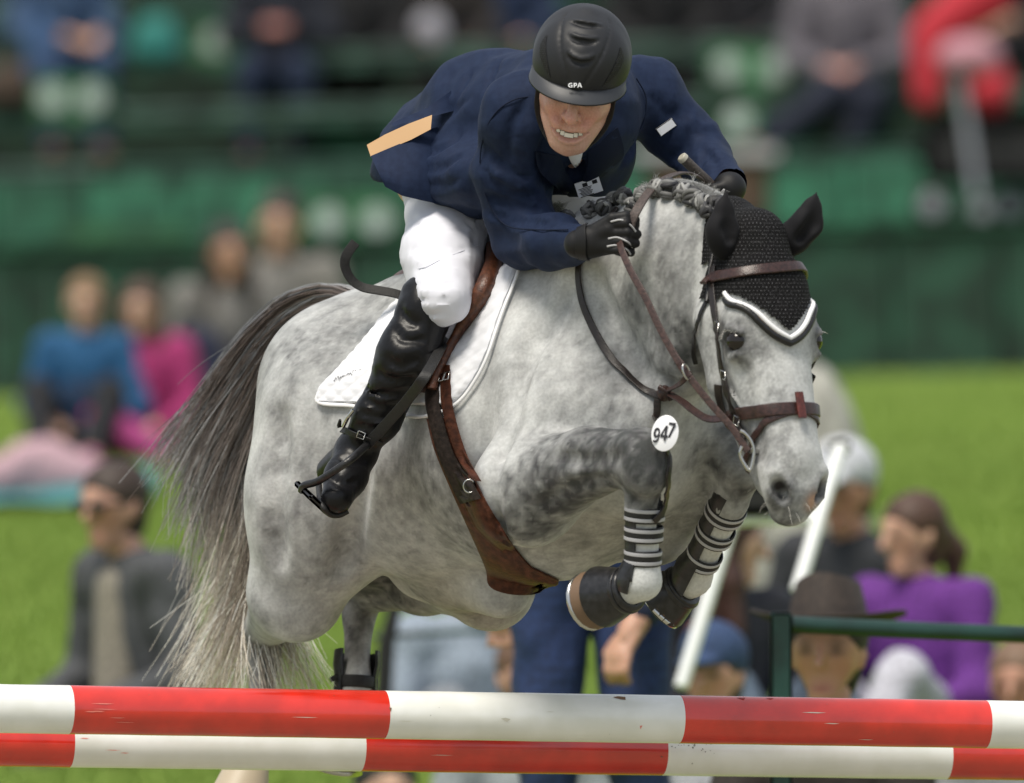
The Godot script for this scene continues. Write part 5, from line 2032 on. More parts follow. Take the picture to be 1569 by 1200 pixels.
func face_details(root: Node3D, f: Field):
	# teeth, one by one
	for j in 8:
		var t := (j - 3.5) / 3.5
		var w: float = [0.0085, 0.0090, 0.0092, 0.0100][mini(j, 7 - j)]
		var mb := MB.new()
		var at := hp(t * 0.0330, -0.1330 + 0.0115 * t * t, 0.0995 - 0.013 * t * t)
		mb.box(Transform3D(Basis(hx, hup, hf) * Basis(Vector3.UP, t * 0.5), at), Vector3(w * 1.22, 0.0125, 0.004), 0.0012)
		pw("tooth", mb.done(), M.tooth, root)
	for s: float in [-1.0, 1.0]:
		var mb := MB.new()
		mb.ball(hp(s * 0.031, -0.050, 0.083), Vector3.ONE * 0.0115, Basis.IDENTITY, 8, 12)
		pw("eye", mb.done(), M.eye_white, root)
		mb = MB.new()
		mb.tube(smooth([hp(s * 0.014, -0.030, 0.1045), hp(s * 0.030, -0.026, 0.098), hp(s * 0.048, -0.031, 0.084)], 4), [0.004, 0.004, 0.003], 6)
		pw("eyebrow", mb.done(), M.dark_hair, root)
	var mb := MB.new()
	for s: float in [-1.0, 1.0]:
		var sp := []
		for q in [[0.083, -0.03, 0.02], [0.078, -0.07, 0.025], [0.070, -0.115, 0.02], [0.055, -0.155, 0.03], [0.03, -0.19, 0.045], [0.0, -0.198, 0.05]]:
			sp.append(f.snap(hp(s * q[0], q[1], q[2]), 0.004))
		mb.sweep(smooth(sp, 4), [f.grad(sp[2])], round_rect(0.004, 0.015))
	pw("chin_strap", mb.done(), M.strap_black, root)

func helmet(root: Node3D):
	var f := Field.new(hc - Vector3(0.20, 0.18, 0.20), hc + Vector3(0.20, 0.18, 0.22), 0.0046)
	f.cap(hp(0, -0.004, -0.012), hp(0, 0.004, 0.018), 0.104, 0.102, 0.03)
	f.cap(hp(0, 0.020, -0.02), hp(0, 0.018, 0.01), 0.094, 0.092, 0.03)
	# raised centre panel that tapers towards the peak
	f.cap(hp(0, 0.085, -0.01), hp(0, 0.05, 0.078), 0.032, 0.030, 0.012)
	f.cap(hp(0, 0.05, 0.078), hp(0, -0.005, 0.108), 0.030, 0.013, 0.012)
	for s: float in [-1.0, 1.0]:
		var g := []
		for q in [[0.044, 0.098, 0.0], [0.046, 0.085, 0.045], [0.040, 0.058, 0.085], [0.026, 0.028, 0.108], [0.016, 0.0, 0.118]]:
			g.append(f.snap(hp(s * q[0], q[1], q[2])))
		g = smooth(g, 4)
		for k in g.size() - 1:
			f.cap(g[k], g[k + 1], 0.0022, 0.0022, 0.004, Vector3.ZERO, 1.0, true)
	# three crescent vents
	for e in [[0.104, 0.040, 0.032, 0.014], [0.082, 0.071, 0.028, 0.014], [0.053, 0.096, 0.024, 0.013]]:
		var g := []
		var lip := []
		for k in 9:
			var t := (k - 4) / 4.0
			g.append(f.snap(hp(t * e[2], e[0] - e[3] * (1 - t * t) * 0.6, e[1] + 0.006 * (1 - t * t))))
			lip.append(f.snap(hp(t * e[2], e[0] - e[3] * (1 - t * t) * 0.6 + 0.009, e[1] + 0.006 * (1 - t * t) - 0.003)))
		for k in 8:
			var w := 0.0065 * (1.0 - 0.8 * pow(absf(k - 3.5) / 4.0, 2))
			f.cap(lip[k], lip[k + 1], w * 0.7, w * 0.7, 0.006)
		for k in 8:
			var w := 0.0062 * (1.0 - 0.8 * pow(absf(k - 3.5) / 4.0, 2))
			f.cap(g[k], g[k + 1], w, w, 0.003, Vector3.ZERO, 1.0, true)
	# hollow below
	f.cap(hp(0, -0.16, -0.01), hp(0, -0.20, -0.01), 0.13, 0.13, 0.01, hup, 1.35, true)
	var o := pw("helmet", f.mesh(), M.helmet, root)
	# mesh windows at the sides
	for s: float in [-1.0, 1.0]:
		var mb := MB.new()
		var rows := []
		for k in 9:
			var t := k / 8.0
			for j in 5:
				var w := (j - 2) / 2.0 * sin(PI * clampf(t, 0.03, 0.97)) * 0.017
				var c := Vector3(0.070 + 0.010 * sin(t * PI) - 0.022 * t, 0.062 - 0.062 * t, 0.045 + 0.046 * t)
				rows.append(f.snap(hp(s * (c.x + w * 0.6), c.y + w * 0.3, c.z - w * 0.8), 0.0012))
		mb.grid(rows, 5)
		pw("mesh_panel", mb.done(), M.helmet_mesh, o)
	# peak
	var mb := MB.new()
	var pts := []
	for k in 25:
		var an := deg_to_rad(lerpf(-72, 72, k / 24.0))
		var reach := 0.027 * pow(cos(an * 1.15), 0.8) if absf(an * 1.15) < PI / 2 else 0.0
		var dirv := hx * sin(an) + hf * cos(an)
		var r0 := 1.0 / sqrt(pow(sin(an) / 0.104, 2) + pow(cos(an) / 0.120, 2))
		for q in [[-0.004, 0.006], [0.004, -0.002], [reach * 0.5, -0.006], [reach, -0.018], [reach + 0.001, -0.022], [reach * 0.5, -0.013], [-0.006, -0.012]]:
			pts.append(hc + dirv * (r0 + q[0]) + hup * (q[1] - 0.014))
	mb.grid(pts, 7, true)
	pw("peak", mb.done(), M.peak, o)
	# badge above the peak
	var bp := f.hit(Vector3(0, CAM_H, CAM_D), (W(881, 131, hc.z + 0.12) - Vector3(0, CAM_H, CAM_D)).normalized(), 30.0, 32.6, 0.002)
	if bp != Vector3.INF:
		var t := part("emblem", txt("GPA", 0.0105, 0.0016), M.plastic_white, o)
		var x := facing(bp, eyedir(bp) + Vector3(0, 0.1, 0), 0.0)
		x.basis = x.basis * Basis.from_scale(Vector3(1.05, 0.9, 1))
		t.transform = Transform3D(x.basis, bp + x.basis.z.normalized() * 0.003)

func gloves(root: Node3D):
	# near hand: a fist round the rein, thumb on top
	var c := H(932, 362, 0.20)
	var f := Field.new(c - Vector3(0.10, 0.09, 0.10), c + Vector3(0.10, 0.09, 0.10), 0.0036)
	var z := c.z
	f.cap(W(886, 374, z - 0.03), W(905, 370, z - 0.015), 0.031, 0.030, 0.01)
	f.cap(W(905, 364, z - 0.012), W(932, 352, z), 0.026, 0.024, 0.012)
	f.cap(W(905, 378, z - 0.012), W(934, 376, z), 0.025, 0.020, 0.012)
	for k in 4:
		var y := 343.0 + 13.0 * k
		var l: float = [0.0, 3.0, 1.0, -6.0][k]
		finger(f, [W(932, y + 1, z + 0.008), W(958 + l, y - 1 + k, z + 0.022), W(973 + l, y + 2 + k, z + 0.002), W(962 + l, y + 4 + k, z - 0.022), W(944, y + 4, z - 0.026)], [0.0108, 0.011, 0.0105, 0.0095][k])
	finger(f, [W(912, 350, z + 0.002), W(938, 334, z + 0.012), W(958, 331, z + 0.012), W(974, 337, z + 0.006)], 0.0118)
	var o := pw("glove", f.mesh(), M.glove, root)
	for k in 3:
		var mb := MB.new()
		var sp := []
		var q: Array = [[Vector2(932, 366), Vector2(946, 364), Vector2(962, 371), Vector2(970, 380)], [Vector2(930, 378), Vector2(944, 376), Vector2(960, 382), Vector2(966, 390)], [Vector2(936, 340), Vector2(952, 337), Vector2(966, 345), Vector2(974, 355)]][k]
		for e in q:
			sp.append(surf(f, e.x, e.y, 0.0006))
		mb.tube(smooth(sp, 4), [0.0022], 5)
		pw("piping", mb.done(), M.glove_trim, o)
	var mb := MB.new()
	strap(mb, f, [Vector2(893, 345), Vector2(890, 362), Vector2(890, 380), Vector2(895, 398)], 0.026, 0.004, 0.001)
	pw("wrist_band", mb.done(), M.glove, o)
	# far hand, closed on rein and whip
	c = H(1108, 300, -0.21)
	f = Field.new(c - Vector3(0.09, 0.09, 0.10), c + Vector3(0.09, 0.09, 0.10), 0.004)
	z = c.z
	f.cap(W(1120, 292, z - 0.02), W(1108, 305, z), 0.030, 0.028, 0.012)
	f.cap(H(1118, 288, -0.22), W(1114, 298, z - 0.01), 0.036, 0.031, 0.012)
	for k in 4:
		var y := 293.0 + 12.0 * k
		finger(f, [W(1112 - k * 2, y, z + 0.014), W(1096 - k * 2, y + 2, z + 0.030), W(1084 - k * 2, y + 5, z + 0.012), W(1092, y + 8, z - 0.012)], 0.0105)
	finger(f, [W(1122, 296, z + 0.016), W(1108, 286, z + 0.028), W(1094, 288, z + 0.030)], 0.0115)
	o = pw("glove", f.mesh(), M.glove, root)
	mb = MB.new()
	mb.tube(smooth([surf(f, 1104, 296, 0.0), surf(f, 1110, 290, 0.001), surf(f, 1104, 304, 0.001)], 4), [0.002], 5)
	pw("piping", mb.done(), M.glove_trim, o)

func reins_and_whip():
	var rn := thing("reins", "brown leather reins running from the rider's gloves to the bit", "reins", H(960, 400, 0.2))
	var c := H(932, 362, 0.20)
	var bitp := surf(hh, 1150, 690, 0.012)
	bitp.z += 0.004
	var mb := MB.new()
	var pts := []
	var list := [Vector2(948, 366), Vector2(953, 384), Vector2(968, 418), Vector2(990, 458), Vector2(1012, 505), Vector2(1036, 548), Vector2(1062, 585), Vector2(1092, 622), Vector2(1122, 656), Vector2(1146, 692)]
	for k in list.size():
		var t := k / 9.0
		pts.append(W(list[k].x, list[k].y, lerpf(c.z + 0.012, bitp.z + 0.006, t) + 0.03 * sin(PI * t)))
	pts = smooth(pts, 5)
	mb.sweep(pts, [Vector3(-0.5, 0.25, 0.8).normalized()], round_rect(0.0155, 0.0045))
	pw("rein", mb.done(), M.rein, rn)
	mb = MB.new()
	var rp: Vector3 = pts[14]
	mb.sweep([pts[26], pts[27], pts[28], pts[29]], [Vector3(-0.5, 0.25, 0.8).normalized()], round_rect(0.0185, 0.0075))
	pw("rein_stop", mb.done(), M.leather, rn)
	# the bight of the reins, over the crest to the far hand
	mb = MB.new()
	var far := H(1104, 298, -0.21)
	var bight := [W(962, 372, c.z + 0.0), W(966, 345, c.z + 0.016), W(978, 318, c.z + 0.012), W(998, 290, lerpf(c.z, far.z, 0.3) + 0.05), W(1022, 272, lerpf(c.z, far.z, 0.55) + 0.05), W(1050, 265, lerpf(c.z, far.z, 0.8) + 0.03), W(1078, 276, far.z + 0.03), W(1100, 300, far.z + 0.02)]
	bight = smooth(bight, 5)
	mb.sweep(bight, [Vector3(-0.3, 0.55, 0.8).normalized()], round_rect(0.022, 0.006))
	pw("rein", mb.done(), M.rein_rubber, rn)
	mb = MB.new()
	strap(mb, hh, [hd(0.455, -0.10, -0.075), hd(0.36, -0.16, -0.085), hd(0.28, -0.20, -0.09)], 0.0155, 0.0045, 0.006)
	pw("rein", mb.done(), M.rein, rn)
	# martingale ring that the near rein runs through
	mb = MB.new()
	var q := W(1052, 570, pts[30].z)
	var rx := facing(q, Vector3(0.7, 0.2, 0.7), 0.3)
	var rl := []
	for k in 17:
		rl.append(rx * Vector3(cos(TAU * k / 16.0) * 0.010, sin(TAU * k / 16.0) * 0.017, 0))
	mb.tube(rl, [0.0024], 6)
	pw("ring", mb.done(), M.steel, rn)
	# whip
	var wh := thing("whip", "short brown riding whip held upright in the far hand", "whip", far)
	var top := W(1047, 243, far.z + 0.05)
	mb = MB.new()
	mb.lathe(top, far + (far - top) * 0.8, [[0.0, 0.0105], [0.04, 0.0115], [0.2, 0.0115], [0.35, 0.0125], [0.5, 0.010], [0.75, 0.006], [1.0, 0.003]], 12)
	pw("shaft", mb.done(), M.whip, wh)
	mb = MB.new()
	mb.lathe(top + (top - far) * 0.06, top - (top - far) * 0.02, [[0.0, 0.008], [0.2, 0.0118], [1.0, 0.0122]], 12)
	pw("cap", mb.done(), M.whip_cap, wh)

# ---------------------------------------------------------------- ground, wall, stands
func ground_y(x: float, z: float) -> float:
	var k := [[80.0, 0.0], [-2.0, 0.0], [-6.0, 0.55], [-11.0, 0.84], [-16.0, 1.16], [-22.0, 1.60], [-24.0, 1.70], [-29.0, 1.86], [-34.0, 1.95], [-48.0, 2.0], [-240.0, 2.2]]
	var y := 0.0
	for n in k.size() - 1:
		if z <= k[n][0] and z >= k[n + 1][0]:
			var t: float = (z - k[n][0]) / (k[n + 1][0] - k[n][0])
			y = lerpf(k[n][1], k[n + 1][1], t)
	return y + 0.0255 * clampf(x, -14, 14) * smoothstep(-10.0, -30.0, z)

func setting():
	var mb := MB.new()
	var zs := [80.0, 40.0, 20.0, 8.0, 2.0, -1.2, -2.8, -4.0, -6.0, -8.4, -11.0, -13.6, -16.0, -19.0, -22.0, -23.2, -24.8, -27.0, -29.0, -32.0, -35.0, -40.0, -48.0, -80.0, -240.0]
	var pts := []
	var w := 41
	for z: float in zs:
		for k in w:
			var t := (k - 20) / 20.0
			var x := 90.0 * t * absf(t) * absf(t) + 4.0 * t
			pts.append(Vector3(x, ground_y(x, z) + 0.02 * sin(x * 1.3 + z) * smoothstep(-4.0, -8.0, z), z))
	mb.grid(pts, w)
	var g := pw("grass_bank", mb.done(), M.grass, self)
	g.set_meta("kind", "structure")
	g.set_meta("label", "mown green grass bank rising behind the jump to the stands")
	g.set_meta("category", "grass")
	mb = MB.new()
	pts = []
	for z: float in [44.0, 24.0, 12.0, 6.0, 2.0, 0.0, -1.8]:
		for k in 13:
			pts.append(Vector3((k - 6) * 3.0, 0.004 + 0.015 * (sin(k * 2.1 + z) + 1.0), z))
	mb.grid(pts, 13)
	var sd := pw("sand_footing", mb.done(), M.sand, self)
	sd.set_meta("kind", "structure")
	sd.set_meta("label", "raked pale sand of the ring under the jump")
	sd.set_meta("category", "ground")
	# tufts of grass on the bank
	var bm := MB.new()
	var rng := RandomNumberGenerator.new()
	rng.seed = 77
	for k in 7:
		var a := TAU * k / 7.0 + rng.randf()
		var d := Vector3(cos(a), 0, sin(a))
		var s := Vector3(-sin(a), 0, cos(a)) * 0.004
		var h := rng.randf_range(0.035, 0.06)
		var o := d * 0.012
		bm.grid([o - s, o + s, o + d * 0.012 + Vector3(0, h * 0.6, 0) - s * 0.8, o + d * 0.012 + Vector3(0, h * 0.6, 0) + s * 0.8, o + d * 0.035 + Vector3(0, h, 0) - s * 0.1, o + d * 0.035 + Vector3(0, h, 0) + s * 0.1], 2)
	var mm := MultiMesh.new()
	mm.transform_format = MultiMesh.TRANSFORM_3D
	mm.use_colors = true
	mm.mesh = bm.done()
	mm.instance_count = 130000
	for k in mm.instance_count:
		var z := rng.randf_range(-8.0, -33.4)
		var x := rng.randf_range(-1.0, 1.0) * (1.0 - z * 0.07 + 1.2)
		var sc := rng.randf_range(0.6, 1.25)
		mm.set_instance_transform(k, Transform3D(Basis(Vector3.UP, rng.randf() * TAU).scaled(Vector3(sc, sc, sc)), Vector3(x, ground_y(x, z) - 0.004, z)))
		var t := rng.randf()
		mm.set_instance_color(k, Color(0.21, 0.32, 0.065).lerp(Color(0.31, 0.41, 0.10), t * t))
	var mi := MultiMeshInstance3D.new()
	mi.name = "grass"
	mi.multimesh = mm
	mi.material_override = M.blade
	add_child(mi)
	mi.set_meta("kind", "stuff")
	mi.set_meta("label", "short mown grass blades covering the bank")
	mi.set_meta("category", "grass")
	wall()
	stands()

func slope(x: float) -> float:
	return 0.0255 * x

func wall():
	var root := thing("board_wall", "dark green wooden wall at the top of the grass below the stands", "wall", Vector3(0, 1.95, -34))
	var n := 0
	for k in 52:
		var x := -12.74 + k * 0.49
		var mb := MB.new()
		mb.box(Transform3D(Basis(Vector3(0, 0, 1), 0.0255), Vector3(x, 2.27 + slope(x), -34.0 + 0.006 * (k % 2))), Vector3(0.482, 0.72, 0.035), 0.006)
		pw("board", mb.done(), M.wall_green if (k * 7) % 3 else M.wall_green_b, root)
	var mb := MB.new()
	mb.box(Transform3D(Basis(Vector3(0, 0, 1), 0.0255), Vector3(0, 2.655, -34.0)), Vector3(25.5, 0.05, 0.12), 0.01)
	pw("top_rail", mb.done(), M.wall_cap, root)

func tilted(x: float, y: float, z: float) -> Transform3D:
	return Transform3D(Basis(Vector3(0, 0, 1), 0.0255), Vector3(x, y + slope(x), z))

func stands():
	var root := thing("bleachers", "dark green wooden bleachers with plank benches behind the board wall", "bleachers", Vector3(0, 1.95, -40))
	# deck behind the wall, then rising rows: [D, height of the seat plank]
	var mb := MB.new()
	mb.box(tilted(0, 2.60, -35.4), Vector3(26, 0.04, 2.6), 0.01)
	pw("walkway", mb.done(), M.plank_grey, root)
	var rows := [[34.3, 3.05], [35.1, 3.34], [35.9, 3.64], [36.7, 3.95], [37.5, 4.26], [38.3, 4.57]]
	for r in rows.size():
		var z: float = CAM_D - 2.0 * rows[r][0]
		var y: float = rows[r][1]
		for s in 7:
			var x := -11.4 + s * 3.8
			mb = MB.new()
			mb.box(tilted(x, y, z), Vector3(3.77, 0.045, 0.42), 0.008)
			pw("bench_plank", mb.done(), M.plank_grey if (r + s) % 3 else M.plank_green, root)
			mb = MB.new()
			mb.box(tilted(x, y - 0.055, z + 0.20), Vector3(3.77, 0.062, 0.03), 0.006)
			pw("bench_fascia", mb.done(), M.plank_green, root)
			# boards below the seat: some bays open and dark
			if r == 0 or (r * 3 + s) % 4 != 1:
				mb = MB.new()
				mb.box(tilted(x + (0.4 if s % 2 else -0.3), y - 0.20, z - 0.10), Vector3(2.9 if r else 3.76, 0.20, 0.03), 0.006)
				pw("riser_board", mb.done(), M.riser_green if (r + s) % 2 else M.riser_light, root)
		for s in 10:
			mb = MB.new()
			var x := -11.5 + s * 2.55 + 0.3 * (r % 2)
			mb.box(tilted(x, y - 0.24, z), Vector3(0.09, 0.42, 0.24), 0.008)
			pw("support_post", mb.done(), M.post_dark, root)
		mb = MB.new()
		mb.box(tilted(0, y - 0.34, z - 0.60), Vector3(26, 0.03, 0.9), 0.006)
		pw("foot_board", mb.done(), M.riser_green, root)
	mb = MB.new()
	mb.box(tilted(0, 3.4, CAM_D - 78.4), Vector3(28, 3.8, 0.06), 0.01)
	pw("back_boards", mb.done(), M.post_dark, root)
	# front skirt boards under the first bench
	for k in 58:
		var x := -12.9 + k * 0.445
		mb = MB.new()
		mb.box(tilted(x, 2.80, -36.4 + 0.008 * (k % 2)), Vector3(0.437, 0.37, 0.03), 0.005)
		pw("skirt_board", mb.done(), M.riser_light if (k * 5) % 7 > 2 else M.riser_green, root)
	# signs with pale letters
	var signs := [[110, 150, 34.9, 0.36, 0.19], [330, 65, 35.7, 0.26, 0.18], [1152, 104, 34.9, 0.44, 0.20], [540, 338, 34.1, 0.44, 0.22], [1130, 186, 34.2, 0.20, 0.16], [190, 360, 34.1, 0.6, 0.10]]
	for s in signs:
		var p := W(s[0], s[1], CAM_D - 2.0 * s[2])
		var sg := thing("bench_sign", ["light green bench sign with two white letters at the upper left", "small light green sign with one white letter beside the navy trousers", "light green bench sign with two white letters under the top row", "wide light green sign with two white letters behind the seated couple", "small sign with one white letter below the two letter sign", "faded pale green strip sign above the children on the grass"][signs.find(s)], "sign", p)
		mb = MB.new()
		mb.box(Transform3D(Basis.IDENTITY, p), Vector3(s[3], s[4], 0.02), 0.004)
		pw("panel", mb.done(), M.sign_green, sg)
		var two: bool = s[3] > 0.3 and s[3] < 0.5
		if s[3] < 0.5:
			for e in ([-0.26, 0.26] if two else [0.0]):
				mb = MB.new()
				var c: Vector3 = p + Vector3(e * s[3], 0, 0.012)
				mb.lathe(c + Vector3(0, 0, 0.004), c, [[0.0, 0.058], [1.0, 0.062]], 18)
				pw("letter", mb.done(), M.sign_white, sg)
	# brown counter with a white top
	var ct := thing("counter", "brown wooden counter with a white top on the walkway", "counter", W(1085, 340, -35.2))
	mb = MB.new()
	var c0 := W(1085, 292, -35.0)
	mb.box(Transform3D(Basis.IDENTITY, c0), Vector3(0.56, 0.26, 0.5), 0.01)
	pw("cabinet", mb.done(), M.crate, ct)
	mb = MB.new()
	mb.box(Transform3D(Basis.IDENTITY, W(1080, 236, -35.0)), Vector3(0.68, 0.07, 0.6), 0.012)
	pw("top", mb.done(), M.top_white, ct)
	stroller()

func stroller():
	var b := W(1475, 345, -34.6)
	var root := thing("stroller", "red pushchair with silver frame and grey wheels on the walkway", "stroller", b)
	var mb := MB.new()
	var f := Field.new(b + Vector3(-0.4, 0.2, -0.4), b + Vector3(0.45, 1.4, 0.4), 0.025)
	f.cap(b + Vector3(-0.16, 0.58, 0.1), b + Vector3(-0.17, 0.86, 0.05), 0.07, 0.08, 0.04)
	f.cap(b + Vector3(0.12, 0.60, 0.1), b + Vector3(0.12, 0.66, 0.0), 0.10, 0.10, 0.04)
	f.cap(b + Vector3(-0.1, 0.92, 0.0), b + Vector3(0.1, 1.05, -0.1), 0.10, 0.14, 0.05)
	pw("seat_fabric", f.mesh(), M.red_cloth, root)
	mb = MB.new()
	mb.ball(b + Vector3(0.02, 0.76, 0.08), Vector3(0.16, 0.10, 0.12), Basis.IDENTITY, 10, 14)
	pw("blanket", mb.done(), M.pink_cloth, root)
	for s in [[-0.02, 0.70, 0.10, 0.07, 0.08, 0.20]]:
		mb = MB.new()
		mb.tube([b + Vector3(s[0], s[1], s[2]), b + Vector3(s[3], s[4], s[5])], [0.024, 0.024], 8)
		pw("frame_tube", mb.done(), M.alloy, root)
	for s in [[-0.14, 0.09, 0.05, 0.09], [0.08, 0.06, 0.22, 0.07], [0.22, 0.09, -0.22, 0.09]]:
		mb = MB.new()
		var c := b + Vector3(s[0], s[1], s[2])
		mb.lathe(c - Vector3(0, 0, 0.02), c + Vector3(0, 0, 0.02), [[0, s[3] * 0.7], [0.1, s[3]], [0.9, s[3]], [1.0, s[3] * 0.7]], 20)
		var wh := pw("wheel", mb.done(), M.tyre, root)
		mb = MB.new()
		mb.lathe(c - Vector3(0, 0, 0.024), c + Vector3(0, 0, 0.024), [[0, s[3] * 0.5], [0.1, s[3] * 0.6], [0.9, s[3] * 0.6], [1.0, s[3] * 0.5]], 16)
		pw("rim", mb.done(), M.alloy, wh)
	mb = MB.new()
	mb.box(Transform3D(Basis.IDENTITY, b + Vector3(0.12, 0.34, -0.05)), Vector3(0.62, 0.30, 0.3), 0.05)
	pw("basket", mb.done(), M.black_cloth, root)

# ---------------------------------------------------------------- spectators
var cloth := {}

func cl(c: Color, rough := 0.85) -> StandardMaterial3D:
	var key := c.to_html() + str(rough)
	if not cloth.has(key):
		var m := StandardMaterial3D.new()
		m.resource_name = "cloth"
		m.albedo_color = c.linear_to_srgb()
		m.roughness = rough
		tri(m, M.cloth_tex, M.cloth_nrm, 6.0, 0.4)
		cloth[key] = m
	return cloth[key]

# pose: "ground", "bench" or "stand"; o: look of the person
func person(label: String, px: float, py: float, d: float, yaw: float, pose: String, o: Dictionary, group := "") -> Node3D:
	var sc: float = o.get("scale", 1.0)
	var lean: float = o.get("lean", 0.06)
	var head := Vector3(0, 0.735, 0.02 + lean * 1.3) if pose != "stand" else Vector3(0, 1.62, 0.04 + lean)
	var b := Basis(Vector3.UP, yaw).scaled(Vector3.ONE * sc)
	var at := W(px, py, CAM_D - 2.0 * d) - b * head
	var root := thing("person", label, "person", at, group)
	var h0 := 0.10 if pose != "stand" else 0.95
	var pelvis := Vector3(0, h0, 0)
	var chest := Vector3(0, h0 + 0.34, lean * 0.7)
	var neck := Vector3(0, h0 + 0.50, lean)
	var sh := [Vector3(0.165, h0 + 0.445, lean * 0.9), Vector3(-0.165, h0 + 0.445, lean * 0.9)]
	var el: Array = o.get("elbows", [Vector3(0.24, h0 + 0.18, 0.10), Vector3(-0.24, h0 + 0.18, 0.10)])
	var hd_: Array = o.get("hands", [Vector3(0.10, h0 + 0.10, 0.32), Vector3(-0.10, h0 + 0.10, 0.32)])
	var hip := [Vector3(0.09, h0, 0.0), Vector3(-0.09, h0, 0.0)]
	var kn: Array
	var an: Array
	if pose == "ground":
		kn = [Vector3(0.16, 0.34, 0.38), Vector3(-0.16, 0.34, 0.38)]
		an = [Vector3(0.12, 0.06, 0.62), Vector3(-0.12, 0.06, 0.62)]
	elif pose == "bench":
		kn = [Vector3(0.12, 0.12, 0.44), Vector3(-0.12, 0.12, 0.44)]
		an = [Vector3(0.12, -0.30, 0.42), Vector3(-0.12, -0.30, 0.42)]
	else:
		kn = [Vector3(0.12, 0.50, 0.04), Vector3(-0.12, 0.50, 0.04)]
		an = [Vector3(0.14, 0.09, 0.0), Vector3(-0.14, 0.09, 0.0)]
	kn = o.get("knees", kn)
	an = o.get("ankles", an)
	var lo := Vector3(-0.36, -0.42 if pose == "bench" else -0.02, -0.28)
	var hi := Vector3(0.36, head.y + 0.18, 0.82 if pose != "stand" else 0.42)
	for q in el + hd_ + kn + an:
		lo = lo.min(q - Vector3.ONE * 0.12)
		hi = hi.max(q + Vector3.ONE * 0.12)
	var hy: float = o.get("look", 0.0)
	var hb_ := Basis(Vector3.UP, hy) * Basis(Vector3.RIGHT, o.get("nod", 0.05))
	var hp_ := func(v: Vector3) -> Vector3: return head + hb_ * v
	# body
	var f := Field.new(lo, hi, 0.030)
	f.cap(pelvis, chest, 0.10, 0.11, 0.05)
	f.cap(chest, neck, 0.10, 0.05, 0.04)
	for k in 2:
		f.chain([[sh[k], 0.05], [el[k], 0.038], [hd_[k], 0.034]], 0.03)
		f.chain([[hip[k], 0.075], [kn[k], 0.05], [an[k], 0.038], [an[k] + Vector3(0, -0.03, 0.12), 0.033]], 0.03)
	f.cap(neck, hp_.call(Vector3(0, -0.05, -0.01)), 0.052, 0.05, 0.02)
	var skin: Color = o.get("skin", Color(0.54, 0.32, 0.23))
	var tone := func(p, n):
		var q: Vector3 = hb_.inverse() * (p - head)
		var c := skin
		if q.z > 0.04 and absf(q.y) < 0.14:
			var w := exp(-(pow(absf(q.x) - 0.045, 2) + pow(q.y + 0.03, 2)) / 0.0008) * 0.35
			c = c.lerp(Color(0.50, 0.17, 0.12), w)
			w = exp(-(q.x * q.x / 0.0007 + pow(q.y + 0.075, 2) / 0.0001))
			c = c.lerp(Color(0.36, 0.11, 0.09), w * 0.8)
			w = exp(-(pow(absf(q.x) - 0.034, 2) / 0.00040 + pow(q.y - 0.008, 2) / 0.00014))
			c = c.lerp(Color(0.03, 0.02, 0.02), w * 0.9)
			w = exp(-(pow(absf(q.x) - 0.035, 2) / 0.0005 + pow(q.y - 0.032, 2) / 0.00006))
			c = c.lerp(o.get("hair", Color(0.05, 0.03, 0.02)), w * 0.7)
		return c
	var am := f.mesh(tone)
	var hf_ := Field.new(head - Vector3.ONE * 0.17, head + Vector3.ONE * 0.17, 0.013)
	hf_.cap(hp_.call(Vector3(0, 0.035, -0.015)), hp_.call(Vector3(0, 0.02, 0.015)), 0.080, 0.077, 0.02)
	hf_.cap(hp_.call(Vector3(0, -0.03, 0.02)), hp_.call(Vector3(0, -0.085, 0.045)), 0.062, 0.035, 0.025)
	hf_.cap(hp_.call(Vector3(0, 0.012, 0.093)), hp_.call(Vector3(0, -0.028, 0.108)), 0.009, 0.013, 0.012)
	for s: float in [-1.0, 1.0]:
		hf_.cap(hp_.call(Vector3(s * 0.078, 0.005, -0.005)), hp_.call(Vector3(s * 0.078, -0.025, 0.0)), 0.014, 0.010, 0.01)
		hf_.cap(hp_.call(Vector3(s * 0.033, 0.008, 0.098)), hp_.call(Vector3(s * 0.033, 0.008, 0.096)), 0.012, 0.012, 0.012, Vector3.ZERO, 1.0, true)
	hf_.mesh(tone, null, null, am)
	# hands with fingers
	for k in 2:
		var hfd := Field.new(hd_[k] - Vector3.ONE * 0.11, hd_[k] + Vector3.ONE * 0.11, 0.0105)
		var dr: Vector3 = (hd_[k] - el[k]).normalized()
		var sd := dr.cross(Vector3.UP).normalized()
		if sd.length() < 0.5:
			sd = Vector3.RIGHT
		var dn := dr.cross(sd)
		hfd.cap(hd_[k] - dr * 0.02, hd_[k] + dr * 0.035, 0.032, 0.032, 0.02, dn, 1.6)
		for j in 4:
			var a: Vector3 = hd_[k] + dr * 0.045 + sd * (j - 1.5) * 0.019
			hfd.chain([[a, 0.0105], [a + dr * (0.035 - 0.003 * absf(j - 1.3)) + dn * 0.012, 0.010], [a + dr * 0.045 + dn * 0.035, 0.009]], 0.006)
		var th: Vector3 = hd_[k] + sd * (0.03 if k == 0 else -0.03)
		hfd.chain([[th, 0.013], [th + dr * 0.04 + sd * (0.012 if k == 0 else -0.012), 0.011]], 0.008)
		hfd.mesh(tone, null, null, am)
	for part_ in [["body", am, M.skin]]:
		prt(part_[0], part_[1], part_[2], root, b)
	# top
	var cell := 0.021
	var nz := FastNoiseLite.new()
	nz.seed = int(px) + 3
	nz.frequency = 7.0
	nz.fractal_octaves = 2
	var wr := func(p, n): return 0.012 * nz.get_noise_3dv(p)
	var ft := Field.new(lo, hi, cell)
	ft.cap(pelvis + Vector3(0, -0.01, 0), chest, 0.15, 0.150, 0.05, Vector3(0, 0, 1), 1.25)
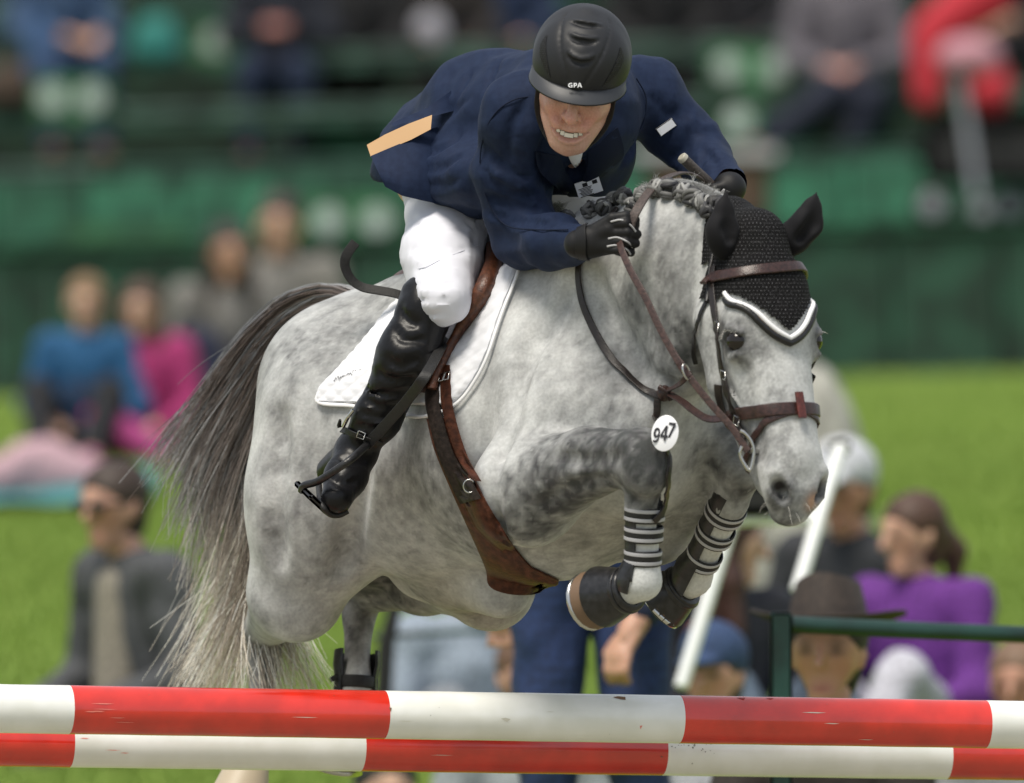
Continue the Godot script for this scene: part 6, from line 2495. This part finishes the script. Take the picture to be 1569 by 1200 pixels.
	ft.cap(chest + Vector3(0, 0.06, 0), neck + Vector3(0, -0.03, 0), 0.115, 0.066, 0.04)
	for k in 2:
		ft.cap(chest + Vector3(0, 0.08, 0), sh[k], 0.09, 0.074, 0.04)
		var short: bool = o.get("short", false)
		if short:
			ft.chain([[sh[k], 0.072], [sh[k].lerp(el[k], 0.75), 0.062]], 0.03)
		else:
			ft.chain([[sh[k], 0.072], [el[k], 0.058], [el[k].lerp(hd_[k], 0.82), 0.045]], 0.03)
	prt("jacket", ft.mesh(null, null, wr), cl(o.get("top", Color(0.1, 0.1, 0.1))), root, b)
	if o.has("shirt"):
		var fs := Field.new(chest - Vector3(0.14, 0.34, 0.1), chest + Vector3(0.14, 0.24, 0.26), 0.02)
		fs.cap(chest + Vector3(0, 0.08, 0.065), chest + Vector3(0, -0.24, 0.065), 0.07, 0.078, 0.02, Vector3(0, 0, 1), 1.0)
		prt("shirt", fs.mesh(), cl(o.shirt), root, b)
	if o.has("panel"):
		for s in o.panel:
			var mb := MB.new()
			mb.ball(Vector3(s[0], h0 + s[1], s[2]), Vector3(s[3], s[4], 0.04), Basis.IDENTITY, 8, 12)
			prt("patch", mb.done(), cl(s[5]), root, b)
	# trousers
	var fl := Field.new(lo, hi, cell)
	fl.cap(pelvis + Vector3(0.05, 0, 0), pelvis + Vector3(-0.05, 0, 0), 0.125, 0.125, 0.04)
	for k in 2:
		fl.chain([[hip[k], 0.10], [kn[k], 0.072], [an[k] + (an[k] - kn[k]).normalized() * -0.03, 0.056]], 0.03)
	prt("trousers", fl.mesh(null, null, wr), cl(o.get("legs", Color(0.02, 0.02, 0.03))), root, b)
	for k in 2:
		var fsh := Field.new(an[k] - Vector3(0.1, 0.12, 0.12), an[k] + Vector3(0.1, 0.1, 0.26), 0.018)
		fsh.cap(an[k] + Vector3(0, -0.015, -0.01), an[k] + Vector3(0, -0.035, 0.14), 0.05, 0.042, 0.03)
		prt("shoe", fsh.mesh(), cl(o.get("shoes", Color(0.04, 0.03, 0.03)), 0.6), root, b)
	# hair and headgear
	var hair: Color = o.get("hair", Color(0.05, 0.03, 0.02))
	var style: String = o.get("style", "short")
	var fh := Field.new(head - Vector3(0.2, 0.42, 0.26), head + Vector3(0.2, 0.2, 0.2), 0.014)
	if style != "bald":
		fh.cap(hp_.call(Vector3(0, 0.045, -0.022)), hp_.call(Vector3(0, 0.04, 0.0)), 0.088, 0.086, 0.02)
		fh.cap(hp_.call(Vector3(0, -0.01, -0.04)), hp_.call(Vector3(0, -0.04, -0.04)), 0.076, 0.066, 0.02)
		if style == "long":
			for s: float in [-1.0, 1.0]:
				fh.chain([[hp_.call(Vector3(s * 0.065, 0.03, -0.02)), 0.035], [hp_.call(Vector3(s * 0.078, -0.10, 0.0)), 0.032], [hp_.call(Vector3(s * 0.085, -0.24, 0.02)), 0.03]], 0.03)
			fh.cap(hp_.call(Vector3(0, -0.05, -0.06)), hp_.call(Vector3(0, -0.2, -0.06)), 0.07, 0.07, 0.03)
		if style == "ponytail":
			fh.chain([[hp_.call(Vector3(0, 0.02, -0.10)), 0.035], [hp_.call(Vector3(0, -0.05, -0.15)), 0.036], [hp_.call(Vector3(0, -0.17, -0.14)), 0.022]], 0.02)
		# face opening
		fh.cap(hp_.call(Vector3(0, -0.02, 0.10)), hp_.call(Vector3(0, -0.10, 0.11)), 0.068, 0.07, 0.015, Vector3.ZERO, 1.0, true)
	else:
		fh.cap(hp_.call(Vector3(0, -0.005, -0.055)), hp_.call(Vector3(0, -0.03, -0.05)), 0.058, 0.052, 0.02)
		for s: float in [-1.0, 1.0]:
			fh.cap(hp_.call(Vector3(s * 0.05, 0.0, -0.04)), hp_.call(Vector3(s * 0.06, 0.01, -0.015)), 0.034, 0.026, 0.02)
	var hm := MeshInstance3D
	prt("hair", fh.mesh(), cl(hair, 0.6), root, b)
	if style == "bald" or o.has("glasses"):
		var mb := MB.new()
		for s: float in [-1.0, 1.0]:
			mb.ball(hp_.call(Vector3(s * 0.033, 0.006, 0.096)), Vector3(0.027, 0.019, 0.008), hb_, 8, 12)
		mb.tube([hp_.call(Vector3(-0.08, 0.012, 0.0)), hp_.call(Vector3(-0.06, 0.012, 0.085)), hp_.call(Vector3(0, 0.012, 0.104)), hp_.call(Vector3(0.06, 0.012, 0.085)), hp_.call(Vector3(0.08, 0.012, 0.0))], [0.004], 5)
		prt("sunglasses", mb.done(), M.gloss_black, root, b)
	if o.has("cap"):
		var fc := Field.new(head - Vector3.ONE * 0.24, head + Vector3.ONE * 0.24, 0.014)
		fc.cap(hp_.call(Vector3(0, 0.055, -0.012)), hp_.call(Vector3(0, 0.06, -0.005)), 0.096, 0.092, 0.02)
		fc.cap(hp_.call(Vector3(0, -0.06, 0)), hp_.call(Vector3(0, -0.061, 0)), 0.10, 0.10, 0.01, Vector3.ZERO, 1.0, true)
		fc.cap(hp_.call(Vector3(0, 0.048, 0.09)), hp_.call(Vector3(0, 0.040, 0.145)), 0.060, 0.050, 0.012, hb_ * Vector3(0, 1, -0.1).normalized(), 5.0)
		prt("cap", fc.mesh(), cl(o.cap), root, b)
	if o.has("hat"):
		var mb := MB.new()
		var rows := []
		for q in [[0.02, 0.05, 0.0], [0.02, 0.125, 0.0], [0.078, 0.145, 0.0], [0.098, 0.075, 0.0], [0.108, 0.070, 0.0], [0.185, 0.082, 0.012], [0.188, 0.076, 0.012], [0.10, 0.060, 0.0], [0.09, 0.05, 0.0]]:
			for k in 28:
				var a := -TAU * k / 28.0
				var up: float = q[1] + q[2] * pow(absf(cos(a)), 3) * 1.6
				if q[0] < 0.1 and q[1] > 0.09:
					up += 0.035 - 0.03 * pow(absf(cos(a)), 2) * (q[0] / 0.095) + (-0.015 if q[0] < 0.05 else 0.0)
				rows.append(hp_.call(Vector3(cos(a) * q[0] * 0.92, up, sin(a) * q[0] * 1.12 - 0.005)))
		mb.grid(rows, 28, true)
		prt("hat", mb.done(), cl(o.hat, 0.8), root, b)
	return root

func prt(called: String, mesh: Mesh, m: Material, root: Node3D, b: Basis) -> MeshInstance3D:
	var o := part(called, mesh, m, root)
	o.transform = Transform3D(b, Vector3.ZERO)
	return o

func crowd():
	var G := "spectators on the grass bank"
	var S := "spectators on the bleachers"
	var fair := Color(0.68, 0.45, 0.35)
	# left, on the grass
	person("person with short dark hair and sunglasses in open grey jacket alone on the grass", 172, 778, 21.5, -0.95, "ground", {"scale": 1.08, "top": Color(0.085, 0.09, 0.10), "shirt": Color(0.32, 0.29, 0.24), "legs": Color(0.05, 0.055, 0.06), "style": "short", "glasses": true, "hair": Color(0.05, 0.03, 0.022), "skin": Color(0.62, 0.37, 0.28), "lean": 0.12, "look": 0.2,
		"knees": [Vector3(0.20, 0.14, 0.30), Vector3(-0.22, 0.14, 0.28)], "ankles": [Vector3(-0.06, 0.05, 0.42), Vector3(0.10, 0.05, 0.40)], "hands": [Vector3(0.12, 0.16, 0.36), Vector3(-0.14, 0.14, 0.40)], "panel": [[0.15, 0.40, 0.12, 0.07, 0.10, Color(0.17, 0.175, 0.19)]]}, G)
	person("child with light brown hair in blue jacket and dark trousers on the grass", 131, 466, 28.0, -0.15, "ground", {"scale": 0.86, "top": Color(0.015, 0.11, 0.27), "legs": Color(0.012, 0.013, 0.018), "hair": Color(0.26, 0.16, 0.08), "skin": fair, "shoes": Color(0.5, 0.08, 0.28), "panel": [[0.0, 0.25, 0.12, 0.10, 0.10, Color(0.03, 0.06, 0.13)]]}, G)
	person("person with long brown hair in pink and purple top beside the blue child", 216, 474, 28.0, -0.2, "ground", {"scale": 0.86, "top": Color(0.42, 0.03, 0.17), "legs": Color(0.40, 0.05, 0.22), "hair": Color(0.09, 0.045, 0.028), "skin": fair, "style": "long", "panel": [[-0.10, 0.12, 0.16, 0.07, 0.08, Color(0.16, 0.02, 0.20)], [0.16, 0.28, 0.05, 0.09, 0.16, Color(0.016, 0.014, 0.022)]],
		"knees": [Vector3(0.30, 0.16, 0.32), Vector3(-0.05, 0.22, 0.40)], "ankles": [Vector3(0.52, 0.06, 0.30), Vector3(0.25, 0.06, 0.55)]}, G)
	person("person with dark hair and grey jacket at the left of the couple", 350, 388, 30.0, 0.15, "ground", {"top": Color(0.22, 0.21, 0.20), "legs": Color(0.02, 0.025, 0.05), "hair": Color(0.025, 0.015, 0.012), "style": "long", "skin": Color(0.62, 0.38, 0.28), "lean": 0.08, "panel": [[0.0, 0.36, 0.12, 0.07, 0.05, Color(0.25, 0.30, 0.30)], [0.05, 0.20, 0.16, 0.07, 0.07, Color(0.01, 0.01, 0.012)]]}, G)
	person("tall person with short dark hair in grey and black coat of the couple", 428, 346, 30.2, -0.1, "ground", {"scale": 1.1, "top": Color(0.25, 0.24, 0.22), "legs": Color(0.015, 0.015, 0.02), "hair": Color(0.035, 0.02, 0.015), "skin": Color(0.66, 0.43, 0.32), "panel": [[0.0, 0.37, 0.11, 0.12, 0.07, Color(0.012, 0.012, 0.013)], [-0.08, 0.18, 0.15, 0.09, 0.07, Color(0.012, 0.012, 0.013)]]}, G)
	bag("dark navy backpack between the pink top and the couple", 292, 560, 28.6, Vector3(0.30, 0.34, 0.22), Color(0.012, 0.016, 0.05))
	blanket()
	# right, on the grass
	person("person in white cap and dark grey jacket behind the white frame", 1293, 752, 22.0, -0.45, "ground", {"top": Color(0.035, 0.038, 0.046), "legs": Color(0.05, 0.06, 0.08), "cap": Color(0.68, 0.70, 0.76), "skin": Color(0.60, 0.33, 0.24), "lean": 0.10, "scale": 1.08, "hands": [Vector3(-0.10, 0.32, 0.36), Vector3(-0.22, 0.26, 0.36)], "nod": 0.15}, G)
	person("person with brown ponytail in purple sweatshirt and white trousers", 1398, 822, 21.0, -0.6, "ground", {"top": Color(0.15, 0.028, 0.27), "legs": Color(0.62, 0.62, 0.70), "hair": Color(0.085, 0.04, 0.024), "style": "ponytail", "skin": Color(0.64, 0.40, 0.29), "look": -0.35, "lean": 0.05, "hands": [Vector3(-0.02, 0.20, 0.36), Vector3(-0.12, 0.18, 0.36)]}, G)
	person("person in brown brimmed hat and dark brown coat behind the green railing", 1268, 1004, 18.0, -0.30, "ground", {"top": Color(0.028, 0.020, 0.016), "legs": Color(0.03, 0.03, 0.03), "hat": Color(0.040, 0.028, 0.022), "hair": Color(0.02, 0.012, 0.01), "skin": Color(0.58, 0.33, 0.23), "scale": 1.12, "lean": 0.0, "nod": -0.05, "look": 0.1}, G)
	person("person in dark navy jacket with pink collar behind the forelegs", 1118, 836, 20.5, 0.5, "ground", {"top": Color(0.014, 0.016, 0.026), "legs": Color(0.10, 0.14, 0.20), "hair": Color(0.06, 0.022, 0.016), "skin": fair, "style": "long", "look": 1.2, "panel": [[-0.10, 0.36, 0.12, 0.07, 0.07, Color(0.42, 0.16, 0.17)]]}, G)
	person("person with pale face and blue cap sitting low beside the foot of the white frame", 1092, 1036, 19.6, -0.4, "ground", {"top": Color(0.55, 0.56, 0.62), "legs": Color(0.1, 0.1, 0.14), "cap": Color(0.035, 0.07, 0.17), "skin": Color(0.62, 0.36, 0.29)}, G)
	person("person in pale blue checked shirt sitting under the horse's belly line", 722, 880, 21.5, 0.3, "ground", {"top": Color(0.36, 0.43, 0.53), "legs": Color(0.28, 0.30, 0.33), "hair": Color(0.09, 0.05, 0.03), "skin": fair, "short": true, "panel": [[-0.06, 0.16, 0.16, 0.03, 0.12, Color(0.05, 0.08, 0.11)], [0.10, 0.22, 0.14, 0.04, 0.05, Color(0.62, 0.66, 0.72)]]}, G)
	person("person in pale grey shirt sitting low next to the navy trousers", 808, 1040, 20.2, 0.15, "ground", {"top": Color(0.38, 0.42, 0.44), "legs": Color(0.05, 0.06, 0.06), "hair": Color(0.16, 0.085, 0.05), "skin": Color(0.62, 0.38, 0.30)}, G)
	person("standing person in navy trousers and navy top behind the horse", 912, 380, 18.4, 0.1, "stand", {"scale": 1.12, "top": Color(0.012, 0.02, 0.06), "legs": Color(0.020, 0.042, 0.14), "hair": Color(0.05, 0.03, 0.02), "hands": [Vector3(0.06, 0.74, 0.2), Vector3(-0.20, 0.82, -0.10)], "elbows": [Vector3(0.27, 1.12, 0.02), Vector3(-0.28, 1.1, 0.0)], "knees": [Vector3(0.10, 0.5, 0.05), Vector3(-0.10, 0.5, 0.02)], "ankles": [Vector3(0.16, 0.08, 0.0), Vector3(-0.09, 0.08, 0.0)]}, G)
	person("person with pale face at the far right edge beyond the railing", 1562, 1050, 20.5, -0.3, "ground", {"top": Color(0.35, 0.36, 0.38), "legs": Color(0.2, 0.2, 0.22), "hair": Color(0.22, 0.13, 0.08), "skin": Color(0.54, 0.30, 0.22)}, G)
	person("person with pale shirt whose head is below the poles", 590, 1215, 20.0, 0.2, "ground", {"top": Color(0.40, 0.43, 0.45), "legs": Color(0.1, 0.1, 0.1), "hair": Color(0.02, 0.02, 0.02), "skin": fair}, G)
	# on the bleachers
	var jeans := Color(0.035, 0.085, 0.20)
	person("person in blue jeans and pale blue sleeve at the left end of the bleachers", 95, -95, 35.5, 0.25, "bench", {"top": Color(0.05, 0.10, 0.20), "legs": Color(0.035, 0.075, 0.17), "hair": Color(0.06, 0.04, 0.03), "shoes": Color(0.12, 0.07, 0.04), "hands": [Vector3(0.10, 0.24, 0.40), Vector3(-0.02, 0.24, 0.40)], "panel": [[0.10, 0.06, 0.36, 0.14, 0.07, Color(0.09, 0.16, 0.28)], [-0.16, 0.08, 0.30, 0.06, 0.20, Color(0.07, 0.15, 0.33)]]}, S)
	person("person in navy clothes with clasped hands on the bleachers behind the tail", 428, -85, 35.6, -0.05, "bench", {"top": Color(0.014, 0.017, 0.030), "legs": Color(0.016, 0.030, 0.075), "hair": Color(0.03, 0.02, 0.02), "shoes": Color(0.05, 0.02, 0.02), "hands": [Vector3(0.03, 0.33, 0.36), Vector3(-0.03, 0.33, 0.36)], "skin": Color(0.44, 0.20, 0.17)}, S)
	person("person all in black with a white paper cup on the bleachers", 545, -80, 36.2, 0.0, "bench", {"top": Color(0.012, 0.011, 0.011), "legs": Color(0.016, 0.014, 0.013), "hair": Color(0.03, 0.02, 0.02)}, S)
	person("person in dark brown clothes on the bleachers above the jacket's shoulder", 680, -90, 36.4, 0.1, "bench", {"top": Color(0.03, 0.024, 0.022), "legs": Color(0.02, 0.018, 0.018), "hair": Color(0.03, 0.02, 0.02), "panel": [[-0.08, 0.18, 0.2, 0.08, 0.10, Color(0.55, 0.55, 0.62)]]}, S)
	person("person in navy top and black trousers behind the riding helmet", 775, -100, 36.6, -0.1, "bench", {"top": Color(0.02, 0.04, 0.10), "legs": Color(0.02, 0.035, 0.08), "hair": Color(0.03, 0.02, 0.02)}, S)
	person("person in black between two others on the bleachers at right of the helmet", 1010, -95, 36.4, 0.1, "bench", {"top": Color(0.012, 0.012, 0.013), "legs": Color(0.012, 0.012, 0.013), "hair": Color(0.03, 0.02, 0.02)}, S)
	person("person in dark blue jeans and black top on the bleachers right of the helmet", 1130, -100, 36.5, -0.15, "bench", {"top": Color(0.015, 0.015, 0.018), "legs": Color(0.018, 0.035, 0.085), "hair": Color(0.03, 0.02, 0.02)}, S)
	person("person in grey mauve sweater and navy trousers on the bleachers by the pushchair", 1296, -75, 34.9, -0.1, "bench", {"scale": 1.12, "top": Color(0.15, 0.135, 0.16), "legs": Color(0.012, 0.017, 0.040), "hair": Color(0.05, 0.03, 0.02), "shoes": Color(0.24, 0.15, 0.11), "hands": [Vector3(0.04, 0.22, 0.42), Vector3(-0.03, 0.22, 0.42)], "skin": Color(0.50, 0.27, 0.22), "knees": [Vector3(0.13, 0.10, 0.44), Vector3(-0.02, 0.14, 0.46)], "ankles": [Vector3(-0.05, -0.40, 0.44), Vector3(-0.34, -0.12, 0.62)]}, S)
	person("person in black standing behind the red pushchair", 1600, -130, 34.2, -0.3, "bench", {"top": Color(0.02, 0.02, 0.022), "legs": Color(0.016, 0.016, 0.018), "hair": Color(0.1, 0.06, 0.03), "hands": [Vector3(-0.10, 0.22, 0.42), Vector3(-0.22, 0.22, 0.42)]}, S)
	bag("teal bag on the bench beside the blue jeans", 238, 58, 35.4, Vector3(0.22, 0.24, 0.16), Color(0.03, 0.23, 0.20))
	bag("brown bag on the bleachers at the left edge", 12, 128, 35.0, Vector3(0.22, 0.22, 0.16), Color(0.07, 0.045, 0.03))
	railing()
	pole_and_table()

func bag(label: String, px: float, py: float, d: float, s: Vector3, c: Color):
	var p := W(px, py, CAM_D - 2.0 * d)
	var root := thing("bag", label, "bag", p - Vector3(0, s.y / 2, 0))
	var f := Field.new(p - s * 0.8, p + s * 0.8, 0.018)
	var e := s * 0.5
	f.cap(p + Vector3(-e.x * 0.5, -e.y * 0.45, 0), p + Vector3(e.x * 0.5, -e.y * 0.45, 0), e.z, e.z, 0.05)
	f.cap(p + Vector3(-e.x * 0.3, e.y * 0.3, 0), p + Vector3(e.x * 0.3, e.y * 0.35, 0), e.z * 0.8, e.z * 0.8, 0.06)
	pw("sack", f.mesh(), cl(c), root)
	var mb := MB.new()
	mb.tube(smooth([p + Vector3(-e.x * 0.4, e.y * 0.6, 0), p + Vector3(-e.x * 0.2, e.y * 1.1, 0), p + Vector3(e.x * 0.2, e.y * 1.1, 0), p + Vector3(e.x * 0.4, e.y * 0.6, 0)], 4), [0.012], 6)
	pw("handle", mb.done(), cl(c * 0.6), root)

func blanket():
	var p := W(70, 745, -21.6)
	p.y = ground_y(p.x, p.z)
	var root := thing("picnic_blanket", "teal picnic blanket spread on the grass near the children", "blanket", p)
	var mb := MB.new()
	var rows := []
	for r in 9:
		for k in 13:
			var x := p.x - 0.62 + k * 0.085
			var z := p.z + 0.8 - r * 0.20
			rows.append(Vector3(x, ground_y(x, z) + 0.035 + 0.012 * sin(k * 1.3 + r) + 0.05 * k / 12.0, z))
	mb.grid(rows, 13)
	pw("cloth", mb.done(), cl(Color(0.06, 0.26, 0.27)), root)
	var q := p + Vector3(-0.02, 0.14, 0.12)
	var rt := thing("pink_bundle", "pale pink bundled blanket lying on the teal blanket", "blanket", q - Vector3(0, 0.1, 0))
	var f := Field.new(q - Vector3(0.5, 0.25, 0.35), q + Vector3(0.5, 0.3, 0.35), 0.022)
	f.cap(q + Vector3(-0.22, -0.05, 0), q + Vector3(0.16, -0.04, 0), 0.075, 0.08, 0.05)
	f.cap(q + Vector3(-0.05, 0.01, 0), q + Vector3(0.05, 0.02, 0), 0.08, 0.07, 0.05)
	f.cap(q + Vector3(-0.3, -0.06, 0.05), q + Vector3(0.3, -0.06, -0.05), 0.04, 0.05, 0.05)
	var nz := FastNoiseLite.new()
	nz.seed = 2
	nz.frequency = 6.0
	pw("cloth", f.mesh(null, null, func(pp, n): return 0.02 * nz.get_noise_3dv(pp)), cl(Color(0.62, 0.40, 0.46)), rt)

func railing():
	var z := -2.7
	var root := thing("railing", "dark green metal railing with one post at the right of the jump", "railing", Vector3(W(1197, 600, z).x, 0, z))
	var top := W(1197, 938, z)
	var mb := MB.new()
	mb.box(Transform3D(Basis.IDENTITY, Vector3(top.x, top.y * 0.5 + 0.1, z)), Vector3(0.052, top.y - 0.2, 0.052), 0.006)
	pw("post", mb.done(), M.rail_green, root)
	mb = MB.new()
	mb.tube([W(1190, 956, z), W(1400, 966, z - 0.06), W(1700, 978, z - 0.2), W(2600, 1010, z - 0.6)], [0.021], 14)
	pw("handrail", mb.done(), M.rail_green, root)
	var far := W(2600, 1010, z - 0.6)
	mb = MB.new()
	mb.box(Transform3D(Basis.IDENTITY, Vector3(far.x, far.y * 0.5 + 0.05, far.z)), Vector3(0.052, far.y - 0.1, 0.052), 0.006)
	pw("post", mb.done(), M.rail_green, root)
	# thin line fence further back
	var fz := -9.2
	var fr := thing("wire_fence", "thin dark cable fence across the bank behind the belly", "fence", Vector3(W(600, 600, fz).x, 0.8, fz))
	mb = MB.new()
	mb.tube([W(570, 976, fz), W(700, 968, fz), W(850, 964, fz)], [0.010], 6)
	pw("cable", mb.done(), M.rail_green, fr)
	mb = MB.new()
	mb.tube([W(606, 925, fz), W(592, 985, fz), W(580, 1190, fz)], [0.020, 0.026, 0.026], 8)
	pw("post", mb.done(), M.black_cloth, fr)
	mb = MB.new()
	mb.tube([W(850, 964, fz), W(850, 1190, fz)], [0.012, 0.012], 8)
	pw("post", mb.done(), M.rail_green, fr)

func pole_and_table():
	# white tubular frame: two slanting poles and the bar between them
	var z := -6.6
	var root := thing("white_frame", "white tubular frame of two slanting poles beside the horse's muzzle", "frame", W(1044, 1056, z))
	for q in [[1044, 1052, 1150, 705], [1222, 905, 1288, 684]]:
		var mb := MB.new()
		var a := W(q[0], q[1], z)
		var b := W(q[2], q[3], z - 0.2)
		mb.tube([a - (b - a) * 0.006, a, b, b + (b - a) * 0.006], [0.010, 0.019, 0.019, 0.010], 16)
		pw("pole", mb.done(), M.pole_white, root)
	var mb := MB.new()
	mb.tube([W(1126, 798, z - 0.12), W(1256, 792, z - 0.12)], [0.016, 0.016], 12)
	pw("crossbar", mb.done(), M.pole_white, root)
	mb = MB.new()
	mb.box(Transform3D(Basis(Vector3(0, 0, 1), 0.2), W(1286, 686, z - 0.21)), Vector3(0.066, 0.045, 0.05), 0.012)
	pw("end_clamp", mb.done(), M.pole_white, root)
	var cs := W(1160, 764, z - 0.12)
	var kb := thing("case", "black camera case resting on the crossbar of the white frame", "case", cs - Vector3(0, 0.05, 0))
	mb = MB.new()
	mb.box(Transform3D(Basis.IDENTITY, cs), Vector3(0.13, 0.085, 0.12), 0.02)
	pw("shell", mb.done(), M.black_cloth, kb)
	mb = MB.new()
	mb.tube([cs + Vector3(-0.04, 0.042, 0), cs + Vector3(-0.03, 0.066, 0), cs + Vector3(0.03, 0.066, 0), cs + Vector3(0.04, 0.042, 0)], [0.006], 6)
	pw("handle", mb.done(), M.black_cloth, kb)
	# pale domed shelter
	var dz := -17.0
	var dc := W(1240, 690, dz)
	var dm := thing("shade_tent", "small pale beige domed shade tent behind the white cap", "tent", Vector3(dc.x, ground_y(dc.x, dz), dz))
	mb = MB.new()
	var rows := []
	for r in 9:
		var th := PI * 0.5 * r / 8.0
		for k in 24:
			var an := -TAU * k / 24.0
			var rr := 0.215 * cos(th) * (1.0 + 0.03 * cos(an * 6.0))
			rows.append(Vector3(dc.x + cos(an) * rr, dc.y - 0.38 + 0.68 * sin(th), dz + sin(an) * rr))
	mb.grid(rows, 24, true)
	pw("canopy", mb.done(), M.canvas, dm)
	mb = MB.new()
	mb.lathe(Vector3(dc.x, dc.y - 0.9, dz), Vector3(dc.x, dc.y - 0.36, dz), [[0.0, 0.215], [1.0, 0.222]], 24)
	pw("skirt", mb.done(), M.canvas, dm)
